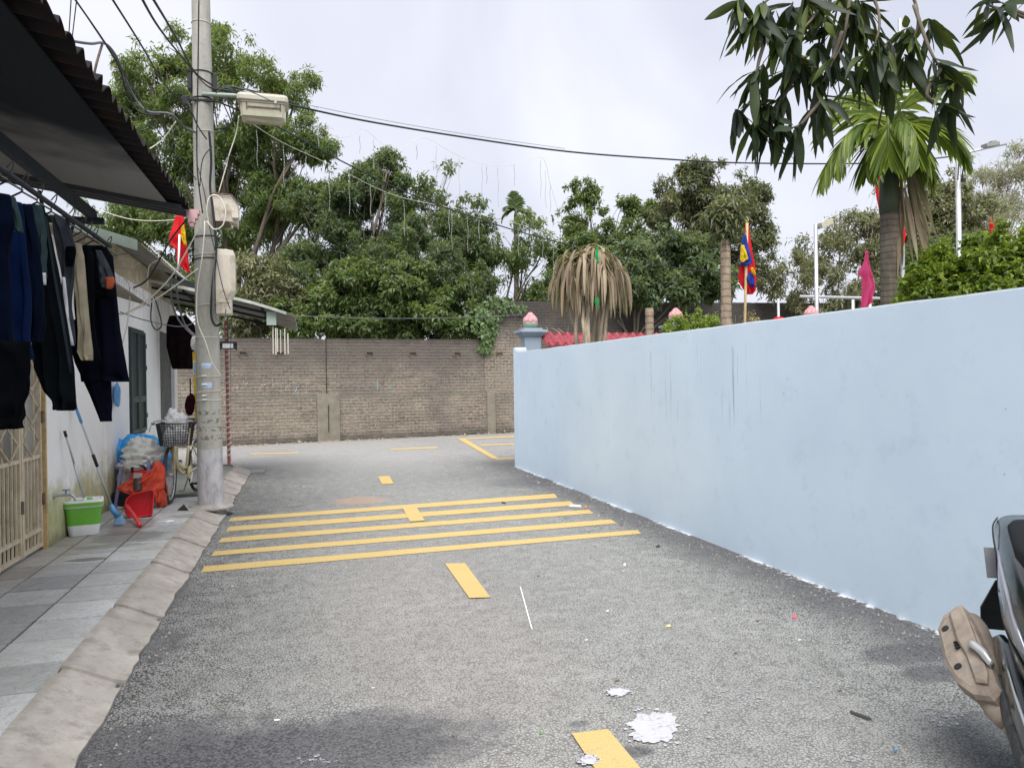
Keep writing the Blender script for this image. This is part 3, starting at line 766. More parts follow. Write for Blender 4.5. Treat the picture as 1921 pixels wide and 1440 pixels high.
def mat_splash():
    n = N('white_paint_spill'); vc = n.sep(n.vor(95, 'Color'))
    f = n.math('MULTIPLY', n.ramp(n.noise(70, 4, .7), [(.52, 0), (.60, 1)]), n.ramp(n.noise(9, 4, .7), [(.42, 0), (.62, 1)]))
    n.col(n.mix(f, (.42, .42, .46), (.2, .2, .2))); n.rough(.8); n.bump(n.noise(90, 3), .25, .004); return n.m
M['splash'] = mat_splash()
def mat_scuff():
    n = N('thin_paint_scuff'); n.col((.36, .36, .38)); n.rough(.85)
    f = n.math('MULTIPLY', n.ramp(n.vor(95), [(.42, 1), (.6, 0)]), n.ramp(n.noise(45, 4, .7), [(.48, 0), (.60, 1)]))
    n.set(n.b.inputs['Alpha'], f); n.bump(n.vor(95), .6, .006); return n.m
M['scuff'] = mat_scuff()
for i, (x, y, rx, ry, m) in enumerate([(1226, 1365, 46, 27, 'splash'), (1160, 1299, 20, 7, 'splash'), (1104, 1428, 16, 8, 'splash'), (1340, 1333, 14, 7, 'scuff'),
        (1292, 1185, 18, 9, 'scuff'), (1235, 1072, 13, 5, 'scuff'), (1530, 1282, 18, 8, 'scuff'), (1354, 1302, 16, 8, 'scuff'), (1420, 1318, 34, 10, 'scuff'),
        (1480, 1285, 18, 8, 'scuff'), (1332, 1376, 12, 10, 'scuff'), (1480, 1385, 30, 8, 'scuff'), (1610, 1420, 26, 12, 'scuff'), (1400, 1294, 18, 7, 'scuff'),
        (1117, 1045, 12, 4, 'scuff'), (770, 1126, 22, 6, 'scuff'), (1192, 1326, 10, 5, 'scuff'), (1780, 1350, 40, 14, 'scuff'), (1090, 950, 22, 5, 'scuff'), (1060, 998, 20, 3, 'scuff'), (600, 1425, 30, 8, 'scuff'), (930, 1410, 26, 5, 'scuff'), (690, 1230, 24, 7, 'scuff')]):
    splash(x, y, rx, ry, i+1, m, z=.0095 if i == 2 else .006)
o = MB(); a = G(976, 1101); b = G(998, 1181); w = .0035
o.add([(a.x-w, a.y, .006), (a.x+w, a.y, .006), (b.x+w, b.y, .006), (b.x-w, b.y, .006)], [(0, 1, 2, 3)]); struct(o.build('chalk_line', M['white']))

# ================================================================= BRICK WALL ACROSS THE STREET
BA = Vector((-1.81, 19.89, 0)); BU = (Vector((5.92, 21.29, 0))-BA).normalized(); bang = math.atan2(BU.y, BU.x)
bw = empty('brick_wall', BA, 'old weathered brick boundary wall across the far street, stepping up behind the temple', 'wall', rz=bang)
def rough_top(mb, x0, x1, ztop, y0, y1, z0=0, step=.105, seed=0):
    # wall face as one slab with a slightly ragged top course
    n = int((x1-x0)/step); vs = []
    tops = [ztop(x0+(x1-x0)*i/n)+(.02*mnoise.noise(Vector((i*.9, seed, 0)))+(-.03 if mnoise.noise(Vector((i*.31, seed+7, 0))) > .35 else 0)) for i in range(n+1)]
    for i in range(n+1):
        x = x0+(x1-x0)*i/n; vs += [(x, y0, z0), (x, y0, tops[i]), (x, y1, tops[i]), (x, y1, z0)]
    fs = []
    for i in range(n): fs += [(4*i+k, 4*i+k+1, 4*i+k+5, 4*i+k+4) for k in range(3)]
    fs += [(0, 1, 2, 3), (4*n, 4*n+3, 4*n+2, 4*n+1)]
    mb.add(vs, fs)
mb = MB(); rough_top(mb, -6, 6.9, lambda x: 2.66+.005*x, .0, .22); mb.build('wall_panel', M['brick'], bw)
mb = MB(); rough_top(mb, 6.903, 34, lambda x: (3.28 if x < 7.15 else 3.55 if x < 7.4 else 3.79)+(x-7)*.028, .0, .24, seed=3); mb.build('wall_panel', M['brickdark'], bw)
mb = MB(); rough_top(mb, -6, 8.2, lambda x: 1.17+.03*mnoise.noise(Vector((x*1.5, 0, 0))), -.055, -.002, seed=5); mb.build('plinth', M['brick'], bw)
for s_, w_ in ((2.43, .58), (7.05, .26), (-3.2, .4)):
    mb = MB(); mb.box((s_, -.075, .61), (w_, .05, 1.24)); mb.build('pilaster', M['pilaster'], bw, bevel=.012)
mb = MB(); mb.box((2.40, -.002, 1.95), (.018, .02, 1.5)); mb.box((2.42, -.108, .6), (.015, .02, .7)); mb.build('crack', M['black'], bw)
for s_ in (.35, 1.25, 3.55, 4.75, 6.05, 7.35):
    mb = MB(); mb.box((s_, -.02, 2.33), (.19, .05, .022)); mb.box((s_-.09, -.02, 2.27), (.02, .05, .10)); mb.box((s_+.09, -.02, 2.29), (.02, .05, .07)); mb.build('iron_hook', M['iron'], bw)
# blue and white plaster daubs left on the wall
mb = MB()
for k in range(34):
    s_ = rnd.uniform(-.5, 2.3); z_ = rnd.gauss(1.45, .13); q = rnd.uniform(.008, .026)
    mb.add([(s_+q*math.cos(w)*rnd.uniform(.5, 1.2), -.004, z_+q*math.sin(w)*rnd.uniform(.5, 1.2)) for w in (0, 1, 2, 3, 4, 5.2)], [(0, 1, 2, 3, 4, 5)])
mb.build('plaster_daubs', simple('old_plaster', (.36, .35, .33), .9, .15), bw)
mb = MB()
for (px, py, h) in ((708, 722, .26), (732, 726, .1), (556, 730, .12), (603, 744, .14)):
    s_ = (G(px, 900)-G(px, 900)).x; d = ray(px, py); A = np.array([[d[0], -BU.x], [d[1], -BU.y]]); q = np.linalg.solve(A, np.array([BA.x, BA.y])); s_ = q[1]; z_ = 1.5+d[2]*q[0]
    mb.box((s_, -.004, z_), (.03, .006, h)); mb.box((s_+.045, -.004, z_+h/2), (.055, .006, .025))
split_build(bw, mb, 'paint_daub', simple('faded_blue_paint', (.20, .27, .30), .9, .2, 30), local=True)
# leaf litter along the foot
V, F = None, None
rg = np.random.default_rng(5); n = 420
s_ = rg.uniform(-2, 9, n); off = -.12-np.abs(rg.normal(0, .16, n))
P = np.stack([BA.x+BU.x*s_+off*(-BU.y)*1, BA.y+BU.y*s_+off*BU.x, np.full(n, .012)], 1)
V, F = leaf_arrays(P, norm(np.c_[rg.normal(size=(n, 2)), np.zeros(n)+.1]), np.tile([0, 0, 1.], (n, 1)), rg.uniform(.04, .13, n), rg.uniform(.012, .035, n), .1)
M['lf_litter'] = mat_leaf('fallen_leaves', [(.12, .07, .04), (.35, .24, .12), (.5, .45, .38), (.5, .33, .06)], .1, .8)
lo = fast_mesh('leaf_litter', V, F, M['lf_litter']); tag(lo, 'brown dry leaf litter scattered along the foot of the brick wall', 'leaves', kind='stuff')

# ================================================================= BLUE BOUNDARY WALL
bl = empty('boundary_wall', (3.62, 12.9, 0), 'long smooth pale blue plastered wall on the right side of the road', 'wall')
def zt(y): return 1.945+(y-3)*.0058+.006*mnoise.noise(Vector((y*3, 0, 0)))
mb = MB(); ys = np.r_[np.arange(-5, 12.5, .12), 12.5]; rings = []
for y in ys:
    w = .004*mnoise.noise(Vector((0, y*1.5, 4)))
    rings.append([(3.555+w, y, -.05), (3.555+w, y, 1.0), (3.555+w*.5, y, zt(y)-.012), (3.567, y, zt(y)), (3.745, y, zt(y)), (3.755, y, zt(y)-.01), (3.755, y, -.05)])
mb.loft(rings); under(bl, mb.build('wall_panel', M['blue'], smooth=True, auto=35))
mb = MB(); # raised scooped end of the coping
prof = [(12.503, -.05), (12.503, zt(12.5)-.0)]
for a in np.linspace(0, 90, 9): prof.append((12.503+.27*math.sin(math.radians(a)), zt(12.5)+.085-.085*math.cos(math.radians(a))))
prof += [(12.87, zt(12.5)+.085), (12.87, -.05)]
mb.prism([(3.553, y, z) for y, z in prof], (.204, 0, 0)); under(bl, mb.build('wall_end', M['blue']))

# ================================================================= TEMPLE FRONT WALL, PILLARS, TILES
def lotus_pillar(x, y, label, top=2.42, w=.30):
    e = empty('gate_pillar', (x, y, 0), label, 'pillar', 'grey blue pillars with lotus finials')
    mb = MB(); mb.box((x, y, top/2-.05), (w, w, top+.1-.1)); under(e, mb.build('shaft', M['pillar'], bevel=.006))
    mb = MB()
    for (hw, z, h) in ((.185, .0, .03), (.215, .03, .035), (.245, .065, .045), (.17, .11, .035)):
        mb.box((x, y, top+z+h/2-.05), (hw*2, hw*2, h+.0)); 
    under(e, mb.build('cap', M['pillar'], bevel=.004))
    z0 = top+.095
    mb = MB(); mb.lathe([(.08, z0), (.115, z0+.02), (.135, z0+.08), (.125, z0+.13), (.06, z0+.145)], (x, y, 0), 24); lb = under(e, mb.build('lotus_base', M['lotus_green'], smooth=True))
    mb = MB()
    for ring, (r, zb, h, n_, tilt) in enumerate(((.12, z0+.085, .13, 7, .10), (.105, z0+.11, .15, 6, .28), (.07, z0+.13, .16, 5, .30))):
        for k in range(n_):
            a = 2*math.pi*(k+ring*.5)/n_; d = Vector((math.cos(a), math.sin(a), 0)); tn = Vector((-math.sin(a), math.cos(a), 0)); rings = []
            for i, (t, wd) in enumerate(((0, .5), (.3, 1.0), (.6, .85), (.85, .4), (1, .04))):
                rr = r*(1+.10*math.sin(t*3.1))-tilt*r*t*t*2.0; hw = wd*r*.62; zz = zb+h*t
                c = Vector((x, y, zz))+d*rr
                rings.append([c+tn*hw-d*hw*.35, c+tn*hw*.55, c+d*.012, c-tn*hw*.55, c-tn*hw-d*hw*.35, c-d*.015])
            mb.loft(rings)
    mb.lathe([(.07, z0+.13), (.06, z0+.22), (.02, z0+.29)], (x, y, 0), 10)
    under(e, mb.build('lotus_bud', M['lotus_pink'], smooth=True))
    return e
p1 = PY(993, 626, 13.12)
lotus_pillar(3.95, 13.12, 'grey blue pillar with pink lotus bud at the end of the blue wall', top=p1.z)
lotus_pillar(PY(1268, 600, 13.12).x, 13.12, 'grey blue lotus pillar behind the clipped light green bush', top=2.46)
lotus_pillar(PY(1522, 600, 13.12).x, 13.12, 'pillar with pink lotus bud showing above the blue wall left of the lamp post', top=2.54)
tw = empty('temple_wall', (5.4, 13.1, 0), 'low grey temple wall topped with glossy red curved roof tiles', 'wall')
mb = MB(); mb.box((8.2, 13.12, .98), (8.1, .12, 1.96)); under(tw, mb.build('wall_panel', simple('dark_grey_render', (.10, .105, .12), .8)))
mb = MB(); x = 4.12; tp = .162
def tile_fn(x0, x1, ya, za, yb, zb):
    nx_ = int((x1-x0)/.0167)
    def fn(u, v):
        X = x0+(x1-x0)*u; ph = ((X-x0)/tp) % 1.0
        h = .045*math.sin(math.pi*ph/.55) if ph < .55 else -.012*math.sin(math.pi*(ph-.55)/.45)
        t = v*3; k = min(int(t), 2); fr = t-k
        return (X, ya+(yb-ya)*v, za+(zb-za)*v+h+.025*(fr)*1.0)
    return fn, nx_
f_, nx_ = tile_fn(4.12, 9.6, 13.12, 2.30, 12.80, 2.10)
# three overlapping courses, each a sheet with its own lip
for k in range(3):
    y0_, z0_ = 13.12-.115*k, 2.335-.068*k
    def fn(u, v, y0_=y0_, z0_=z0_):
        X = 4.12+(9.6-4.12)*u; ph = ((X-4.12)/tp) % 1.0
        h = .05*math.sin(math.pi*ph/.55) if ph < .55 else -.012*math.sin(math.pi*(ph-.55)/.45)
        if v < .8: t = v/.8; return (X, y0_-.135*t, z0_-.070*t+h+.004*k)
        return (X, y0_-.137, z0_-.070+h+.004*k-.045*(v-.8)/.2)
    mb.grid(fn, 330, 6)
under(tw, mb.build('roof_tiles', M['rooftile'], smooth=True, auto=50))
mb = MB(); mb.box((6.9, 13.16, 2.345), (5.5, .09, .05)); mb.box((6.9, 12.79, 2.08), (5.5, .02, .05)); under(tw, mb.build('ridge', M['rooftile']))

# ================================================================= LEFT HOUSES
h1 = empty('house', (-2.25, 7, 0), 'white rendered house front with cream folding gate and a dark corrugated awning', 'house')
mb = MB(); mb.box((-2.25, 8.36, 1.43), (.2, 1.98, 2.86)); mb.box((-2.25, .5, 1.43), (.2, 6.6, 2.86)); mb.box((-2.25, 5.57, 2.5), (.196, 3.6, .7)); mb.box((-3.6, 5, 1.4), (.1, 8, 2.8)); mb.box((-2.9, 9.27, 1.42), (1.2, .1, 2.84))
under(h1, mb.build('wall', M['white_house']))
def corrugated(mb, x0, x1, y0, y1, zf, pitch=.2, amp=.03, th=.008, nx=8, per=10, jitter=0, axis='y'):
    "corrugations run along x, waves along y; zf(x,y) gives the height"
    ny = int((y1-y0)/pitch*per)+1; vs = []
    for s_ in (0, 1):
        for j in range(ny):
            y = y0+(y1-y0)*j/(ny-1); w = amp*math.cos(2*math.pi*(y-y0)/pitch)
            jx = jitter*mnoise.noise(Vector((math.floor((y-y0)/(pitch*5)), 3, 1)))
            for i in range(nx):
                x = x0+(x1-x0)*i/(nx-1)+(jx+jitter*.5*mnoise.noise(Vector((y*8, 0, 0))) if i == nx-1 else 0)
                vs.append((x, y, zf(x, y)+w-(th if s_ else 0)))
    q = ny*nx; fs = [(j*nx+i, j*nx+i+1, (j+1)*nx+i+1, (j+1)*nx+i) for j in range(ny-1) for i in range(nx-1)]
    fs += [tuple(v+q for v in f[::-1]) for f in fs]
    ed = [(j*nx, (j+1)*nx) for j in range(ny-1)]+[((j+1)*nx+nx-1, j*nx+nx-1) for j in range(ny-1)]+[(i+1, i) for i in range(nx-1)]+[((ny-1)*nx+i, (ny-1)*nx+i+1) for i in range(nx-1)]
    fs += [(a, b, b+q, a+q) for a, b in ed]
    mb.add(vs, fs)
eav = lambda y: 3.33+(y-4)*.016
rf = lambda x, y: eav(y)+(-1.2-x)*.16+.05
mb = MB(); corrugated(mb, -4.2, -1.19, 1.0, 9.03, rf, .2, .034, .009, 10, 10, .05); r_ = under(h1, mb.build('roof', M['corr_old'], smooth=True, auto=60))
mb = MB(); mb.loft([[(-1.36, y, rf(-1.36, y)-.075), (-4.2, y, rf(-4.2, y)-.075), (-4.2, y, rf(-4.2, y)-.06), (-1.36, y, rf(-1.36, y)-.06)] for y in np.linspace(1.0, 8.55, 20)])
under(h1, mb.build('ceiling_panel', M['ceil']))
mb = MB()  # ribbed tin strip hung under the sheet end
def rf2(u, v):
    y = 8.56+.46*v; return (-4.2+2.98*u, y, rf(-4.2+2.98*u, y)-.085+.022*(1 if math.sin(v*6.28*3.0) > 0 else -1))
mb.grid(rf2, 6, 60); under(h1, mb.build('ribbed_strip', M['corr_rib']))
mb = MB(); mb.box((-1.95, 4.9, 3.16), (.05, 6.6, .10)); under(h1, mb.build('beam', M['steel_dark'], bevel=.004))
mb = MB(); mb.box((-2.6, 8.12, 3.10), (1.5, .06, .06)); mb.tube([(-2.25, 8.1, 2.5), (-2.1, 8.1, 3.08)], .015); mb.tube([(-2.35, 8.1, 3.1), (-2.45, 8.3, 3.4)], .018); split_build(h1, mb, 'bracket', M['steel_dark'])
mb = MB(); g = (-1.17, 9.02, 3.44)
for (w, z, h) in ((.16, .02, .05), (.12, -.03, .05), (.07, -.08, .05), (.04, -.12, .05)): mb.box((g[0], g[1]-.01, g[2]+z-.05), (w, .10, h))
under(h1, mb.build('gutter_bracket', simple('pink_gutter', (.52, .33, .34), .5)))
# folding gate, two leaves
def gate_leaf(y0, y1):
    leaf = MB(); x = -2.19; zt_ = 2.1; zb = .145
    leaf.box((x, y0+.02, (zb+zt_)/2), (.035, .035, zt_-zb)); leaf.box((x, y1-.02, (zb+zt_)/2), (.035, .035, zt_-zb))
    for z in (zb+.02, .30, .92, 1.75, zt_-.02): leaf.box((x, (y0+y1)/2, z), (.03, y1-y0-.075, .03))
    n_ = max(3, int((y1-y0)/.075))
    for k in range(1, n_):
        y = y0+(y1-y0)*k/n_
        leaf.box((x, y, .61), (.016, .016, .59)); leaf.box((x, y, .22), (.014, .014, .13))
        leaf.box((x, y, 1.92), (.014, .014, .3))
    w = y1-y0-.08; m = (y0+y1)/2
    for k in range(3):
        zc = 1.06+k*.275
        leaf.tube([(x, m-w/2, zc), (x, m, zc+.1375), (x, m+w/2, zc)], .008, 4); leaf.tube([(x+.018, m-w/2, zc), (x+.018, m, zc-.1375+.006), (x+.018, m+w/2, zc)], .008, 4)
        leaf.tube([(x, m-w/4, zc-.13), (x, m-w/4, zc+.13)], .007, 4); leaf.tube([(x, m+w/4, zc-.13), (x, m+w/4, zc+.13)], .007, 4)
    return leaf.build('gate', M['cream_metal'])
for a_, b_ in ((6.83, 7.32), (6.33, 6.82), (5.83, 6.32), (5.33, 5.82), (4.83, 5.32), (4.33, 4.82)):
    gl = under(h1, gate_leaf(a_, b_))
    mb = MB(); mb.tube([(-2.165, b_-.01, .5), (-2.165, b_-.01, .6)], .014, 6); mb.tube([(-2.165, b_-.01, 1.2), (-2.165, b_-.01, 1.3)], .014, 6)
    hg = None; split_build(gl, mb, 'hinge', M['iron'], local=True)
    
mb = MB(); mb.box((-2.165, 7.345, 1.2), (.035, .03, 2.4)); under(h1, mb.build('gate_post', simple('peeling_post', (.5, .36, .17), .7, .3, 12)))

# second house: gable, roof, window, door
h2 = empty('house', (-2.2, 11.8, 0), 'second white house behind the utility pole with dark green shutter and tin roofs', 'house')
mb = MB(); mb.box((-2.23, 9.9, 1.42), (.2, 1.16, 2.84)); mb.box((-2.23, 11.95, 1.42), (.2, 1.0, 2.84)); mb.box((-2.23, 10.97, 2.55), (.2, .98, .58)); mb.box((-2.23, 10.97, .43), (.2, .98, .86))
mb.box((-2.23, 14.0, 1.42), (.2, .46, 2.84)); mb.box((-2.23, 13.1, 2.6), (.2, 1.34, .5)); mb.box((-3.6, 14.14, 1.42), (2.6, .18, 2.84))
under(h2, mb.build('wall', M['white_house']))
mb = MB(); mb.prism([(-3.6, 9.46, 2.845), (-1.9, 9.46, 2.845), (-1.80, 9.46, 2.92), (-3.6, 9.46, 3.55)], (0, .12, 0)); under(h2, mb.build('gable', M['cream_wall']))
gp = [PY(150, 498, 12.1), PY(374, 552, 12.1), PY(374, 543, 12.1), PY(262, 484, 12.1), PY(150, 436, 12.1)]
mb = MB(); mb.prism(gp, (0, .12, 0)); under(h2, mb.build('gable', M['cream_wall']))
mb = MB(); mb.prism([PY(150, 424, 12.02), PY(380, 540, 12.02), PY(380, 550, 12.02), PY(262, 487, 12.02), PY(150, 440, 12.02)], (0, .06, 0)); under(h2, mb.build('verge_board', M['steel_dark']))
mb = MB(); mb.span((-2.32, 9.36, 2.845), (-2.145, 14.1, 3.19)); under(h2, mb.build('upper_wall', M['cream_wall']))
# window with shutter leaves
wf = MB(); wf.box((-2.15, 10.97, 1.56), (.05, .96, 1.38)); wfo = under(h2, wf.build('window', M['shutter']))
mb = MB()
for yc in (10.74, 11.2):
    for (z0_, z1_) in ((.93, 1.3), (1.36, 2.2)):
        for d in (-.2, .2): mb.box((-2.115, yc+d, (z0_+z1_)/2), (.03, .04, z1_-z0_+.06))
        mb.box((-2.115, yc, z0_-.01), (.03, .38, .04)); mb.box((-2.115, yc, z1_+.01), (.03, .38, .04))
under(h2, mb.build('shutter_frame', simple('shutter_frame_green', (.055, .085, .08), .45, .15)))
mb = MB()
for z_ in (1.1, 1.75, 2.05): mb.box((-2.115, 11.465, z_), (.03, .03, .06))
split_build(h2, mb, 'hinge', M['black'])
# folding door
mb = MB()
for k in range(24): mb.box((-2.17+.015*(k % 2), 12.5+k*.053, 1.24), (.02, .038, 2.24))
under(h2, mb.build('door', simple('grey_folding_door', (.20, .21, .20), .5, .2)))
mb = MB(); mb.box((-2.13, 13.8, 1.25), (.05, .07, 2.3)); mb.box((-2.13, 12.46, 1.25), (.05, .05, 2.3)); split_build(h2, mb, 'door_frame', M['white'])
# upper roof
r2 = lambda x, y: 3.10+(-1.76-x)*.30+(y-9.4)*.005
mb = MB(); corrugated(mb, -4.2, -1.74, 9.3, 14.1, r2, .075, .011, .003, 5, 8); under(h2, mb.build('roof', M['corr_grey'], smooth=True))
mb = MB(); mb.loft([[(x, 9.28, r2(x, 9.3)-.11+.02), (x, 9.30, r2(x, 9.3)-.11+.02), (x, 9.30, r2(x, 9.3)+.03), (x, 9.28, r2(x, 9.3)+.03)] for x in (-3.4, -1.78)]); under(h2, mb.build('fascia', M['green_fascia']))
# small lower awning near the gable
r3 = lambda x, y: 2.50+(-1.75-x)*.32-(y-8)*.03
mb = MB(); corrugated(mb, -2.6, -1.74, 8.0, 9.75, r3, .075, .011, .003, 4, 8); under(h2, mb.build('awning', M['corr_grey'], smooth=True))
# long front awning that reaches over the street
r4 = lambda x, y: 3.10-(x+2.53)*.205-(.12*max(0, x+.9)**1.5)-(y-12)*.022
mb = MB(); corrugated(mb, -3.4, -.12, 12.0, 14.3, r4, .11, .013, .004, 18, 8, .05); aw = under(h2, mb.build('awning', M['corr_grey'], smooth=True))
mb = MB(); mb.loft([[(x, 11.97, r4(x, 12)-.02), (x, 12.08, r4(x, 12)+.018), (x, 12.08, r4(x, 12)+.024), (x, 11.965, r4(x, 12)+.024)] for x in np.linspace(-3.3, -.25, 14)])
under(h2, mb.build('awning_flashing', simple('pale_flashing', (.50, .52, .48), .5, .2, stain=(.2, .33, .25), stain_amt=.7)))
mb = MB()
for y in (12.15, 13.1, 14.15): mb.tube([(-3.3, y, r4(-3.3, y)-.07), (-1.5, y, r4(-1.5, y)-.07), (-.5, y, r4(-.5, y)-.07)], .025, 4)
for x in (-2.7, -1.7, -.6): mb.tube([(x, 12.02, r4(x, 12)-.04), (x, 14.25, r4(x, 14.2)-.04)], .02, 4)
mb.box((-2.9, 13.0, 2.72), (1.3, 2.0, .03))
split_build(h2, mb, 'awning_frame', M['steel_dark'])
mb = MB(); mb.box((-.47, 12.1, 2.50), (.14, .05, .20)); under(h2, mb.build('awning_bracket', M['green_fascia']))
# bright scalloped string of beads along eaves
for (a_, b_, lab) in ((PX(272, 455, -1.73), PX(372, 545, -1.73), 0), (PX(214, 513, -1.72), PX(276, 561, -1.72), 0)):
    mb = MB(); L_ = (b_-a_).length; n_ = int(L_/.12)
    for k in range(n_):
        p = a_.lerp(b_, k/n_); mb.box(p, (.012, .035, .018))
    split_build(h2, mb, 'eave_clip', M['white'])
wc = empty('hanging_tubes', (PY(530, 620, 12.1).x, 12.1, 1.9), 'bunch of thin white tubes hanging from the awning end', 'wind chime')
mb = MB()
for (x, y0_, y1_) in ((515, 612, 664), (523, 616, 660), (529, 618, 662), (537, 616, 665), (520, 615, 665), (543, 625, 664)):
    a_ = PY(x-3, y0_, 12.1+rnd.uniform(-.05, .05)); b_ = PY(x-2, y1_, 12.1); mb.tube([a_, (a_.x, a_.y, b_.z)], .009, 6)
split_build(wc, mb, 'tube', M['cablew'])
sp = empty('striped_pole', (-1.29, 14.1, .1), 'thin pole wrapped in red and white tape holding up the awning', 'pole')
mb = MB(); mb.tube([(-1.29, 14.1, .1), (-1.31, 14.1, 2.62)], .028, 10); under(sp, mb.build('shaft', simple('faded_red_tape', (.42, .14, .11), .6, .25, 20)))
mb = MB(); mb.tube([(-1.29+.031*math.cos(t*6.28), 14.1+.031*math.sin(t*6.28), .2+t*.098) for t in np.arange(0, 24, .08)], .0135, 4); under(sp, mb.build('white_tape', M['white']))
# floodlight under the awning
fl = empty('floodlight', PY(428, 646, 11.4), 'small black floodlight with a grey lens hanging right of the pole', 'lamp')
c = PY(428, 648, 11.4); mb = MB(); mb.box(c, (.20, .08, .10)); mb.box(c+Vector((0, -.02, .04)), (.24, .06, .03)); mb.tube([c+Vector((0, 0, .05)), c+Vector((0, 0, .75))], .01, 5)
for k in (-1, 1): mb.box(c+Vector((k*.11, 0, -.01)), (.015, .05, .12))
split_build(fl, mb, 'housing', M['black']); mb = MB(); mb.box(c+Vector((0, -.045, -.005)), (.14, .01, .065)); under(fl, mb.build('lens', simple('lens_grey', (.4, .42, .43), .2)))

# ================================================================= UTILITY POLE
PXp, PYp = -1.06, 9.35
up = empty('utility_pole', (PXp, PYp, .1), 'tall grey concrete utility pole with whitewashed foot standing at the kerb', 'utility pole')
mb = MB(); lean = Vector((-.012, 0, 0)); prof = [(.140, .02), (.139, .8), (.126, 2.5), (.112, 4.2), (.098, 6.2), (.088, 8.5)]
vs = []
mb.lathe(prof, (PXp, PYp, 0), 28); 
mb.v = [(x+(-.012)*z*.35, y, z) for x, y, z in mb.v]
under(up, mb.build('shaft', M['pole'], smooth=True, auto=50))
def pole_pt(px, z, off=.0): return Vector((PXp-.0042*z+off, PYp, z))
def prad(z): return float(np.interp(z, [p[1] for p in prof], [p[0] for p in prof]))
def ring(mb, z, r=.006, tilt=.0, ex=.004):
    R = prad(z)+ex; mb.tube([pole_pt(0, z)+Vector((R*math.cos(a), R*math.sin(a), tilt*math.cos(a))) for a in np.linspace(0, 6.283, 26)], r, 5, False)
mb = MB()
for z in (5.08, 4.78): ring(mb, z, .007)
for z in (2.95, 3.2): ring(mb, z, .006, .01)
split_build(up, mb, 'clamp_band', M['steel_dark'])
mb = MB()
for z, t in ((4.40, .01), (2.42, .02), (2.05, 0), (1.43, .01), (1.33, .0), (1.60, 0), (3.0, .01), (5.65, 0)): ring(mb, z, .0035, t)
split_build(up, mb, 'wire_band', M['cablew'])
mb = MB()
for z in (1.61, 1.51, 1.385, 1.34):
    mb.box((PXp-.035, PYp-prad(z)-.008, z), (.05, .012, .013))
split_build(up, mb, 'band_buckle', M['white'])
# mortar collar at the foot
mb = MB(); mb.lathe([(.26, .09), (.24, .12), (.17, .135), (.13, .145)], (PXp, PYp, 0), 20)
mb.v = [(x+.03*mnoise.noise(Vector((x*9, y*9, 0))), y+.03*mnoise.noise(Vector((x*9, y*9, 4))), z+.008*mnoise.noise(Vector((x*20, y*20, 2)))) for x, y, z in mb.v]
under(up, mb.build('collar', M['kerb'], smooth=True))
# stickers with blue numbers
blu = simple('sticker_blue', (.04, .22, .62), .5); stk = simple('sticker_pale', (.60, .72, .86), .5)
def sticker(z, w=.105, h=.055):
    R = prad(z)+.0015; mb = MB(); n_ = 8; vs = []
    for k in range(n_+1):
        a = -math.pi/2-.02+(k/n_-.5)*w/R
        for zz in (z-h/2, z+h/2): vs.append(pole_pt(0, zz)+Vector((R*math.cos(a), R*math.sin(a), 0)))
    mb.add(vs, [(2*k, 2*k+1, 2*k+3, 2*k+2) for k in range(n_)]); s_ = under(up, mb.build('sticker', stk))
    for (txt, size, dz) in (('0936 954 568', .018, -.010), ('KHOAN CAT BE TONG', .0085, .014)):
        m_ = Matrix.Translation((pole_pt(0, z).x, PYp-R-.002, z+dz)) @ Matrix.Rotation(math.pi/2, 4, 'X')
        t_ = text_mesh(txt, size, blu, 'sticker_lettering', None, m_, .001)
        for v in t_.data.vertices:
            dx = v.co.x-pole_pt(0, z).x; a = dx/R; v.co.x = pole_pt(0, z).x+R*math.sin(a); v.co.y += R*(1-math.cos(a))
        t_.parent = s_
sticker(1.725); sticker(1.50)
# insulator blocks, lamp arm and street lamp
mb = MB()
for k in (-1, 1): mb.box((PXp-.02+k*.135, PYp, 4.98), (.045, .10, .20))
mb.box((PXp-.02, PYp-.10, 4.74), (.44, .03, .03)); mb.box((PXp-.19, PYp-.09, 4.72), (.06, .08, .10)); mb.tube([(PXp-.28, PYp-.1, 5.08), (PXp-.14, PYp-.05, 5.08)], .008, 5); mb.tube([(PXp-.28, PYp-.1, 4.8), (PXp-.14, PYp-.05, 4.78)], .008, 5)
split_build(up, mb, 'insulator_block', M['black'], bevel=.006)
L0 = PY(405, 176, 9.2); L1 = PY(515, 183, 9.1)
sl = empty('street_lamp', L0, 'cream floodlight box on a short grey arm of the utility pole', 'street lamp')
mb = MB(); mb.tube([L0+Vector((-.15, .05, 0)), L1], .024, 10); under(sl, mb.build('arm', simple('pale_green_pipe', (.30, .36, .33), .5)))
c = PY(494, 207, 9.1); W_ = .26
def rr(cx, cy, hx, hy, z, k=.03):
    return [(cx-hx+k, cy-hy, z), (cx+hx-k, cy-hy, z), (cx+hx, cy-hy+k, z), (cx+hx, cy+hy-k, z), (cx+hx-k, cy+hy, z), (cx-hx+k, cy+hy, z), (cx-hx, cy+hy-k, z), (cx-hx, cy-hy+k, z)]
mb = MB(); mb.loft([rr(c.x, c.y, .26, .17, c.z+.13), rr(c.x, c.y, .275, .18, c.z+.10), rr(c.x, c.y, .275, .18, c.z+.055), rr(c.x, c.y, .255, .16, c.z+.045), rr(c.x, c.y, .255, .16, c.z+.03)])
split_build(sl, mb, 'housing', M['lampbody'], bevel=.004)
mb = MB(); mb.loft([rr(c.x, c.y, .245, .15, c.z+.028), rr(c.x, c.y, .235, .14, c.z-.115), rr(c.x, c.y, .21, .12, c.z-.13)]); under(sl, mb.build('lens', M['glass'], smooth=True, auto=40))
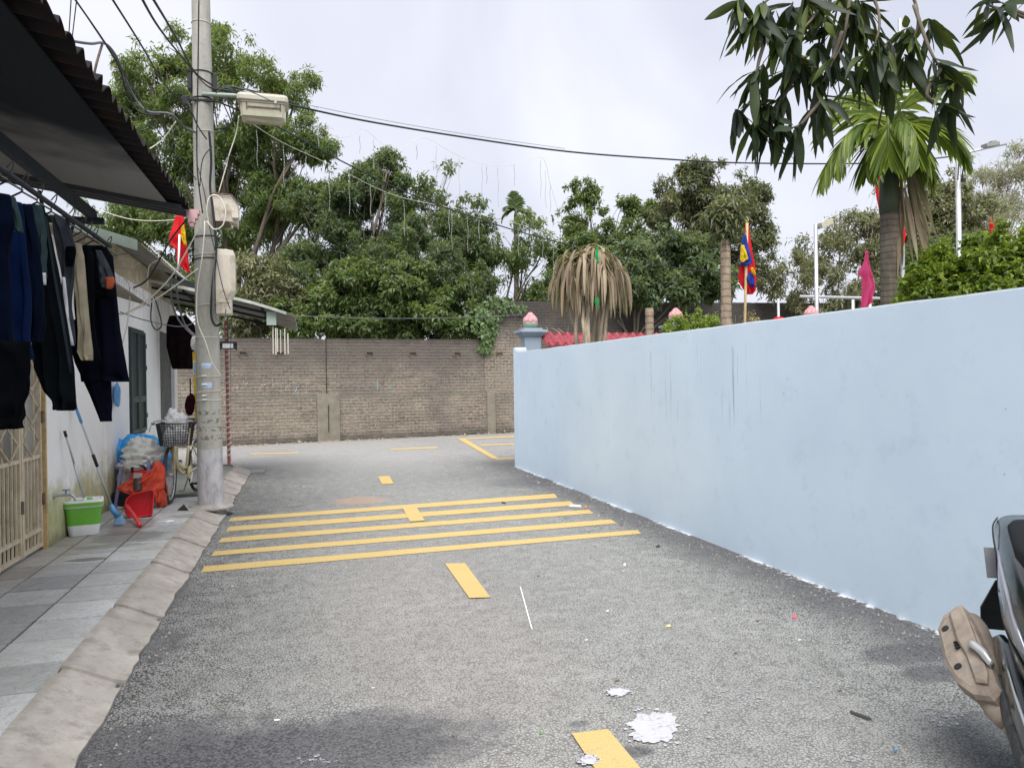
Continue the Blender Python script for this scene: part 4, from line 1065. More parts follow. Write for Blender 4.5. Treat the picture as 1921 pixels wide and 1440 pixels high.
mb = MB(); mb.box((c.x+.14, c.y-.187, c.z+.05), (.025, .014, .055)); under(sl, mb.build('clip', M['lampbody'])); mb = MB(); mb.box((c.x+.02, c.y-.05, c.z+.15), (.30, .08, .03)); mb.box((c.x+.02, c.y-.152, c.z-.02), (.36, .012, .012)); mb.box((c.x-.17, c.y-.150, c.z-.01), (.012, .012, .07)); mb.box((c.x+.19, c.y-.150, c.z-.01), (.012, .012, .07)); split_build(sl, mb, 'bracket', M['iron'])
# meter box with slanted cover
c = PY(420, 396, 9.2)
mbx = empty('meter_box', c, 'small stained cream meter box with a slanted rusty lid high on the pole', 'meter box')
mb = MB(); pr_ = [(-.11, -.14), (.08, -.14), (.15, -.17), (.16, .05), (.09, .15), (-.11, .16)]
mb.prism([(c.x+x, c.y-.12, c.z+z) for x, z in pr_], (0, .24, 0)); under(mbx, mb.build('case', M['box'], bevel=.006))
mb = MB(); mb.tube([(c.x-.12, c.y-.14, c.z+.168), (c.x+.10, c.y-.14, c.z+.156), (c.x+.175, c.y-.14, c.z+.045)], .009, 4); mb.box((c.x-.02, c.y, c.z-.152), (.16, .2, .02)); split_build(mbx, mb, 'lid', M['iron'])
mb = MB(); mb.box((c.x+.135, c.y-.14, c.z-.06), (.07, .08, .10)); under(mbx, mb.build('side_block', M['box'], bevel=.005))
c = PY(424, 530, 9.2)
cb = empty('cable_box', c, 'tall grimy cream cable closure strapped to the pole above the brick wall', 'junction box')
mb = MB(); 
def ringb(z, w, d): return [(c.x-.10, c.y-d, z), (c.x-.03, c.y-d-.008, z), (c.x-.025, c.y-d+.002, z), (c.x+w-.05, c.y-d, z), (c.x+w, c.y-d+.05, z), (c.x+w, c.y+.09, z), (c.x-.10, c.y+.09, z)]
mb.loft([ringb(c.z+.37, .06, .07), ringb(c.z+.36, .085, .09), ringb(c.z+.30, .105, .10), ringb(c.z-.10, .105, .10), ringb(c.z-.20, .06, .10), ringb(c.z-.36, .06, .09), ringb(c.z-.37, .05, .08)])
under(cb, mb.build('case', M['box'], bevel=.004)); mb = MB(); mb.tube([(c.x-.11, c.y-.115, c.z-.24), (c.x+.05, c.y-.115, c.z-.24)], .005, 4); split_build(cb, mb, 'strap', M['iron'])
# yellow guy wire guard
gx = PY(366, 660, 9.75); gy_ = PY(371, 790, 9.75)
yg = empty('guy_wire', (gy_.x, 9.75, .12), 'guy wire in a bright yellow plastic guard close behind the utility pole', 'guy wire')
mb = MB(); mb.tube([gy_, gx], .030, 10); under(yg, mb.build('guard', simple('yellow_guard', (.72, .47, .02), .45, .1)))
mb = MB(); mb.tube([(PXp-.1, 9.45, 3.2), gx, gy_, (gy_.x+.03, 9.75, .12)], .006, 5); under(yg, mb.build('wire', M['iron']))
mb = MB(); q = gx.lerp(gy_, .23); mb.box(q+Vector((-.004, -.033, 0)), (.035, .004, .16)); ys_ = under(yg, mb.build('sticker', stk))
m_ = Matrix.Translation(q+Vector((-.004, -.0365, 0))) @ Matrix.Rotation(math.pi/2, 4, 'X') @ Matrix.Rotation(math.pi/2, 4, 'Z')
t_ = text_mesh('0936 954 568', .024, blu, 'sticker_lettering', None, m_, .001); under(yg, t_)
t_.parent = ys_; t_.matrix_parent_inverse = Matrix.Identity(4)
mb = MB(); c = PY(356, 760, 9.65); mb.blob(c, (.055, .05, .12), 3, .15); mb.blob(c+Vector((.02, 0, .06)), (.045, .05, .08), 5, .15); mb.tube([c+Vector((.01, 0, .1)), c+Vector((.01, 0, .32))], .008, 5)
tag(mb.build('bag', mat_fabric('maroon_cloth', (.09, .02, .035)), smooth=True), 'small maroon bag hanging on the yellow guy wire guard', 'bag')
mb = MB(); c = PY(369, 644, 9.65); mb.blob(c, (.07, .06, .10), 8, .25); 
tag(mb.build('plastic_bag', mat_bag('white_bag', (.75, .75, .77), 1), smooth=True), 'crumpled white plastic bag tied on top of the yellow guard', 'bag')

# ================================================================= CLOTHES ON THE RAIL
rail = empty('clothes_rail', (-1.19, 4, 2.33), 'dark round rail hung under the awning carrying the washing', 'clothes rail')
RZ = lambda y: 2.36
mb = MB(); mb.tube([(-1.19, 1.5, 2.40), (-1.19, 5.38, 2.40)], .013, 8); under(rail, mb.build('rail', M['steel_dark'], smooth=True))
mb = MB()
for y in (2.2, 3.0): 
    for d in (-.03, .03): mb.tube([(-1.19, y+d, 2.40), (-1.62+.2*(y > 4), y+d+.4*(y > 4), 3.16)], .006, 5)
split_build(rail, mb, 'strap', M['black'])
def garment(y, parts, mat, name, label, cat, thick=.07, folds=3, amp=.018, seed=0, trims=(), hang=True):
    pl = lambda px, py: PY(px, py, y)
    top = pl(parts[0][0][1]/2+parts[0][0][2]/2, parts[0][0][0])
    e = empty(name, top, label, cat, 'clothes drying on the rail')
    mb = MB()
    for i, r in enumerate(parts): cloth(mb, r, pl, thick*(1 if i == 0 else .8), folds if i == 0 else 1.4, amp*(1 if i == 0 else .6), seed+i*2.7)
    under(e, mb.build('cloth', mat, smooth=True))
    for (nm, rows, m_, yo) in trims:
        mb = MB(); cloth(mb, rows, lambda px, py: PY(px, py, y-yo), .02, 1, .003, seed+9, 12, 4); under(e, mb.build(nm, m_, smooth=True))
    if hang:
        mb = MB(); t = top; mb.tube(smooth_pts([(-1.19, y, 2.42), (-1.165, y, 2.45), (-1.17, y, 2.415), (-1.19, y, 2.385), (-1.19, y, 2.36)], 4), .003, 5); mb.tube([(-1.25, y, 2.33), (-1.19, y, 2.365), (-1.13, y, 2.33)], .005, 5)
        under(e, mb.build('hanger', M['black']))
    return e
navy = mat_fabric('navy_cloth', (.008, .016, .05)); blueg = mat_fabric('royal_blue_cloth', (.010, .035, .15)); slate = mat_fabric('dark_slate_cloth', (.06, .09, .11))
blk = mat_fabric('black_cloth', (.008, .010, .015)); gryc = mat_fabric('grey_cloth', (.13, .15, .18)); olive = mat_fabric('khaki_knit', (.95, .84, .60)); coal = mat_fabric('charcoal_cloth', (.015, .021, .027))
whc = mat_fabric('white_cloth', (1.8, 1.84, 1.96)); redp = mat_fabric('red_print', (1.1, .25, .12)); teal = mat_fabric('teal_collar', (.10, .17, .18)); dnav = mat_fabric('blue_black_cloth', (.012, .014, .035))
garment(5.30, [[(462, 172, 196), (480, 150, 212), (540, 146, 218), (620, 150, 226), (700, 150, 240), (716, 152, 243)], [(600, 118, 206), (680, 140, 208), (740, 168, 210), (765, 178, 210), (790, 188, 210)]], dnav, 'trousers', 'black cuffed tracksuit trousers hanging farthest along the rail', 'trousers', .09, 3, .02, 1)
garment(5.15, [[(462, 150, 200), (480, 156, 208), (540, 168, 212), (560, 176, 216)]], blk, 'cap', 'rounded black garment bunched at the end of the rail', 'clothes', .08, 2, .01, 2, hang=False)
garment(4.98, [[(470, 180, 190), (500, 184, 206), (525, 186, 216), (540, 190, 213)]], gryc, 'shirt', 'grey T-shirt sleeve with orange and red print edge', 'shirt', .05, 2, .01, 3, [('print', [(520, 197, 214), (530, 199, 216), (542, 200, 210)], redp, .05)])
garment(4.85, [[(462, 130, 168), (480, 138, 176), (540, 140, 176), (610, 146, 174), (680, 142, 190)], [(455, 138, 150), (480, 142, 158), (520, 150, 164), (600, 156, 170), (655, 150, 173), (677, 153, 174)]], blk, 'jumper', 'black jumper behind the khaki sleeve', 'jumper', .07, 3, .02, 4)
garment(4.72, [[(456, 138, 150), (480, 137, 157), (520, 137, 160), (560, 145, 163), (620, 150, 170), (660, 146, 174), (676, 156, 174)]], olive, 'jumper', 'khaki knit jumper sleeve with ribbed cuff', 'jumper', .07, 1.5, .012, 5, [('cuff', [(662, 149, 175), (676, 155, 175)], mat_fabric('khaki_rib', (.8, .68, .48)), .02)])
garment(4.50, [[(405, 95, 120), (430, 100, 134), (465, 106, 141), (490, 112, 140), (520, 118, 136), (580, 118, 132), (645, 124, 139)]], gryc, 'shirt', 'grey polo shirt with black and white trimmed sleeve', 'shirt', .06, 2, .012, 6, [('trim', [(462, 124, 141), (470, 122, 143), (486, 122, 141), (500, 124, 137)], blk, .05), ('side_stripe', [(520, 117, 122), (560, 119, 127), (600, 123, 130), (648, 132, 139)], whc, .045)])
garment(4.20, [[(400, 50, 88), (430, 50, 92), (500, 60, 106), (560, 62, 118), (620, 60, 128), (690, 66, 138), (735, 84, 141), (752, 100, 140), (768, 106, 140)]], coal, 'trousers', 'charcoal tracksuit trousers with wide elastic cuff', 'trousers', .10, 2.5, .022, 7, [('cuff', [(752, 99, 141), (770, 106, 140)], blk, .03), ('seam', [(405, 84, 87), (500, 98, 101), (600, 116, 119), (700, 132, 135)], slate, .045)])
garment(4.00, [[(385, 40, 80), (410, 52, 84), (440, 56, 88), (470, 62, 87), (500, 70, 85), (520, 76, 84)]], teal, 'blouse', 'dark teal blouse with a small white care label', 'blouse', .05, 2, .012, 8, [('care_label', [(512, 75, 86), (534, 78, 86)], whc, .045)])
garment(3.80, [[(385, 20, 60), (420, 30, 66), (480, 34, 74), (540, 44, 80), (590, 46, 80), (630, 52, 72), (642, 56, 70)]], navy, 'jacket', 'navy zipped jacket hanging between the blouse and the blue shirt', 'jacket', .09, 3, .018, 9)
garment(3.62, [[(380, -20, 40), (430, -10, 44), (520, 10, 50), (600, 10, 52), (664, 14, 56), (674, 16, 56)]], blueg, 'shirt', 'royal blue long sleeved work shirt', 'shirt', .09, 2.5, .02, 10)
garment(3.45, [[(370, 4, 28), (400, 12, 38), (430, 18, 44), (436, 30, 44)]], teal, 'collar', 'faded dark green jacket collar over the blue shirt', 'jacket', .04, 1.5, .008, 11)
garment(3.38, [[(365, -60, 18), (420, -60, 26), (460, -60, 14), (480, -60, 12), (560, -60, 20), (660, -60, 24), (668, -60, 22)]], navy, 'jacket', 'dark navy jacket cut off by the left edge of the picture', 'jacket', .10, 3, .02, 12)
garment(3.30, [[(640, -40, 56), (690, -40, 58), (740, -30, 52), (780, -10, 38), (804, 4, 34)]], blk, 'trousers', 'black trousers hanging lowest in front of the gate', 'trousers', .10, 2, .02, 13, hang=False)
# dark jacket hanging at the doorway
e = empty('jacket', (-1.6, 12.2, 2.4), 'dark maroon jacket hung in the doorway under the tin awning', 'jacket'); mb = MB()
cloth(mb, [(592, 318, 350), (610, 312, 366), (650, 312, 368), (688, 322, 364), (692, 324, 360)], lambda x, y: PY(x, y, 12.2), .1, 3, .02, 4)
under(e, mb.build('cloth', mat_fabric('maroon_black', (.022, .012, .016)), smooth=True))
mb = MB(); c = PX(214, 740, -2.12); mb.blob(c+Vector((.03, 0, 0)), (.035, .07, .14), 4, .2)
tag(mb.build('blue_bag', M['blue_plastic'], smooth=True), 'small blue plastic bag hanging on the white wall', 'bag')

# ================================================================= MOP, BUCKET, BRUSH, TAP
bc = Vector((-2.02, 7.95, .12))
bk = empty('mop_bucket', bc, 'lime green and white mop bucket with a white rim', 'bucket', rz=.22)
def rbox(hx, hy, z, k=.05, n_=4):
    out = []; hx *= .88; hy *= .88
    for (sx, sy, a0) in ((1, 1, 0), (-1, 1, 90), (-1, -1, 180), (1, -1, 270)):
        for i in range(n_+1):
            a = math.radians(a0+90*i/n_); out.append((sx*(hx-k)+k*math.cos(a), sy*(hy-k)+k*math.sin(a), z))
    return out
mb = MB(); mb.loft([rbox(.137, .115, .0), rbox(.142, .12, .01), rbox(.155, .13, .10)]); mb.build('foot', M['white'], bk, True, auto=40)
mb = MB(); mb.loft([rbox(.156, .131, .10), rbox(.172, .148, .262)]); mb.build('body', M['green_plastic'], bk, True, auto=40)
mb = MB(); mb.loft([rbox(.180, .156, .262), rbox(.190, .165, .275)]); mb.loft([rbox(.190, .165, .310), rbox(.185, .16, .328), rbox(.165, .14, .328), rbox(.150, .125, .30)]); mb.build('rim', M['white'], bk, True, auto=40)
mb = MB(); mb.loft([rbox(.187, .162, .276), rbox(.189, .164, .309)]); mb.lathe([(.03, .29), (.035, .32), (.02, .345)], (.05, -.05, 0), 12); mb.build('collar', M['green_plastic'], bk, True, auto=40)
mb = MB(); mb.lathe([(.075, .305), (.08, .325), (.06, .33)], (.03, -.01, 0), 16); mb.build('wringer', M['white'], bk, True, auto=40)
mt = PX(121, 808, -2.115); mbot = bc+Vector((.03, -.06, .30))
mp = empty('mop', mbot, 'steel handled mop standing in the bucket and leaning on the wall', 'mop')
mb = MB(); mb.tube([mbot, mbot.lerp(mt, .55)], .011, 10); mb.tube([mbot.lerp(mt, .55), mt], .0085, 10); under(mp, mb.build('handle', M['steel'], smooth=True))
mb = MB(); mb.tube([mt.lerp(mbot, .08), mt], .013, 10); under(mp, mb.build('grip', M['black'], smooth=True))
mb = MB(); mb.tube([mbot-Vector((0, 0, .01)), mbot.lerp(mt, .07)], .019, 10); mb.blob(mbot+Vector((0, 0, 0)), (.06, .055, .025), 3, .3); under(mp, mb.build('mop_head', M['white'], smooth=True))
bt = PX(141, 760, -2.10); bb = G(222, 984, .125)
br = empty('brush', bb, 'long handled light blue brush leaning on the white wall right of the mop', 'brush')
mb = MB(); mb.tube([bb.lerp(bt, .16), bb.lerp(bt, .60)], .012, 10); mb.tube([bb.lerp(bt, .5), bb.lerp(bt, .88)], .009, 10); under(br, mb.build('handle', M['steel'], smooth=True))
mb = MB(); mb.tube([bb.lerp(bt, .50), bb.lerp(bt, .60)], .015, 10); under(br, mb.build('joint_grip', M['black'], smooth=True))
mb = MB(); mb.tube([bb.lerp(bt, .86), bt], .014, 10); under(br, mb.build('grip', M['blue_plastic'], smooth=True))
mb = MB(); mb.tube([bb+Vector((0, 0, .09)), bb.lerp(bt, .13), bb.lerp(bt, .18)], [.035, .028, .016], 10); under(br, mb.build('socket', M['blue_plastic'], smooth=True))
mb = MB(); rg = random.Random(4)
for k in range(170):
    a = rg.uniform(0, 6.28); r = rg.uniform(0, 1)**.5; p0 = bb+Vector((r*.03*math.cos(a), r*.026*math.sin(a), .10)); p1 = bb+Vector((r*.058*math.cos(a)+.01, r*.04*math.sin(a)-.01, rg.uniform(.0, .02)))
    mb.tube([p0, p0.lerp(p1, .5)+Vector((.003, 0, 0)), p1], .0018, 3, False)
under(br, mb.build('bristles', simple('pale_blue_bristle', (.24, .40, .58), .7, .2)))
tp_ = PX(100, 930, -2.15)
tap = empty('tap', tp_, 'small metal tap on the wall above the mop bucket', 'tap')
mb = MB(); mb.tube(smooth_pts([tp_, tp_+Vector((.08, 0, .005)), tp_+Vector((.15, 0, 0)), tp_+Vector((.175, 0, -.05))], 4), .012, 8); mb.tube([tp_+Vector((0, 0, 0)), tp_+Vector((.012, 0, 0))], .025, 10); under(tap, mb.build('spout', M['steel'], smooth=True))
mb = MB(); mb.tube([tp_+Vector((.1, 0, .01)), tp_+Vector((.1, 0, .045))], .008, 6); mb.box(tp_+Vector((.1, 0, .048)), (.06, .014, .01)); under(tap, mb.build('lever', simple('tap_lever', (.1, .2, .35), .4)))

# ================================================================= THE PILE OF PLASTIC BY THE WALL
st = empty('plastic_stool', (-1.9, 9.75, .12), 'lilac plastic stool buried under plastic bags against the wall', 'stool')
A = lambda px, py, y: PY(px, py, y)
mb = MB(); 
for (x0, y0_, x1, y1_, yy) in ((229, 866, 216, 935, 9.45), (278, 864, 284, 930, 9.45)):
    a_ = A(x0, y0_, yy); b_ = A(x1, y1_, yy); b_.z = .125
    mb.tube([a_, b_], .022, 4); mb.tube([a_+Vector((-.02, .34, 0)), b_+Vector((-.02, .36, 0))], .022, 4)
split_build(st, mb, 'leg', M['purple_plastic']); 
mb = MB(); c = A(252, 868, 9.78); mb.box(c, (.34, .30, .04)); mb.box(c+Vector((0, -.15, -.035)), (.34, .02, .05)); under(st, mb.build('seat', M['purple_plastic'], bevel=.01))
mb = MB(); mb.blob(A(262, 850, 9.95), (.31, .22, .22), 2, .25, 2.2, 40, 26); mb.blob(A(303, 868, 9.95), (.09, .12, .13), 6, .3); mb.blob(A(222, 850, 9.9), (.08, .14, .16), 9, .3)
tag(mb.build('blue_bag', simple('blue_sack', (.02, .33, .74), .35, .15, spec=.5, bump=.6, bscale=14), smooth=True), 'big bright blue plastic sack at the back of the pile', 'bag')
mb = MB(); mb.blob(A(268, 848, 9.62), (.205, .17, .16), 11, .35, 3.0, 44, 28); mb.blob(A(250, 872, 9.5), (.16, .12, .07), 15, .4, 3.0, 36, 20)
tag(mb.build('clear_bag', mat_bag('cloudy_clear_plastic', (.96, .97, .90), .95, .12), smooth=True), 'cloudy see-through plastic bag on top of the pile', 'bag')
mb = MB(); mb.blob(A(243, 905, 9.7), (.13, .14, .22), 17, .2, 2.0); 
tag(mb.build('clear_bag', mat_bag('white_cloth_bag', (.75, .75, .74), 1, .4), smooth=True), 'pale sack stuffed under the stool', 'bag')
hm = empty('toolbox', A(262, 890, 9.45), 'red and black case with a grey label between the bags', 'case')
mb = MB(); c = A(262, 895, 9.5); mb.box(c, (.17, .16, .20), Matrix.Rotation(.15, 3, 'Y')); under(hm, mb.build('case', M['red_plastic'], bevel=.02))
mb = MB(); mb.tube(smooth_pts([c+Vector((-.06, -.09, .07)), c+Vector((-.05, -.10, .125)), c+Vector((.05, -.10, .14)), c+Vector((.08, -.09, .1))], 4), .014, 6); under(hm, mb.build('handle', M['black'], smooth=True))
mb = MB(); mb.box(c+Vector((0, -.093, .025)), (.09, .01, .07), Matrix.Rotation(.15, 3, 'Y')); under(hm, mb.build('label_panel', simple('grey_label', (.4, .42, .42), .5)))
mb = MB(); mb.box(A(250, 935, 9.6), (.40, .25, .18)); o = mb.build('crate', M['black'], bevel=.02); tag(o, 'low black crate in the shade under the bags', 'crate')
mb = MB(); c = A(258, 906, 9.25); mb.tube([c+Vector((0, 0, -.08)), c+Vector((0, .03, .05))], .045, 14); tag(mb.build('can', simple('dark_can', (.06, .055, .055), .35, metal=.3), smooth=True, auto=50), 'dark metal can standing behind the red dustpan', 'can')
mb = MB()
cloth(mb, [(872, 296, 306), (880, 284, 310), (895, 262, 311), (905, 232, 310), (915, 218, 309), (922, 226, 300), (930, 260, 296)], lambda x, y: A(x, y, 9.32), .14, 4, .02, 3, 30)
cloth(mb, [(866, 290, 302), (880, 286, 310), (910, 284, 310), (935, 292, 308), (940, 296, 306)], lambda x, y: A(x, y, 9.36), .14, 4, .02, 8, 30)
mb.blob(A(302, 925, 9.42), (.07, .09, .20), 21, .25, 2.5)
tag(mb.build('red_bag', mat_bag('red_orange_bag', (.95, .14, .07), .85, .2), smooth=True), 'flaring red orange plastic bag beside the bicycle wheel', 'bag')
dpc = G(262, 970, .12)
dp = empty('dustpan', dpc, 'bright red plastic dustpan tipped on its edge with its handle on the tiles', 'dustpan')
dy = dpc.y; P_ = lambda x, y, yo=0: PY(x, y, dy+yo)
outer = [(233, 950), (236, 936), (246, 926), (286, 917), (290, 920), (289, 940), (286, 966), (262, 970), (242, 971), (234, 962)]
mb = MB(); back = [P_(x, y, .10) for x, y in outer]; front = [P_(x, y, 0) for x, y in outer]; cen = Vector((0, 0, 0))
for p in front: cen += p/len(front)
inn = [p.lerp(cen, .10) for p in front]; innb = [p.lerp(cen, .12)+Vector((0, -.01, 0)) for p in back]
n_ = len(outer)
mb.add(front+back+inn+innb, [(i, (i+1) % n_, n_+(i+1) % n_, n_+i) for i in range(n_)]+[tuple(range(n_, 2*n_))]+[(i, 2*n_+i, 2*n_+(i+1) % n_, (i+1) % n_) for i in range(n_)]+
       [(2*n_+i, 3*n_+i, 3*n_+(i+1) % n_, 2*n_+(i+1) % n_) for i in range(n_)]+[tuple(range(3*n_, 4*n_))])
under(dp, mb.build('pan', M['red_plastic'], bevel=.003))
mb = MB()
for k in range(6): 
    a_ = P_(250+k*6, 934-k*.8, .075); b_ = P_(250+k*6, 962-k*.6, .075); mb.tube([a_, b_], .004, 5)
split_build(dp, mb, 'rib', M['red_plastic'])
mb = MB(); h0 = P_(238, 948, .0); h1_ = G(262, 985, .14); mb.tube(smooth_pts([h0, h0.lerp(h1_, .5)+Vector((0, 0, .015)), h1_], 4), [.019]*8+[.022], 10); under(dp, mb.build('handle', M['red_plastic'], smooth=True))
mb = MB(); a_ = [G(332, 957, .121), G(344, 948, .121), G(354, 957, .121)]; 
mb.add([a_[0], a_[2], G(345, 953, .121), G(345, 950, .145)+Vector((0, 0, .03))], [(0, 1, 3), (1, 2, 3), (2, 0, 3)])
tag(mb.build('rubber_scrap', M['black']), 'torn black triangular scrap lying on the tiles near the pole', 'scrap')
mb = MB(); mb.blob(G(316, 978, .125), (.05, .035, .012), 4, .5); tag(mb.build('paper_scrap', M['white'], smooth=True), 'crumpled white paper on the tiles left of the kerb', 'paper')
mb = MB(); mb.blob(G(221, 952, .13), (.05, .03, .015), 7, .5); tag(mb.build('paper_scrap', M['white'], smooth=True), 'crumpled whitish wrapper beside the blue brush', 'paper')
mb = MB(); mb.box(G(485, 884, .02), (.22, .42, .04)); o = mb.build('paving_slab', M['conc'], bevel=.006); tag(o, 'loose grey concrete slab at the corner of the kerb', 'slab')

# ================================================================= BICYCLE
fw = Vector((-1.54, 9.66, .12)); rw = Vector((-1.38, 10.68, .12)); R_ = .335
bi = empty('bicycle', fw, 'old cream city bicycle with black front basket parked behind the pole', 'bicycle')
fd = (fw-rw).normalized(); sd_ = Vector((fd.y, -fd.x, 0)); up_ = Vector((0, 0, 1))
creamf = simple('cream_frame', (.58, .50, .28), .35, .1, spec=.5); chrome = simple('chrome', (.6, .6, .6), .25, .1, metal=.8)
def wheel(c, ax, f, nm):
    t = MB()
    def circ(R, r, n_=48, m_=8): t.tube([c+(f*math.cos(a)+up_*math.sin(a))*R for a in np.linspace(0, 2*math.pi, n_+1)], r, m_, False)
    circ(R_-.018, .019); w = under(bi, t.build('wheel', M['black'], smooth=True))
    t = MB(); 
    t.tube([c+(f*math.cos(a)+up_*math.sin(a))*(R_-.042) for a in np.linspace(0, 2*math.pi, 49)], .010, 6, False); r_ = t.build('rim', chrome, smooth=True); r_.parent = w
    t = MB(); t.tube([c-ax*.04, c+ax*.04], .022, 10)
    for k in range(28):
        a = 2*math.pi*k/28; a2 = a+(.35 if k % 2 else -.35); t.tube([c+ax*(.025 if k % 2 else -.025)+(f*math.cos(a2)+up_*math.sin(a2))*.02, c+(f*math.cos(a)+up_*math.sin(a))*(R_-.045)], .0016, 3, False)
    s_ = t.build('spokes', M['steel'], smooth=True); s_.parent = w
ffd = (Matrix.Rotation(.13, 3, 'Z') @ fd); fsd = Vector((ffd.y, -ffd.x, 0))
fc = fw+up_*R_; rc = rw+up_*R_
wheel(fc, fsd, ffd, 'f'); wheel(rc, sd_, fd, 'r')
hd = fc-fd*.10+up_*.47; bb_ = fc-fd*.60+up_*(-.04); seat_ = fc-fd*.78+up_*.50; hd2 = fc-fd*.075+up_*.36
mb = MB(); mb.tube([fc-fd*.065+up_*.30, hd], .019, 10); mb.tube(smooth_pts([hd2, hd2.lerp(bb_, .4)-up_*.10, bb_+up_*.05, bb_], 5), .024, 10)
mb.tube(smooth_pts([hd2-up_*.04+fd*.0, hd2.lerp(bb_, .45)-up_*.16, bb_], 5), .020, 10)
mb.tube([bb_, seat_], .016, 10)
for s_ in (-1, 1): mb.tube([bb_+sd_*.03*s_, rc+sd_*.055*s_], .010, 8); mb.tube([seat_.lerp(bb_, .2), rc+sd_*.055*s_], .009, 8)
under(bi, mb.build('frame', creamf, smooth=True))
mb = MB()
for s_ in (-1, 1): mb.tube(smooth_pts([hd-up_*.20+fsd*.02*s_, fc+up_*.36+fsd*.045*s_, fc+up_*.12+fsd*.05*s_, fc+fsd*.05*s_], 4), .011, 8)
under(bi, mb.build('fork', creamf, smooth=True))
mb = MB(); 
for a0, a1, c0, ax in ((-.35, 2.5, rc, sd_),):
    rings = []
    for a in np.linspace(a0, a1, 18):
        d = (-fd*math.cos(a)+up_*math.sin(a)); rings.append([c0+d*(R_+.02)+ax*.026, c0+d*(R_+.032), c0+d*(R_+.02)-ax*.026, c0+d*(R_+.026)])
    mb.loft(rings)
split_build(bi, mb, 'mudguard', chrome, smooth=True)
mb = MB(); hb = hd+up_*.10; L_ = A(302, 778, 9.5); 
mb.tube([hd-up_*.02, hb], .013, 8)
mb.tube(smooth_pts([hb, hb+fsd*.10+up_*.06, hb+fsd*.20+up_*.05-ffd*.05, hb+fsd*.24+up_*.02-ffd*.2], 5), .011, 8); mb.tube(smooth_pts([hb, hb-fsd*.10+up_*.06, hb-fsd*.20+up_*.05-ffd*.05, hb-fsd*.24+up_*.02-ffd*.2], 5), .011, 8)
for s_ in (-1, 1): mb.tube(smooth_pts([hb+fsd*.17*s_+up_*.055, hb+fsd*.22*s_+up_*.02+ffd*.02, hb+fsd*.25*s_-up_*.06], 4), .006, 6)
under(bi, mb.build('handlebar', chrome, smooth=True))
mb = MB()
for s_ in (-1, 1): mb.tube([hb+fsd*.24*s_+up_*.02-ffd*.2, hb+fsd*.238*s_+up_*.024-ffd*.10], .016, 8)
under(bi, mb.build('grip', M['black'], smooth=True))
# basket as real wires
bc_ = A(330, 814, 9.52); mb = MB(); Wt, Wb, Dt, Db, Hh = .190, .155, .13, .10, .125
def bp(u, v, s_):  # u around 0..4, v height 0..1
    w = Wb+(Wt-Wb)*v; d = Db+(Dt-Db)*v; k = int(u) % 4; t = u-int(u)
    cs = [(-w, -d), (w, -d), (w, d), (-w, d)]; a = cs[k]; b = cs[(k+1) % 4]
    return bc_+Vector((a[0]+(b[0]-a[0])*t, a[1]+(b[1]-a[1])*t, -Hh+2*Hh*v))
for v in np.linspace(0, 1, 9): mb.tube([bp(u, v, 0) for u in (0, 1, 2, 3, 3.9999)], .0036 if v < 1 else .008, 4, False)
for k in range(4):
    for t in np.linspace(0, .999, 14 if k % 2 == 0 else 9): mb.tube([bp(k+t, 0, 0), bp(k+t, 1, 0)], .0036, 4, False)
for t in np.linspace(-1, 1, 10): mb.tube([bc_+Vector((t*Wb, -Db, -Hh)), bc_+Vector((t*Wb, Db, -Hh))], .0022, 4, False)
under(bi, mb.build('basket', M['black']))
mb = MB(); mb.tube([bb_-sd_*.07, bb_+sd_*.07], .018, 8); mb.lathe([(.085, -.004), (.085, .004)], bb_-sd_*.045, 24, Matrix(((fd.x, 0, sd_.x), (fd.y, 0, sd_.y), (0, 1, 0)))); under(bi, mb.build('chainring', creamf))
for s_, d_ in ((-1, .9), (1, -2.2)):
    e_ = bb_+(fd*math.cos(d_)+up_*math.sin(d_)*-1)*.165
    mb = MB(); mb.tube([bb_+sd_*.075*s_, e_+sd_*.08*s_], .009, 6); o1 = under(bi, mb.build('crank', chrome)); mb = MB(); mb.box(e_+sd_*.13*s_, (.09, .08, .022)); o2 = mb.build('pedal', M['black'], bevel=.004); o2.parent = o1
mb = MB(); mb.loft([[seat_+up_*.09-fd*a+sd_*w*k+up_*z for k, z in ((-1, 0), (-.6, .035), (.6, .035), (1, 0), (.6, -.02), (-.6, -.02))] for a, w in ((-.10, .02), (0, .035), (.08, .08), (.14, .085), (.16, .05))]); mb.tube([seat_, seat_+up_*.1], .013, 6); under(bi, mb.build('saddle', M['black'], smooth=True))
mb = MB(); mb.tube([rc-up_*.02+sd_*.06, rw+sd_*.16+fd*.02+up_*.008, rw+sd_*.22+fd*.02+up_*.008], .007, 6); mb.tube([rc-up_*.02-sd_*.06, rw-sd_*.16+up_*.008], .007, 6); split_build(bi, mb, 'kickstand', M['iron'])
mb = MB()
for (x, y, r) in ((-.06, .0, .9), (.05, -.02, 1.0)): mb.blob(bc_+Vector((x, y, -.02)), (.085*r, .08, .115), 5+x*10, .25, 2.4, 26, 18)
mb.blob(bc_+Vector((-.03, 0, .16)), (.085, .07, .12), 12, .3, 2.6, 26, 18); mb.blob(bc_+Vector((.05, 0, .12)), (.085, .06, .12), 15, .3, 2.6, 26, 18)
tag(mb.build('carrier_bag', mat_bag('grey_white_bag', (.66, .67, .70), 1, .35), smooth=True), 'grey white carrier bag stuffed in the bicycle basket', 'bag')

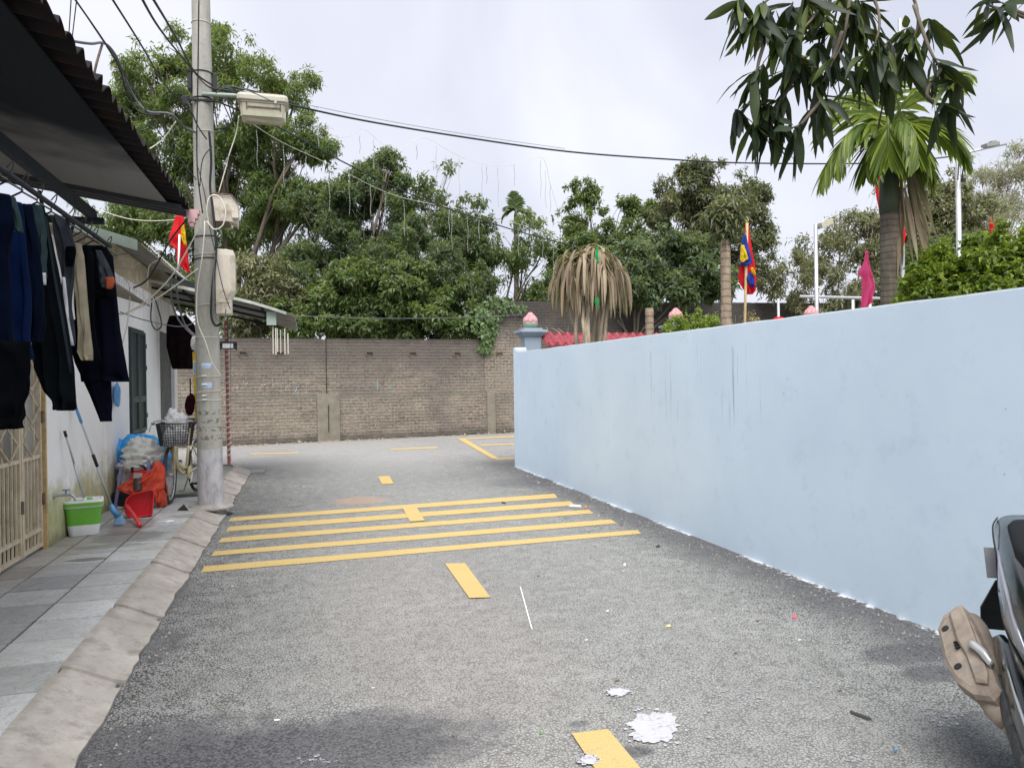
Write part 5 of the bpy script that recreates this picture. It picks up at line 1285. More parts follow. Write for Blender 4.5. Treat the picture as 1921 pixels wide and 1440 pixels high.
# ================================================================= CABLES
def C(pts, D, r, mat, label, cat='cable', name='overhead_cable', sm=6, group=None):
    "pts: (px,py) or (px,py,depth)"
    P = [PD(p[0], p[1], (lambda q: q-.66 if 8.85 <= q <= 9.3 else q-.4 if 8.5 <= q <= 9.7 else q)(p[2] if len(p) > 2 else D)) for p in pts]
    return cable(smooth_pts(P, sm), r, mat, label, name, cat, group)
C([(415, 168, 9.1), (540, 196, 9.4), (680, 226, 9.8), (860, 256, 10.4), (1060, 284, 11.2), (1240, 298, 11.9), (1400, 306, 12.6), (1650, 306, 13.6), (1800, 292, 14.0)], 9, .013, 'cable', 'thick upper black cable sagging from the pole across to the palm')
C([(415, 163, 9.1), (540, 189, 9.4), (700, 222, 9.8), (880, 253, 10.4), (1060, 279, 11.2)], 9, .0035, 'cableg', 'thin steel messenger wire running just above the thick upper cable')
C([(405, 190, 9.1), (520, 238, 9.6), (640, 302, 10.2), (760, 360, 11.0), (880, 405, 11.8), (1000, 442, 12.6), (1100, 468, 13.2), (1200, 492, 14), (1350, 512, 15), (1440, 516, 15.6), (1530, 506, 16)], 9, .010, 'cable', 'lower black cable slanting from the street lamp to the far lamp post')
C([(120, -30, 4), (210, 100, 6), (270, 200, 7.6), (300, 250, 8.4), (375, 345, 9.3)], 9, .006, 'cable', 'thin dark cable from the upper left to the middle of the pole')
C([(205, -10, 5), (262, 80, 6.5), (310, 160, 8), (360, 215, 9.2)], 9, .008, 'cable', 'single dark cable crossing in front of the big mango tree')
C([(262, -10, 5), (300, 55, 6.6), (352, 120, 8.4), (395, 165, 9.2), (450, 165, 9.2), (520, 185, 9.3)], 9, .010, 'cable', 'left one of two dark cables meeting at the lamp arm')
C([(282, -10, 5), (330, 70, 7), (365, 135, 8.6), (398, 160, 9.2)], 9, .010, 'cable', 'right one of two dark cables meeting at the pole')
C([(135, -10, 5.5), (195, 80, 7)], 9, .005, 'cableg', 'thin wire from the top edge to the rusty roof stay')
C([(134, -10, 5), (127, 100, 6)], 9, .004, 'cableg', 'thin near vertical wire left of the other one')
C([(145, -10, 5), (132, 100, 6)], 9, .004, 'cableg', 'thin near vertical wire right of its neighbour')
C([(98, 57, 6.0), (130, 75, 6.4), (170, 82, 6.8), (197, 82, 7.2), (220, 110, 7.7), (245, 170, 8.2), (275, 208, 8.7), (320, 214, 8.9), (345, 238, 9.1), (372, 250, 9.3)], 9, .013, 'cableg', 'thick grey cable drooping over the rusty stay to the pole')
C([(200, 86, 7.2), (225, 130, 7.8), (238, 175, 8.2), (262, 210, 8.7), (300, 216, 8.9)], 9, .010, 'cable', 'black twin of the thick drooping cable')
C([(173, 158, 7.0), (181, 120, 7.0), (192, 83, 7.1)], 9, .012, 'iron', 'bent rusty rod rising from the awning roof', 'rod', 'roof_stay')
C([(273, 284, 8.6), (305, 262, 8.8), (330, 228, 9.0)], 9, .006, 'cablew', 'short pale rope tied from the awning edge to a cable')
C([(373, -5, 9.0), (371, 150, 9.08), (369, 260, 9.12), (371, 330, 9.1), (380, 400, 9.1)], 9, .008, 'cable', 'black cable running straight down the front of the pole')
C([(392, 245, 9.12), (396, 300, 9.15), (394, 350, 9.15), (400, 400, 9.15), (405, 470, 9.15), (398, 540, 9.15), (396, 590, 9.15), (404, 610, 9.15), (416, 606, 9.15)], 9, .014, 'cable', 'thick black downlead along the right face of the pole')
C([(404, 470, 9.12), (400, 530, 9.12), (401, 580, 9.12), (410, 602, 9.12), (420, 600, 9.12), (424, 580, 9.12)], 9, .007, 'cableg', 'grey loop of cable beside the tall cable closure')
C([(375, 350, 9.08), (380, 300, 9.05), (398, 275, 9.1)], 9, .006, 'cable', 'thin black jumper slanting over the pole above the meter box')
C([(372, 315, 9.1), (385, 370, 9.05), (392, 420, 9.1), (403, 470, 9.1), (418, 540, 9.05), (432, 580, 9.05)], 9, .005, 'cable', 'thin dark wire crossing the face of both boxes')
C([(352, 190, 9.1), (358, 205, 9.0), (370, 235, 9.05), (388, 262, 9.1)], 9, .008, 'cable', 'black cable loop on the left side of the pole')
C([(412, 182, 9.1), (434, 195, 9.1), (438, 225, 9.1), (422, 240, 9.1), (402, 242, 9.15)], 9, .009, 'cable', 'black cable loop hanging under the lamp arm')
C([(405, 175, 9.1), (430, 162, 9.0), (470, 172, 9.0), (510, 190, 9.1)], 9, .006, 'cableg', 'greenish wire bowed above the lamp arm')
C([(448, 218, 9.0), (443, 250, 9.1), (430, 290, 9.1), (425, 310, 9.15), (410, 362, 9.15)], 9, .006, 'cablew', 'pale yellow cord from the lamp down to the meter box')
C([(392, 420, 9.0), (388, 390, 8.95), (395, 368, 8.95), (412, 370, 8.95), (423, 395, 8.95), (418, 422, 8.95), (402, 430, 8.95), (388, 415, 8.95)], 9, .007, 'cablew', 'white cable coiled in front of the meter box')
C([(384, 415, 9.05), (383, 440, 9.0), (378, 490, 9.0), (370, 540, 9.05), (370, 600, 9.05), (385, 640, 9.05), (398, 680, 9.1), (415, 705, 9.2)], 9, .006, 'cablew', 'long white cable hanging down the left face of the pole')
C([(360, 400, 9.1), (320, 450, 8.8), (280, 520, 8.6), (250, 540, 8.6)], 9, .009, 'cable', 'black service cable sloping from the pole to the gable')
C([(372, 430, 9.1), (345, 480, 9.1), (320, 520, 9.1), (280, 560, 9.0), (235, 588, 8.9), (215, 585, 8.8)], 9, .008, 'cablew', 'upper white cable from the pole to the house front')
C([(371, 504, 9.1), (330, 535, 9.1), (280, 568, 9.0), (230, 590, 8.9)], 9, .008, 'cablew', 'lower white cable from the pole to the house front')
C([(232, 520, 8.6), (243, 540, 8.6), (240, 600, 8.6), (228, 650, 8.7)], 9, .007, 'cablew', 'white cable dangling in front of the white wall')
C([(225, 585, 9.0), (270, 600, 9.1), (330, 612, 9.3), (358, 608, 9.4), (372, 595, 9.5)], 9, .006, 'cableg', 'grey wire sagging under the tin awning to the pole')
C([(320, 520, 9.6), (322, 560, 9.8), (335, 600, 10), (365, 632, 10)], 9, .012, 'cableg', 'left of two thick grey conduits curving behind the pole')
C([(330, 520, 9.6), (335, 570, 9.8), (348, 610, 10), (372, 634, 10)], 9, .012, 'cableg', 'right of two thick grey conduits curving behind the pole')
C([(285, 560, 9.6), (283, 600, 9.6), (292, 618, 9.6), (303, 610, 9.6), (297, 580, 9.6), (289, 556, 9.6)], 9, .008, 'cable', 'tangled black wire loop under the small awning')
C([(215, 480, 8.6), (235, 476, 8.6), (262, 480, 8.7), (320, 520, 9.0)], 9, .005, 'cableg', 'thin grey wire bowed over the gable wall')
C([(276, 540, 8.8), (280, 500, 8.8), (300, 487, 8.8)], 9, .006, 'cablew', 'short yellowish wire hooked over the lower roof edge')
C([(180, 392, 12), (250, 412, 12), (330, 412, 12), (400, 395, 12)], 9, .006, 'cablew', 'slack green line sagging behind the awning end')
C([(553, 592, 16), (700, 597, 17), (850, 596, 18), (985, 590, 19)], 9, .008, 'cableg', 'thin straight line stretched along the top of the brick wall')
C([(435, 600, 9.6), (433, 640, 10), (432, 700, 11), (433, 790, 11)], 9, .004, 'cableg', 'thin wire hanging right of the pole')

M['drop'] = simple('icicle_wire', (.36, .37, .38), .5, .1)
# icicle light strings
def lights(path, drops, label, D=None):
    P = smooth_pts([PD(x, y, d) for x, y, d in path], 6); e = empty('string_lights', P[0], label, 'string lights', 'curtain string lights')
    mb = MB(); mb.tube(P, .003, 4); under(e, mb.build('wire', M['cablew'], smooth=True))
    rg = random.Random(len(path))
    for (x, y0_, y1_, d) in drops:
        a = PD(x, y0_, d); n_ = 7; pts = [a+Vector((.006*math.sin(k*1.3+x), .006*math.cos(k*1.7+x), -(y1_-y0_)*d/FPX*k/n_)) for k in range(n_+1)]
        mb = MB(); mb.tube(pts, .0022, 4)
        for k in range(1, 2*n_):
            q = pts[k//2].lerp(pts[min(k//2+1, n_)], .5*(k % 2)); mb.box(q, (.008, .008, .013))
        under(e, mb.build('light_drop', M['drop']))
lights([(450, 216, 9.1), (520, 262, 9.6), (600, 300, 10.2), (640, 318, 10.5), (700, 350, 11.2), (760, 372, 11.6), (860, 392, 12.2)],
       [(482, 243, 314, 9.3), (532, 270, 352, 9.7), (574, 292, 340, 10), (617, 306, 396, 10.4), (655, 328, 404, 10.7), (695, 348, 404, 11.2), (722, 358, 430, 11.3), (758, 372, 444, 11.6), (842, 388, 436, 12.1), (847, 392, 468, 12.1)], 'curtain of white icicle lights in front of the left trees')
lights([(580, 218, 9.8), (600, 236, 9.9), (630, 256, 10), (655, 256, 10.1), (683, 243, 10.2), (720, 272, 10.4), (750, 280, 10.5), (795, 258, 10.7), (860, 292, 11), (920, 310, 11.2), (970, 308, 11.4), (1017, 296, 11.6), (1032, 345, 11.8), (1048, 398, 12)],
       [(597, 238, 276, 9.9), (675, 253, 290, 10.2), (701, 262, 318, 10.3), (782, 272, 300, 10.6), (818, 272, 345, 10.8), (861, 293, 368, 11), (904, 311, 384, 11.2), (913, 312, 345, 11.2), (934, 313, 390, 11.3), (965, 309, 350, 11.4), (1014, 300, 372, 11.6), (1023, 320, 392, 11.7), (1032, 345, 400, 11.8)], 'festoon of icicle lights under the upper cable against the sky')
lights([(860, 392, 12.4), (930, 410, 12.8), (1000, 430, 13.2), (1050, 470, 13.6)],
       [(877, 398, 474, 12.5), (898, 402, 450, 12.6), (928, 410, 470, 12.8), (972, 424, 482, 13), (998, 432, 505, 13.2), (1018, 446, 510, 13.3), (1038, 460, 525, 13.5)], 'icicle lights left of the dried-up dracaena')

# ================================================================= FLAGS
def flag(name, label, pole, pr, pmat, panels, group='flags', y=None, foot_z=0.0):
    "pole: two (px,py,D); panels: list of (name,rows,mat,D)"
    a = PD(*pole[0]); b = PD(*pole[1]); e = empty(name, (b.x, b.y, foot_z), label, 'flag', group)
    mb = MB(); mb.tube([a, b, (b.x, b.y, foot_z)], pr, 8); under(e, mb.build('pole', pmat, smooth=True))
    for k, (nm, rows, m_, D) in enumerate(panels):
        mb = MB(); cloth(mb, rows, lambda px, py: PD(px, py, D), .05, 2, .02, k*1.3+1, 18, 5); under(e, mb.build(nm, m_, smooth=True))
    return e
def mat_flag(name, c):
    n = N(name); n.col(n.mix(n.noise(6), tuple(v*.9 for v in c), c)); n.rough(.7); tr = n.n.new('ShaderNodeBsdfTranslucent'); n.set(tr.inputs[0], c)
    ms = n.n.new('ShaderNodeMixShader'); ms.inputs[0].default_value = .4
    n.t.links.new(n.b.outputs[0], ms.inputs[1]); n.t.links.new(tr.outputs[0], ms.inputs[2]); n.t.links.new(ms.outputs[0], n.o.inputs[0]); return n.m
fr = mat_flag('red_flag_cloth', (.75, .02, .03)); fy = mat_flag('yellow_flag_cloth', (.85, .62, .03)); fb = mat_flag('blue_flag_cloth', (.03, .07, .42)); fp = mat_flag('pink_flag_cloth', (1.0, .17, .42)); fg = mat_flag('green_flag_cloth', (.03, .45, .15))
flag('flag', 'red flag with yellow star folded on a white pole above the tin roof', [(337, 440, 9.55), (335, 508, 9.5)], .014, M['white'],
     [('cloth', [(405, 329, 344), (420, 325, 347), (445, 317, 348), (458, 318, 351), (468, 330, 352), (490, 331, 354), (500, 338, 355), (512, 353, 356)], fr, 9.6), ('star', [(422, 341, 345), (436, 340, 348), (442, 338, 349), (452, 343, 349), (460, 346, 350)], fy, 9.53)], foot_z=3.0)
bam = simple('bamboo_pole', (.45, .33, .18), .6, .15, 8)
flag('festival_flag', 'tall festival flag with red, blue and yellow bands and frilled edge on a bamboo pole', [(1402, 404, 12.5), (1397, 612, 12.5)], .022, bam,
     [('red_band', [(405, 1399, 1402), (440, 1396, 1407), (470, 1394, 1411), (500, 1388, 1417), (515, 1385, 1418), (530, 1386, 1419), (545, 1396, 1418), (552, 1400, 1412)], fr, 12.55),
      ('blue_band', [(440, 1395, 1400), (462, 1390, 1404), (480, 1388, 1409), (492, 1388, 1412), (498, 1389, 1404)], fb, 12.47),
      ('yellow_band', [(460, 1390, 1396), (474, 1389, 1401), (486, 1388, 1404), (492, 1390, 1394)], fy, 12.43),
      ('yellow_band', [(502, 1408, 1413), (510, 1409, 1417), (516, 1412, 1418)], fy, 12.47), ('blue_band', [(512, 1404, 1412), (522, 1400, 1415), (532, 1404, 1416), (538, 1410, 1417)], fb, 12.48)], 'flags')
flag('flag', 'plain bright pink pennant hanging above the blue wall', [(1624, 480, 9.5), (1626, 590, 9.5)], .010, M['steel'],
     [('cloth', [(470, 1625, 1628), (490, 1621, 1630), (513, 1609, 1636), (520, 1616, 1638), (540, 1617, 1642), (556, 1616, 1637), (567, 1615, 1637), (578, 1616, 1622)], fp, 9.45)])
flag('flagpole', 'tall white flagpole behind the palm with festival flags hanging along it', [(1688, 36, 13), (1694, 570, 13)], .034, M['steel'],
     [('upper_flag', [(80, 1663, 1667), (120, 1662, 1672), (150, 1661, 1684), (165, 1662, 1688)], fr, 12.9), ('blue_band', [(110, 1664, 1668), (140, 1664, 1680), (162, 1666, 1684)], fb, 12.85), ('yellow_band', [(130, 1661, 1665), (158, 1662, 1676)], fy, 12.82),
      ('lower_flag', [(300, 1648, 1660), (340, 1640, 1658), (370, 1644, 1658), (400, 1650, 1657)], fr, 12.9), ('lower_flag', [(285, 1680, 1690), (320, 1678, 1690), (360, 1678, 1688)], fy, 12.9), ('lower_flag', [(350, 1680, 1690), (380, 1676, 1686)], fb, 12.92),
      ('lower_flag', [(400, 1684, 1690), (440, 1682, 1700), (475, 1684, 1692)], fr, 12.88)])
flag('festival_flag', 'orange and blue festival flag half hidden in the bright shrub', [(1859, 425, 11), (1862, 560, 11)], .012, bam,
     [('tip', [(412, 1858, 1861), (440, 1857, 1867)], fr, 10.95), ('cloth', [(478, 1856, 1864), (500, 1850, 1868), (530, 1852, 1870), (545, 1856, 1866)], simple('orange_flag', (.75, .2, .05), .7), 10.95), ('blue_band', [(484, 1850, 1856), (500, 1852, 1860), (522, 1860, 1868)], fb, 10.9)])
mb = MB(); mb.blob(PD(1461, 602, 12), (.10, .1, .07), 3, .1); tag(mb.build('red_lantern', fr, smooth=True), 'top of a small red lantern just above the blue wall', 'lantern')
mb = MB(); p = PD(1460, 560, 13); mb.tube([p, (p.x, p.y, 0)], .022, 8); tag(mb.build('steel_post', M['steel'], smooth=True), 'short thin grey post right of the festival flag', 'post')
for px, py, lab in ((1600, 562, 'upright grey post left of the pink pennant'), (1632, 566, 'upright grey post under the pink pennant')):
    mb = MB(); p = PD(px, py, 14); mb.tube([p, (p.x, p.y, 0)], .03, 8); tag(mb.build('steel_post', M['steel'], smooth=True), lab, 'post')
mb = MB(); mb.tube([PD(1500, 556, 22), PD(1665, 560, 22)], .04, 6); tag(mb.build('steel_rail', M['steel']), 'horizontal grey rail above the dark brick wall', 'rail')

def lamp_post(label, top, D, r, arm, head, hd_):
    t = PD(*top, D); e = empty('lamp_post', (t.x, t.y, 0), label, 'lamp post')
    mb = MB(); mb.tube([(t.x, t.y, 0), t], [r*1.25, r], 12); under(e, mb.build('post', M['steel'], smooth=True))
    mb = MB(); mb.tube([PD(*p, D) for p in arm], r*.5, 8); under(e, mb.build('arm', M['steel'], smooth=True))
    return e
e = lamp_post('tall slim steel lamp post with a long arm and flat LED head at the right', (1797, 290), 12.5, .038, [(1790, 293), (1797, 291), (1850, 278), (1888, 270)], None, None)
mb = MB(); mb.box(PD(1858, 272, 12.5), (.27, .12, .06), Matrix.Rotation(-.2, 3, 'Y')); mb.box(PD(1862, 267, 12.5), (.1, .08, .04), Matrix.Rotation(-.2, 3, 'Y')); under(e, mb.build('lamp_head', simple('led_head', (.25, .26, .25), .5), bevel=.006))
mb = MB(); mb.tube(smooth_pts([PD(1800, 292, 12.4), PD(1808, 305, 12.4), PD(1805, 330, 12.4), PD(1807, 336, 12.4)], 4), .012, 5); mb.box(PD(1807, 338, 12.4), (.06, .05, .05)); mb.tube([PD(1799, 292, 12.4), PD(1797, 338, 12.4)], .01, 5); under(e, mb.build('dangling_plug', M['black']))
e = lamp_post('older grey lamp post with a cream flood lamp left of the pink pennant', (1530, 420), 16, .038, [(1530, 428), (1548, 412), (1556, 408)], None, None)
mb = MB(); mb.box(PD(1548, 420, 16), (.30, .16, .12), Matrix.Rotation(-.35, 3, 'Y')); under(e, mb.build('lamp_head', M['lampbody'], bevel=.01))

# ================================================================= TREES
B = px_blobs
def base_of(px, D): p = PD(px, 700, D); return (p.x, p.y)
tree('mango_tree', 'big leafy mango tree rising behind the utility pole and tin roofs', 'tree', base_of(470, 27), 3.2,
     B([(265, 150, 27, 62), (235, 235, 27, 62), (330, 200, 27, 85), (285, 330, 27, 95), (345, 110, 27, 52), (455, 160, 26.5, 85), (540, 165, 26.5, 52), (520, 245, 26, 80), (590, 262, 26, 48), (420, 290, 27, 80), (440, 390, 27, 95), (550, 340, 26.5, 75), (330, 430, 27, 100), (240, 440, 27, 90), (520, 450, 27, 85), (590, 390, 26, 50), (400, 75, 27, 28)]),
     12500, 'lf_mango', r0=.28, seed=11, per=9, L=.21, W=.025, hole=.22, droop=.45, twigs=5, hs=1.6)
tree('longan_tree', 'dense dark green longan tree in the middle behind the brick wall', 'tree', base_of(690, 25), 2.6,
     B([(610, 440, 25, 85), (700, 420, 25, 95), (780, 470, 24.5, 80), (640, 540, 24.5, 90), (740, 560, 24, 95), (840, 540, 24.5, 75), (870, 430, 25.5, 55), (715, 335, 25.5, 48), (650, 380, 25.5, 52), (560, 520, 25, 60), (730, 300, 25.5, 20)]),
     14000, 'lf_longan', r0=.2, seed=12, per=9, L=.15, W=.026, hole=.2, twigs=4)
tree('fruit_tree', 'glossy leaved tree pressing against the top of the low brick wall', 'tree', base_of(760, 22.8), 1.9,
     B([(540, 600, 22.8, 48), (620, 590, 22.8, 50), (700, 595, 22.8, 50), (780, 590, 22.8, 52), (850, 590, 22.8, 50), (760, 530, 22.9, 55), (670, 540, 22.9, 50)]),
     5200, 'lf_bright', r0=.1, seed=13, per=8, L=.17, W=.036, hole=.18, twigs=2)
tree('dry_shrub', 'brownish olive shrub with drying twigs left of the longan tree', 'shrub', base_of(500, 23), 2.2,
     B([(470, 520, 23, 42), (520, 545, 23, 50), (560, 590, 23, 38), (480, 585, 23, 45), (450, 610, 23, 30)]), 1900, 'lf_dry', r0=.07, seed=14, per=8, L=.18, W=.028, hole=.3, twigs=5)
tree('thin_tree', 'thin sparse tree with bare branches sticking above the longan tree', 'tree', base_of(770, 26), 3.0,
     B([(805, 385, 26, 34), (760, 400, 26, 30), (845, 305, 26, 20), (800, 350, 26, 22), (740, 345, 26, 24), (880, 395, 26, 30), (820, 440, 26, 45)]), 480, 'lf_longan', r0=.09, seed=15, per=7, L=.20, W=.035, hole=.3, twigs=6)
tree('acacia_tree', 'light airy tree with sky showing through left of the far areca palm', 'tree', base_of(900, 27), 2.6,
     B([(900, 470, 27, 50), (880, 520, 27, 60), (940, 540, 27, 62), (1000, 520, 27, 60), (960, 470, 27.5, 40), (1020, 450, 27, 45), (1050, 540, 27, 55), (990, 420, 27, 25), (1010, 590, 27, 50), (930, 600, 27, 50)]),
     2500, 'lf_bright', r0=.12, seed=16, per=8, L=.19, W=.03, hole=.5, hs=2.2, twigs=5)
tree('jackfruit_tree', 'bright green tree right of the far areca palm', 'tree', base_of(1110, 27), 2.6,
     B([(1095, 365, 28, 30), (1090, 420, 28, 45), (1140, 450, 28, 50), (1080, 480, 27, 45), (1190, 420, 28, 32), (1180, 380, 28, 18), (1200, 470, 28, 50), (1230, 400, 28, 25)]),
     3800, 'lf_bright', r0=.14, seed=17, per=8, L=.17, W=.032, hole=.3, twigs=5)
tree('flowering_mango', 'round mango tree with reddish young leaves behind the palm stump', 'tree', base_of(1330, 26), 3.0,
     B([(1290, 360, 26, 52), (1345, 345, 26, 45), (1390, 380, 26, 52), (1260, 410, 26, 45), (1330, 420, 26, 65), (1420, 430, 26, 30), (1400, 470, 26, 50), (1270, 480, 26, 60), (1430, 365, 26, 18)]),
     6200, 'lf_red', r0=.18, seed=18, per=8, L=.15, W=.026, hole=.25, twigs=5)
tree('fruit_tree', 'broad leaved bush overhanging the dark brick wall behind the dead dracaena', 'tree', base_of(1180, 23.5), 2.6,
     B([(1100, 505, 24, 45), (1170, 500, 24, 55), (1240, 490, 24, 60), (1300, 500, 24, 50), (1200, 540, 23.2, 42), (1270, 545, 23.2, 30), (1140, 540, 23.5, 30), (1060, 560, 24, 30), (1340, 530, 24, 40)]),
     4800, 'lf_longan', r0=.1, seed=19, per=8, L=.19, W=.038, hole=.2, twigs=3)
tree('dry_thicket', 'tangle of dry grey brown creepers left of the tall palm', 'thicket', base_of(1560, 26), 2.5,
     B([(1440, 520, 26, 45), (1500, 490, 26, 45), (1560, 480, 26, 55), (1590, 430, 26, 42), (1630, 500, 26, 60), (1500, 540, 25.5, 50), (1580, 545, 25.5, 50), (1640, 420, 26, 30), (1655, 360, 26, 16), (1650, 545, 25.5, 40), (1540, 585, 25.5, 40), (1620, 590, 25.5, 45), (1700, 590, 25.5, 45)]),
     4300, 'lf_dry', 'barkpale', r0=.08, seed=20, per=7, L=.17, W=.026, hole=.45, hs=2.2, twigs=11)
tree('woodland_tree', 'olive green tree crown between the palm and the tall lamp post', 'tree', base_of(1750, 28), 3.0,
     B([(1710, 400, 28, 55), (1760, 385, 28, 55), (1740, 450, 28, 70), (1800, 420, 28, 60), (1700, 500, 28, 60), (1780, 500, 28, 60), (1730, 350, 28, 22)]),
     4300, 'lf_dry', r0=.16, seed=21, per=8, L=.19, W=.032, hole=.25, twigs=7)
tree('woodland_tree', 'darker tree clump behind the tall lamp post', 'tree', base_of(1790, 25.5), 2.6,
     B([(1740, 500, 25.5, 50), (1800, 470, 25.5, 40), (1710, 540, 25.5, 40)]), 1500, 'lf_longan', r0=.1, seed=27, per=8, L=.19, W=.034, hole=.3, twigs=4)
tree('hazy_tree', 'pale grey leafless tree fading against the sky at the far right', 'tree', base_of(1880, 38), 4.0,
     B([(1860, 350, 38, 60), (1905, 310, 38, 45), (1930, 380, 38, 75), (1830, 400, 38, 45), (1880, 430, 36, 60), (1800, 360, 38, 28)]),
     3600, 'lf_pale', 'barkpale', r0=.16, seed=22, per=7, L=.20, W=.022, hole=.5, hs=2.5, twigs=14)
# dark undergrowth that closes the gap behind the low wall
tree('hedge', 'shaded undergrowth along the back of the brick wall', 'hedge', base_of(600, 24.5), 1.5,
     B([(470, 600, 24.5, 55), (560, 610, 24.5, 55), (650, 620, 24.5, 50), (740, 620, 24.5, 50), (830, 615, 24.5, 50), (900, 600, 24.5, 45), (400, 560, 25, 70), (320, 540, 26, 70), (250, 520, 26, 60)]), 3000, 'lf_longan', r0=.06, seed=23, per=8, L=.2, W=.036, hole=.1)
tree('clipped_bush', 'clipped yellow green bush beside the palm stump', 'bush', (PY(1300, 620, 12.2).x, 12.2), 1.6,
     [(tuple(PY(x, y, 12.2)), r*12.5/FPX) for x, y, r in [(1275, 612, 26), (1310, 606, 24), (1345, 612, 26), (1290, 625, 30), (1330, 628, 30), (1258, 622, 14)]], 900, 'lf_bush', r0=.03, seed=24, per=8, L=.055, W=.014, hole=.1)
tree('croton_bush', 'variegated pinkish bush between the palm stump and festival flag', 'bush', (PY(1390, 600, 12.6).x, 12.6), 1.5,
     [(tuple(PY(x, y, 12.6)), r*12.8/FPX) for x, y, r in [(1380, 590, 22), (1400, 605, 24), (1412, 612, 16), (1375, 612, 20)]], 420, 'lf_pink', r0=.025, seed=25, per=8, L=.09, W=.010, hole=.2)
tree('shrub', 'large bright green shrub spilling over the blue wall at the right edge', 'shrub', (6.3, 5.4), 1.3,
     B([(1725, 560, 7.6, 40), (1760, 530, 7.6, 50), (1800, 500, 7.6, 55), (1850, 495, 7.4, 55), (1900, 480, 7.4, 60), (1880, 540, 7.2, 55), (1940, 500, 7.4, 75), (1800, 555, 7.4, 50), (1700, 580, 7.6, 24), (1730, 600, 7.4, 40), (1840, 600, 7.2, 60)]),
     3000, 'lf_shrub', r0=.06, seed=26, per=8, L=.062, W=.017, hole=.15, hs=4, twigs=4, droop=.1)
# creeper on the step of the brick wall
rg = np.random.default_rng(9); pts = []
for (x, y, r, n_) in ((920, 580, 26, 90), (948, 575, 16, 40), (918, 605, 18, 80), (915, 630, 15, 90), (908, 650, 12, 50), (975, 578, 10, 18), (895, 600, 22, 60)):
    for k in range(n_):
        a = rg.uniform(0, 6.28); q = r*rg.random()**.5; px, py = x+q*math.cos(a), y+q*math.sin(a)
        d = ray(px, py); A_ = np.array([[d[0], -BU.x], [d[1], -BU.y]]); s2 = np.linalg.solve(A_, np.array([BA.x, BA.y])); off = rg.uniform(.03, .12)
        pts.append([BA.x+BU.x*s2[1]+BU.y*off, BA.y+BU.y*s2[1]-BU.x*off, 1.5+d[2]*s2[0]])
P = np.array(pts); n_ = len(P)
V, F = leaf_arrays(P, norm(rg.normal(size=(n_, 3))*[.6, .2, .5]+[0, -.1, -.8]), norm(np.tile([BU.y, -BU.x, .4], (n_, 1))+rg.normal(size=(n_, 3))*.3), rg.uniform(.10, .17, n_), rg.uniform(.03, .05, n_), .1)
o = fast_mesh('creeper', V, F, M['lf_ivy']); tag(o, 'green creeper hanging over the step in the brick wall', 'climbing plant')
mb = MB(); rgp = random.Random(3)
e = empty('bare_shrub', (PY(1060, 640, 15).x, 15, 0), 'bare pale branches between the dead dracaena and the pillar', 'shrub')
for k in range(9):
    a = PD(1045+k*6, 660, 14.5); b = PD(1015+rgp.uniform(-5, 60), 585+rgp.uniform(0, 50), 14.5); limb(mb, a, b, .015, .006, rgp, .15, 5, 4)
under(e, mb.build('branches', M['barkpale']))

# palms
def frond(rg, base, d, L, droop, lw, ll, n_=26, twist=0, wide=.55):
    "returns rachis points and leaflet arrays"
    base = np.array(base, float); d = norm(np.array(d, float)); pts = []; p = base.copy(); v = d.copy()
    for i in range(13):
        pts.append(p.copy()); v = norm(v+np.array([0, 0, -droop/12*(1+i*.15)])); p = p+v*L/12
    pts = np.array(pts); P = []; D = []; U = []; LL = []; WW = []
    side = norm(np.cross(d, [0, 0, 1]) if abs(d[2]) < .95 else np.array([1., 0, 0]))
    for k in range(n_):
        t = .12+.88*k/(n_-1); f = t*12; i = min(int(f), 11); q = pts[i]*(1-(f-i))+pts[i+1]*(f-i); tv = norm(pts[i+1]-pts[i])
        for s_ in (-1, 1):
            u = norm(np.cross(side, tv)); dv = norm(tv*(.75+t*.6)+side*s_*wide*1.3+u*.25*0+np.array([0, 0, -.35-.3*rg.random()])+rg.normal(size=3)*.07)
            P.append(q); D.append(dv); U.append(norm(u+side*s_*.4+rg.normal(size=3)*.15)); LL.append(ll*math.sin(math.pi*(t*.75+.18))*(.85+.3*rg.random())); WW.append(lw*(.8+.4*rg.random()))
    return pts, np.array(P), np.array(D), np.array(U), np.array(LL), np.array(WW)
def blade_arrays(P, D, U, L, W, droop=.35, ns=5):
    D = norm(D); Sd = norm(np.cross(D, U)); out = []; n = len(P); q = P.copy(); v = D.copy(); rows = []
    for i in range(ns+1):
        t = i/ns; w = W*(math.sin(math.pi*min(.12+t*.88, 1))**.6)*(1 if i < ns else .05)
        Nn = np.cross(Sd, v)
        rows += [q+Sd*w[:, None]+Nn*w[:, None]*.35, q, q-Sd*w[:, None]+Nn*w[:, None]*.35]
        v = norm(v+np.array([0, 0, -droop/ns*1.4])); q = q+v*(L/ns)[:, None]
    V = np.stack(rows, 1).reshape(-1, 3); m = 3*(ns+1); fs = []
    for i in range(ns):
        a = 3*i; fs += [[a, a+1, a+4, a+3], [a+1, a+2, a+5, a+4]]
    F = (np.array(fs)[None]+(np.arange(n)*m)[:, None, None]).reshape(-1, 4); return V, F
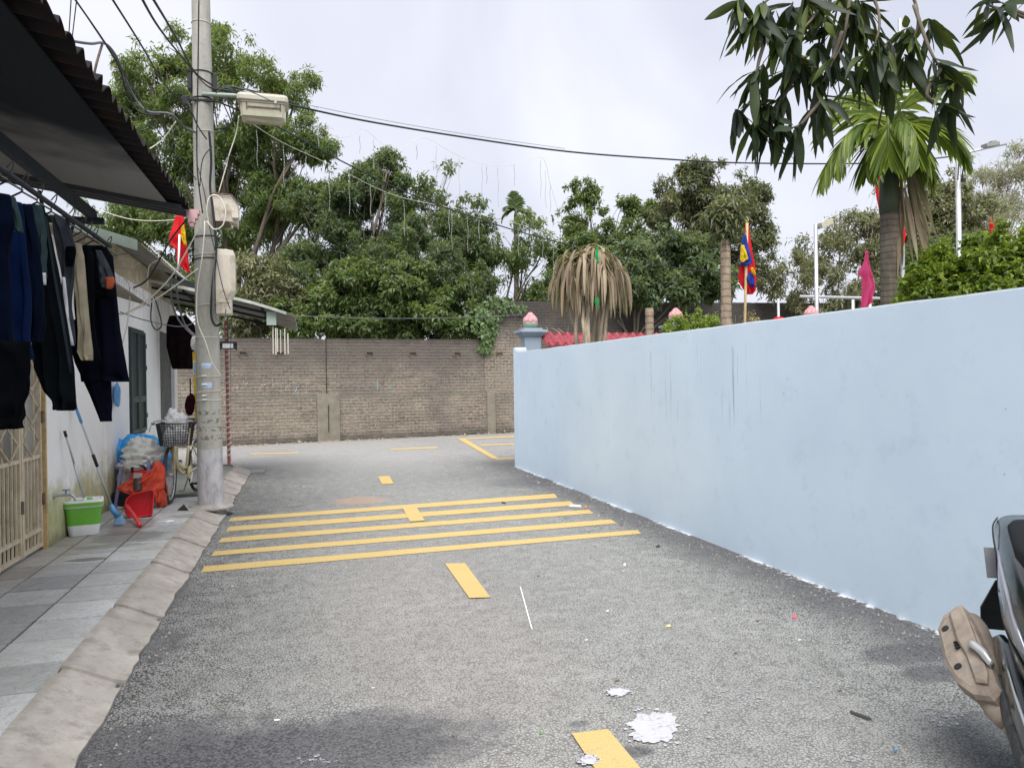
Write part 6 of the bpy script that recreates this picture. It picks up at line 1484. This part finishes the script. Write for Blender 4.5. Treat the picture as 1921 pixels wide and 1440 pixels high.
def palm(name, label, base, top, r0, r1, fr_list, mat, bark, ll, lw, L, shaft=True, dead=0, seed=1, cat='palm', n_=26, group=None):
    rg = np.random.default_rng(seed); e = empty(name, (base[0], base[1], 0), label, cat, group); base = Vector(base); top = Vector(top)
    mb = MB(); N_ = 40
    mb.tube([base.lerp(top, i/N_) for i in range(N_+1)], [r0+(r1-r0)*i/N_+(.004 if i % 2 else 0) for i in range(N_+1)], 14); under(e, mb.build('trunk', M[bark], smooth=True))
    if shaft:
        mb = MB(); mb.tube([top, top+Vector((0, 0, .15)), top+Vector((.0, 0, .75)), top+Vector((.02, 0, 1.0))], [r1*1.05, r1*1.12, r1*.85, r1*.4], 12); under(e, mb.build('crownshaft', M['crownshaft'], smooth=True))
    cr = np.array(top)+np.array([0, 0, .9 if shaft else 0]); A_ = [[], [], [], [], []]; mbr = MB()
    for (d, l_, dr) in fr_list:
        pts, *arr = frond(rg, cr, d, l_*L, dr, lw, ll, n_)
        mbr.tube([Vector(p) for p in pts], [.018*(1-i/13)+.003 for i in range(13)], 5)
        for q, a in zip(A_, arr): q.append(a)
    P, D, U, LL, WW = [np.concatenate(a) for a in A_]; V, F = blade_arrays(P, D, U, LL, WW)
    fo = fast_mesh('fronds', V, F, M[mat], e, True); rb = mbr.build('frond_stems', M[mat], smooth=True); under(e, rb)
    if dead:
        n = dead; a = rg.uniform(0, 6.28, n); P = np.array(top)+np.stack([np.cos(a)*r1*1.0+.17, np.sin(a)*r1, rg.uniform(.1, .75, n)], 1)
        D = norm(np.stack([np.cos(a)*.15+.10, np.sin(a)*.15, -np.ones(n)], 1)+rg.normal(size=(n, 3))*.08)
        V, F = blade_arrays(P, D, norm(rg.normal(size=(n, 3))+[0, -.6, 0]), rg.uniform(.4, 1.05, n), rg.uniform(.012, .03, n), .1); fast_mesh('dead_fronds', V, F, M['lf_dead'], e, True)
    return e
R2 = lambda lat, dep, z: tuple(CR0*lat+np.array([CF[0], CF[1], 0])*dep+np.array([0, 0, z]))
tb = PD(1668, 600, 8.6); tt = PD(1668, 400, 8.6)
palm('palm_tree', 'young areca palm with broad drooping fronds and a dark ringed trunk behind the blue wall', (tb.x, tb.y, 0), (tt.x, tt.y, tt.z), .105, .095,
     [(R2(-1, -.1, .35), 1.15, 1.5), (R2(-.95, -.3, .75), 1.1, 1.9), (R2(-.6, .1, 1.1), .95, 1.5), (R2(.1, -.8, .8), .9, 2.6), (R2(.8, -.3, .6), 1.1, 1.6), (R2(1, .1, 1.0), 1.15, 1.4), (R2(.5, -.3, 1.6), 1.1, 1.2), (R2(.75, .3, .1), .8, 1.2), (R2(.45, -.4, .2), .7, 2.0), (R2(-.35, -.7, .5), .8, 2.2), (R2(.2, -.7, .2), .6, 2.2), (R2(-.8, -.5, .2), .75, 2.0), (R2(.9, -.4, .1), .8, 1.9), (R2(-.3, .4, 1.5), 1.0, 1.1), (R2(.1, .2, 1.6), 1.0, .7)],
     'lf_palm', 'palmbark', .54, .021, 1.0, True, 70, 31, n_=26)
sb = PD(1363, 640, 11.5); s2 = PD(1363, 448, 11.5)
e = empty('palm_stump', (sb.x, sb.y, 0), 'tall ringed trunk rising into dark leaves beside the festival flag', 'palm trunk')
mb = MB(); mb.tube([(sb.x, sb.y, s2.z*i/60) for i in range(61)], [.088-.018*i/60+(.006 if i % 2 else 0) for i in range(61)], 14); under(e, mb.build('trunk', M['palmbark2'], smooth=True))
V, F = crown(77, B([(1362, 430, 11.5, 20), (1350, 405, 11.6, 20), (1378, 400, 11.6, 20), (1362, 385, 11.7, 18)]), 260, 8, .15, .02, hole=.2, droop=.6); fast_mesh('crown', V, F, M['lf_red'], e)
sb = PD(1219, 640, 12.2); s2 = PD(1221, 578, 12.2)
e = empty('palm_stump', (sb.x, sb.y, 0), 'short cut palm stump in front of the red roof tiles', 'palm trunk')
mb = MB(); mb.tube([(sb.x, sb.y, s2.z*i/40) for i in range(41)], [.075-.012*i/40+(.007 if i % 2 else 0) for i in range(41)], 12); under(e, mb.build('trunk', M['palmbark2'], smooth=True))
fb_ = PD(968, 600, 30); ft = PD(968, 425, 30)
palm('areca_palm', 'small far areca palm standing against the sky', (fb_.x, fb_.y, 0), (ft.x, ft.y, ft.z-.3), .12, .09,
     [(R2(-1, 0, .7), 1, 1.9), (R2(1, 0, .8), 1, 1.7), (R2(-.1, 0, 1), .9, .2), (R2(.6, .4, 1), .9, 1.6), (R2(-.5, -.4, 1), .8, 1.5), (R2(.15, .2, 1), .8, .2)], 'lf_areca', 'palmbark', .4, .03, .85, True, 0, 33, n_=22)
# dead dracaena clump
ec = PD(1105, 660, 11.2); e = empty('dead_dracaena', (ec.x, ec.y, 0), 'dried-up dracaena clump with hanging straw coloured leaves and bare stems', 'plant')
rgp = random.Random(12); mb = MB(); heads = []
for (x0, x1, y1) in ((1084, 1078, 490), (1095, 1092, 480), (1106, 1110, 465), (1100, 1100, 500), (1112, 1120, 478), (1118, 1135, 488), (1122, 1130, 510), (1090, 1070, 520), (1128, 1146, 500)):
    a = PD(x0, 660, 11.2+rgp.uniform(-.3, .3)); b = PD(x1, y1, 11.2+rgp.uniform(-.25, .25)); limb(mb, (a.x, a.y, .3), a, .035, .032, rgp, .02, 3, 6); limb(mb, a, b, .032, .02, rgp, .05, 6, 6); heads.append(b)
split_build(e, mb, 'stems', M['barkpale'], smooth=True)
rgn = np.random.default_rng(8); P = []; D = []; n_ = 0
for h in heads+[h+Vector((rgp.uniform(-.12, .12), rgp.uniform(-.1, .1), rgp.uniform(-.12, .05))) for h in heads]:
    k = 34; a = rgn.uniform(0, 6.28, k); P.append(np.array(h)+rgn.normal(size=(k, 3))*.03); D.append(np.stack([np.cos(a)*.40, np.sin(a)*.40, rgn.uniform(-.2, .75, k)+(rgn.random(k) < .12)*1.6], 1))
P = np.concatenate(P); D = np.concatenate(D); V, F = blade_arrays(P, D, norm(np.tile([0, 0, 1.], (len(P), 1))+rgn.normal(size=P.shape)*.3), rgn.uniform(.45, .85, len(P)), rgn.uniform(.012, .026, len(P)), 4.2, 8)
fast_mesh('dead_leaves', V, F, M['lf_dead'], e, True)
mb = MB(); cloth(mb, [(462, 1120, 1124), (480, 1116, 1122), (492, 1119, 1124)], lambda x, y: PD(x, y, 10.8), .03, 1, .01, 1, 8, 3); cloth(mb, [(558, 1117, 1123), (565, 1115, 1124), (576, 1119, 1122)], lambda x, y: PD(x, y, 10.8), .03, 1, .01, 1, 8, 3)
split_build(e, mb, 'green_ribbon', fg)

# near mango branches
def near_leaf_arrays(P, D, U, L, W, rg, ns=7):
    D = norm(D); Sd = norm(np.cross(D, U)); rows = []; q = P.copy(); v = D.copy(); cv = rg.uniform(-.4, 2.4, len(P)); wv = rg.uniform(0, 6.28, len(P))
    for i in range(ns+1):
        t = i/ns; w = W*max(.03, math.sin(math.pi*(t**.85))**.75 if 0 < t < 1 else .03)
        Nn = np.cross(Sd, v); wave = (np.sin(t*11+wv)*.18)[:, None]*w[:, None]
        rows += [q+Sd*w[:, None]+Nn*(w[:, None]*.28+wave), q, q-Sd*w[:, None]+Nn*(w[:, None]*.28-wave)]
        v = norm(v+np.array([0, 0, -1.])*(cv/ns*.7)[:, None]); q = q+v*(L/ns)[:, None]
    V = np.stack(rows, 1).reshape(-1, 3); m = 3*(ns+1); fs = []
    for i in range(ns):
        a = 3*i; fs += [[a, a+1, a+4, a+3], [a+1, a+2, a+5, a+4]]
    F = (np.array(fs)[None]+(np.arange(len(P))*m)[:, None, None]).reshape(-1, 4); return V, F
mt_ = empty('mango_tree', (5.0, 1.2, 0), 'near mango tree whose dark long leaved branches hang into the top right corner', 'tree')
rgp = random.Random(21); rgn = np.random.default_rng(21); mb = MB(); limb(mb, (5.0, 1.2, 0), (4.6, 1.5, 3.6), .12, .09, rgp, .03, 6, 8)
hub = Vector((4.6, 1.5, 3.6)); j1 = PD(1590, -110, 3.5); j2 = PD(1960, -20, 3.2); limb(mb, hub, j1, .07, .03, rgp, .08, 8, 6); limb(mb, hub, j2, .05, .018, rgp, .08, 6, 6)
whorls = []
def twig(P, r0=.010, r1=.004):
    pts = smooth_pts([PD(*p) for p in P], 5); n_ = len(pts); mb.tube(pts, [r0+(r1-r0)*i/(n_-1) for i in range(n_)], 6)
    t = (pts[-1]-pts[-3]).normalized(); whorls.append((pts[-1], t, 1.0)); return pts
for path, extra in [(([1590, -110, 3.5], [1560, -20, 3.45], [1520, 40, 3.4], [1480, 75, 3.4]), 1), (([1590, -110, 3.5], [1530, -60, 3.5], [1440, 0, 3.4], [1418, 30, 3.4]), 1),
        (([1560, -20, 3.45], [1540, 90, 3.5], [1500, 150, 3.5], [1455, 190, 3.5]), 1), (([1600, -60, 3.5], [1590, 30, 3.4], [1580, 80, 3.4], [1560, 120, 3.4]), 1),
        (([1600, -60, 3.5], [1640, 0, 3.45], [1650, 45, 3.4], [1640, 90, 3.4]), 1), (([1680, -60, 3.4], [1715, 0, 3.4], [1722, 45, 3.4], [1712, 75, 3.4]), 1),
        (([1715, 10, 3.4], [1735, 70, 3.35], [1750, 105, 3.3], [1765, 130, 3.3]), 1), (([1580, 60, 3.4], [1550, 140, 3.4], [1530, 165, 3.4], [1545, 190, 3.4]), 1),
        (([1500, 130, 3.5], [1465, 190, 3.5], [1440, 230, 3.5], [1432, 245, 3.5]), 1), (([1440, 60, 3.4], [1425, 110, 3.4], [1420, 130, 3.4], [1412, 140, 3.4]), 1),
        (([1540, 190, 3.4], [1510, 225, 3.4], [1500, 235, 3.4], [1485, 240, 3.4]), 1), (([1640, 90, 3.4], [1660, 130, 3.4], [1665, 140, 3.4], [1670, 150, 3.4]), 1),
        (([1765, 130, 3.3], [1740, 170, 3.3], [1745, 185, 3.3], [1775, 205, 3.3]), 1), (([1500, 40, 3.4], [1490, 95, 3.4], [1500, 110, 3.4], [1505, 120, 3.4]), 1)]:
    twig(path)
for (x, y, D) in ((1575, 5, 3.5), (1545, 45, 3.45), (1530, 100, 3.45), (1620, 60, 3.5), (1660, 100, 3.4), (1690, 60, 3.45), (1480, 130, 3.5), (1465, 70, 3.45), (1560, 150, 3.45), (1610, 150, 3.5), (1400, 60, 3.4), (1390, 20, 3.4), (1395, 225, 3.5), (1415, 190, 3.5), (1470, 250, 3.5), (1700, 130, 3.45), (1750, 60, 3.4), (1780, 165, 3.3), (1500, 20, 3.5), (1445, 40, 3.45), (1630, 20, 3.5), (1520, 215, 3.5), (1600, 60, 3.45), (1560, 60, 3.5), (1470, 20, 3.45), (1620, 110, 3.4), (1430, 250, 3.5), (1450, 215, 3.5), (1600, 20, 3.4), (1520, 10, 3.4)):
    whorls.append((PD(x, y, D), Vector((rgp.uniform(-1, 1), 0, -.6)).normalized(), .9))
twig(([1960, -20, 3.2], [1930, 30, 3.2], [1905, 25, 3.2], [1880, 5, 3.2])); twig(([1930, 30, 3.2], [1900, 20, 3.2], [1870, 15, 3.2], [1850, 8, 3.2]))
P = []; D = []
for (w, t, s_) in whorls:
    k = rgp.randint(10, 13); w = np.array(w); t = np.array(t)
    for i in range(k):
        r = rgn.normal(size=3); r = r-t*np.dot(r, t)*.6; r = norm(r); dv = norm(t*.5+r*.95+np.array([0, 0, -.6])); P.append(w-t*rgn.uniform(0, .07)); D.append(dv)
P = np.array(P); D = np.array(D); n_ = len(P)
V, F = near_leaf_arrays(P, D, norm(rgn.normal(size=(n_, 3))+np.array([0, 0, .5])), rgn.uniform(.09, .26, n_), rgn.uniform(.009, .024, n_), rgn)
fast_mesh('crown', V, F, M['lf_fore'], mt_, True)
under(mt_, mb.build('trunk', M['bark'], smooth=True))

# ================================================================= MOTOR SCOOTER
def lat_dep(l, d): return Vector(CR0)*l+Vector((CF[0], CF[1], 0))*d
so = lat_dep(1.93, 2.68); hv = lat_dep(-.35, -.94)
sc = empty('motor_scooter', (so.x, so.y, -.0), 'glossy black motor scooter with dusty beige exhaust shield parked by the blue wall', 'motor scooter', rz=math.atan2(hv.y, hv.x))
def mat_gloss():
    n = N('glossy_black_paint'); n.col(n.mix(n.ramp(n.noise(6, 5, .7), [(.4, 0), (.7, 1)]), (.004, .008, .010), (.010, .017, .021))); n.set(n.b.inputs['Roughness'], n.ramp(n.noise(9, 5, .7), [(.35, .10), (.7, .28)]))
    n.b.inputs['Coat Weight'].default_value = .25; n.b.inputs['Coat Roughness'].default_value = .06; n.b.inputs['Specular IOR Level'].default_value = .5; return n.m
def mat_dust():
    n = N('dusty_beige_shield'); c = n.mix(n.ramp(n.noise(9, 6, .7), [(.3, 0), (.7, 1)]), (.19, .155, .125), (.37, .31, .255)); g = n.ramp(n.noise(5, 4, .7), [(.58, 0), (.7, 1)])
    c = n.mix(n.math('MULTIPLY', g, .6), c, (.17, .19, .17)); n.col(c); n.rough(.75); n.bump(n.noise(120, 4), .25, .003); return n.m
gl = mat_gloss(); du = mat_dust(); tex = simple('textured_black_plastic', (.035, .042, .048), .65, .25, 30, bump=.6, bscale=90, stain=(.22, .20, .17), stain_amt=.5, sscale=7)
def sec(x, zc, w, h, y=0, n_=28, p=3.1, ty=0):
    out = []
    for k in range(n_):
        a = 2*math.pi*k/n_; c_, s_ = math.cos(a), math.sin(a)
        out.append((x, y+w*math.copysign(abs(c_)**(2/p), c_)+ty*s_, zc+h*math.copysign(abs(s_)**(2/p), s_)))
    return out
mb = MB(); mb.loft([sec(-.545, .865, .035, .03), sec(-.52, .855, .075, .055), sec(-.44, .835, .110, .090), sec(-.28, .79, .135, .130), sec(-.08, .72, .168, .185), sec(.08, .67, .188, .205), sec(.22, .63, .195, .21), sec(.38, .58, .185, .20), sec(.50, .52, .14, .17), sec(.55, .48, .09, .14)])
mb.build('body', gl, sc, True)
mb = MB(); mb.loft([sec(-.30, .91, .05, .01, p=3), sec(-.27, .92, .085, .016), sec(-.2, .91, .115, .03), sec(.05, .865, .15, .04), sec(.25, .83, .14, .045), sec(.48, .79, .09, .04), sec(.53, .77, .05, .02)])
mb.build('seat', simple('seat_vinyl', (.008, .009, .010), .7, .2, 20, spec=.15, bump=.3, bscale=200), sc, True)
mb = MB(); mb.loft([sec(-.555, .86, .06, .012, p=3), sec(-.545, .84, .085, .035, p=3), sec(-.49, .83, .088, .04, p=3)]); mb.build('tail_light', simple('dark_red_lens', (.16, .01, .012), .15), sc, True)
# silver strip painting a sky reflection on the body side, then seam lines
mb = MB(); mb.loft([[(x, -w-.006, z+h), (x, -w+.006, z+h*1.15), (x, -w+.006, z-h*1.1), (x, -w-.006, z-h)] for x, w, z, h in ((-.34, .108, .845, .003), (-.24, .132, .80, .028), (-.08, .168, .745, .055), (.10, .190, .69, .060), (.24, .196, .64, .035), (.36, .188, .60, .003))]); mb.build('side_reflection', simple('painted_reflection', (.30, .31, .35), .14, .08, spec=.7, metal=.4), sc, True)
mb = MB(); mb.tube(smooth_pts([(-.40, -.104, .80), (-.25, -.128, .70), (-.06, -.170, .655), (.15, -.194, .60), (.38, -.188, .54)], 5), .004, 5); mb.build('panel_seam', M['black'], sc, True)
mb = MB(); mb.tube(smooth_pts([(-.50, -.083, .90), (-.40, -.120, .885), (-.30, -.140, .85), (-.22, -.148, .80), (-.20, -.150, .74), (-.05, -.176, .70)], 5), .0035, 5); mb.build('tail_seam', M['black'], sc, True)
# lower swept cover and ridged footboard side
mb = MB(); mb.loft([sec(-.16, .49, .012, .012, -.165), sec(-.08, .49, .02, .045, -.165), sec(.08, .45, .03, .085, -.17), sec(.28, .385, .035, .085, -.18), sec(.5, .32, .03, .055, -.19), sec(.8, .295, .025, .04, -.195)]); mb.loft([sec(-.12, .49, .012, .03, .165), sec(.1, .44, .03, .08, .17), sec(.5, .32, .03, .055, .19), sec(.8, .295, .025, .04, .195)])
mb.build('lower_cover', gl, sc, True)
mb = MB(); mb.loft([sec(.02, .40, .014, .02, -.195), sec(.16, .345, .02, .045, -.20), sec(.40, .27, .022, .05, -.205), sec(.7, .235, .02, .03, -.205)]); mb.build('ridged_trim', tex, sc, True)
mb = MB(); mb.box((.66, 0, .285), (.40, .40, .03)); mb.build('footboard', tex, sc, bevel=.01)
mb = MB(); mb.tube(smooth_pts([(-.12, -.155, .515), (.1, -.19, .50), (.35, -.21, .43), (.7, -.215, .325)], 5), .006, 6); mb.build('trim_edge', M['steel'], sc, True)
mb = MB(); mb.loft([sec(.80, .34, .19, .05), sec(.86, .50, .2, .04), sec(.93, .72, .21, .035), sec(1.0, .93, .14, .03)]); mb.loft([sec(1.02, .98, .10, .03), sec(.98, 1.04, .16, .05), sec(.90, 1.04, .12, .04)]); mb.build('front_shield', gl, sc, True)
mb = MB(); mb.tube(smooth_pts([(.86, -.30, 1.02), (.90, -.2, 1.04), (.95, 0, 1.04), (.90, .2, 1.04), (.86, .30, 1.02)], 5), .016, 8); mb.build('handlebar', M['black'], sc, True)
mb = MB(); mb.tube([(1.0, 0, .95), (1.20, .06, .25)], .03, 8); mb.tube([(1.0, 0, .95), (1.20, -.06, .25)], .03, 8); mb.build('fork', M['steel_dark'], sc, True)
for xx, w_ in ((1.22, .05), (0, .055)):
    mb = MB(); 
    mb.tube([(xx+.20*math.cos(a), 0, .26+.20*math.sin(a)) for a in np.linspace(0, 6.2832, 41)], w_, 10, False); wh_ = mb.build('wheel', M['black'], sc, True)
    mb = MB(); mb.tube([(xx, -.06, .26), (xx, .06, .26)], .05, 14)
    for k in range(5):
        a = k*1.2566; mb.tube([(xx, 0, .26), (xx+.165*math.cos(a), 0, .26+.165*math.sin(a))], .018, 6)
    mb.build('rim', M['steel_dark'], wh_)
# rear mudguard, number plate, shock absorber
mb = MB(); mb.loft([[(-.40-.0, -.115, .66), (-.40, .085, .66), (-.385, .085, .665), (-.385, -.115, .665)], [(-.50, -.15, .52), (-.50, .085, .52), (-.485, .085, .52), (-.485, -.15, .52)], [(-.545, -.14, .42), (-.545, .07, .42), (-.53, .07, .42), (-.53, -.14, .42)]])
mb.loft([[(-.10, -.07, .55), (-.10, .07, .55), (-.10, .07, .565), (-.10, -.07, .565)], [(-.25, -.07, .54), (-.25, .07, .54), (-.26, .07, .555), (-.26, -.07, .555)], [(-.36, -.07, .43), (-.36, .07, .43), (-.38, .07, .44), (-.38, -.07, .44)]])
mb.build('mudguard', M['black'], sc)
mb = MB(); mb.box((-.545, -.03, .70), (.008, .18, .13), Matrix.Rotation(-.45, 3, 'Y')); mb.build('number_plate', simple('grey_plate', (.20, .205, .23), .5), sc, bevel=.003)
mb = MB(); a_ = Vector((-.12, -.125, .36)); b_ = Vector((-.02, -.115, .60)); mb.tube([a_+(b_-a_)*(t/70)+Vector((.026*math.cos(t*.75), .026*math.sin(t*.75), 0)) for t in range(71)], .006, 5); mb.tube([a_, b_], .014, 8); mb.build('shock_absorber', M['iron'], sc, True)
mb = MB(); mb.box((-.08, -.07, .33), (.30, .10, .14)); mb.box((.15, -.03, .33), (.3, .18, .18)); mb.build('engine_block', M['iron'], sc, bevel=.02)
# exhaust
ma = Vector((-.40, -.215, .47)); mz = Vector((.18, -.205, .29)); ax_ = (mz-ma).normalized()
mb = MB(); pts = [ma+ax_*t for t in (-.015, 0, .04, .2, .42, .52, .58)]; mb.tube(pts, [.025, .058, .066, .068, .066, .05, .03], 18); mb.tube(smooth_pts([mz, mz+Vector((.12, .03, -.03)), mz+Vector((.22, .1, -.02))], 4), .018, 8); mu = mb.build('exhaust', du, sc, True)
upv = Vector((0, 0, 1)); upv = (upv-ax_*upv.dot(ax_)).normalized(); ov = Vector((0, -1, 0)); ov = (ov-ax_*ov.dot(ax_)).normalized()
o2 = (ov*.62+upv*.78).normalized(); u2 = (ov*.78-upv*.62).normalized()
SH = lambda t, u, h: ma+ax_*t+u2*u+o2*h+ov*.01
out_ = [(-.03, -.02), (-.015, .045), (.05, .085), (.26, .098), (.40, .080), (.50, .035), (.545, -.02), (.52, -.06), (.36, -.062), (.10, -.055), (.0, -.045)]
def ringp(k, h, sh_=(0, 0)): return [SH(.25+(t-.25)*k+sh_[0], .01+(u-.01)*k+sh_[1], h) for t, u in out_]
mb = MB(); mb.loft([ringp(1.0, .02), ringp(1.0, .058), ringp(.955, .072), ringp(.80, .080), ringp(.78, .078)]); sh_ = mb.build('exhaust_shield', du, sc, True, bevel=0, auto=14)
mb = MB(); rp_ = [(.01, -.045), (.02, .012), (.20, .020), (.30, .004), (.46, .004), (.49, -.03), (.44, -.046), (.10, -.050)]
mb.loft([[SH(t, u, .070) for t, u in rp_], [SH(t, u, .088) for t, u in rp_], [SH(.25+(t-.25)*.93, -.018+(u+.018)*.75, .094) for t, u in rp_]]); mb.build('shield_ridge', du, sc, True, auto=14)
for t in (.09, .33):
    mb = MB(); c = SH(t, .050, .078); mb.tube([c-o2*.006, c+o2*.0045], [.0145, .0145], 14); mb.build('bolt', M['black'], sc)
for k in range(3):
    mb = MB(); mb.box(SH(.205+k*.017, .026, .084), (.020, .007, .010), Matrix.Rotation(-.9, 3, 'Z')); mb.build('shield_vent', M['black'], sc)
mb = MB(); c = ma+ax_*.30+ov*.03+upv*.085; mb.loft([[c+Vector((x, y-w, z)), c+Vector((x, y-w*.4, z+.016)), c+Vector((x, y+w*.4, z+.016)), c+Vector((x, y+w, z)), c+Vector((x, y, z-.016))] for x, y, z, w in ((-.01, -.02, .02, .012), (.02, -.015, .025, .020), (.07, .005, .015, .018), (.11, .02, -.01, .012))]); mb.build('footpeg', simple('cast_aluminium', (.62, .62, .62), .3, .1, metal=.5), sc, True)

# ================================================================= LITTER
def scrap(px, py, w, h, mat, name, label, cat, seed, thick=.006, group=None):
    c = G(px, py, .006); rg = random.Random(seed); a = rg.uniform(0, 3.14); mb = MB(); n_ = 9; vs = []
    for lay in (0, thick):
        for k in range(n_):
            t = 2*math.pi*k/n_; r = rg.uniform(.7, 1.1) if lay == 0 else rs[k]*.8
            if lay == 0:
                if k == 0: rs = []
                rs.append(r)
            x = w*math.cos(t)*r; y = h*math.sin(t)*r; vs.append((c.x+x*math.cos(a)-y*math.sin(a), c.y+x*math.sin(a)+y*math.cos(a), .004+lay+(rg.uniform(0, .006) if lay else 0)))
    mb.add(vs, [tuple(range(n_, 2*n_))]+[(k, (k+1) % n_, n_+(k+1) % n_, n_+k) for k in range(n_)]); return tag(mb.build(name, mat), label, cat, group)
brn = simple('dry_leaf_brown', (.16, .10, .06), .85, .3); plf = simple('pale_leaf', (.5, .46, .36), .8, .2); pk = simple('pink_scrap', (.75, .12, .17), .6); yl = simple('yellow_scrap', (.70, .62, .25), .6); gy = simple('grey_scrap', (.07, .07, .075), .8)
scrap(1491, 1157, .022, .018, pk, 'plastic_scrap', 'bright pink plastic scrap on the road right of centre', 'scrap', 1)
scrap(1254, 1174, .016, .008, yl, 'paper_scrap', 'tiny pale yellow rectangle of paper on the asphalt', 'paper', 2)
scrap(1172, 1060, .020, .012, M['white'], 'paper_scrap', 'small white paper scrap between the last stripe and the blue wall', 'paper', 3, .012)
scrap(1234, 1024, .050, .016, gy, 'rubber_strip', 'flat black rubber piece just beyond the end of the nearest stripe', 'scrap', 4, .01)
scrap(1615, 1342, .055, .008, gy, 'twig', 'curved dark leaf lying on the asphalt left of the scooter', 'leaf', 5, .008)
scrap(1080, 949, .085, .05, M['white'], 'wrapper', 'white and orange snack wrapper beside the right end of the stripes', 'wrapper', 6, .012)
scrap(1099, 951, .02, .02, simple('orange_scrap', (.8, .25, .03), .6), 'wrapper', 'orange corner of litter beside the white wrapper', 'wrapper', 7, .015)
scrap(1680, 1406, .012, .006, M['blue_plastic'], 'plastic_scrap', 'tiny blue plastic piece near the lower right', 'scrap', 8)
scrap(1015, 1373, .009, .006, M['green_plastic'], 'plastic_scrap', 'tiny green plastic piece left of the nearest yellow dash', 'scrap', 9)
scrap(945, 943, .06, .02, gy, 'twig', 'dark twig between the first and second stripe', 'twig', 10, .01)
fk = MB()
for i, (x, y) in enumerate([(1108, 1046), (1024, 1093), (1088, 1117), (1140, 1146), (1158, 1276), (1188, 1270), (1410, 1124), (1500, 1200), (1421, 1164), (1665, 1234), (1575, 1295), (1170, 1071), (1272, 1070), (820, 969), (910, 1092), (1010, 905), (1030, 918), (1045, 908), (1060, 915), (1075, 913), (1084, 935), (1123, 967), (1165, 985), (570, 912), (545, 935), (650, 1065), (1010, 1080), (436, 1099), (1130, 962), (1145, 978), (330, 1150), (990, 893), (760, 1000), (1340, 1160), (1380, 1225), (1100, 1200), (1300, 1090), (700, 1290), (850, 1380), (520, 1350)]):
    c = G(x, y, .004); w = rnd.uniform(.006, .013)*(1.8 if y < 1000 else 1); h = w*rnd.uniform(.25, .5); a = rnd.uniform(0, 3.1); fk.cur = i % 4
    top = [(c.x+w*math.cos(t+a)*rnd.uniform(.7, 1.1), c.y+h*math.sin(t+a)*rnd.uniform(.7, 1.1), .006+rnd.uniform(0, .004)) for t in np.arange(0, 6.2, .9)]; n_ = len(top)
    fk.add(top+[(p[0], p[1], .003) for p in top], [tuple(range(n_))]+[(k, (k+1) % n_, n_+(k+1) % n_, n_+k) for k in range(n_)])
tag(fk.build('litter_flecks', [brn, plf, brn, M['white']]), 'tiny dry leaf and paper flecks strewn over the asphalt', 'litter', kind='stuff')
# crumbs of gravel along the kerb and the wall foot
rg = np.random.default_rng(15); n_ = 1500; y = rg.uniform(2.2, 13, n_); sd2 = rg.random(n_) < .4
x = np.where(sd2, -.87+np.abs(rg.normal(0, .10, n_)), 3.48-np.abs(rg.normal(0, .22, n_))); s = rg.uniform(.003, .010, n_)
base = np.array([[1, 0, 0], [-.4, .9, 0], [-.5, -.8, 0], [.1, .1, 1.1]]); V = (base[None]*s[:, None, None]*(1+.4*rg.normal(size=(n_, 4, 3)))+np.stack([x, y, np.full(n_, .003)], 1)[:, None]).reshape(-1, 3)
F = (np.array([[0, 1, 3], [1, 2, 3], [2, 0, 3]])[None]+(np.arange(n_)*4)[:, None, None]).reshape(-1, 3)
o = fast_mesh('gravel', V, F, simple('gravel_grey', (.26, .25, .23), .9, .5, 40)); tag(o, 'loose grit and gravel along the kerb and the foot of the blue wall', 'gravel', kind='stuff')
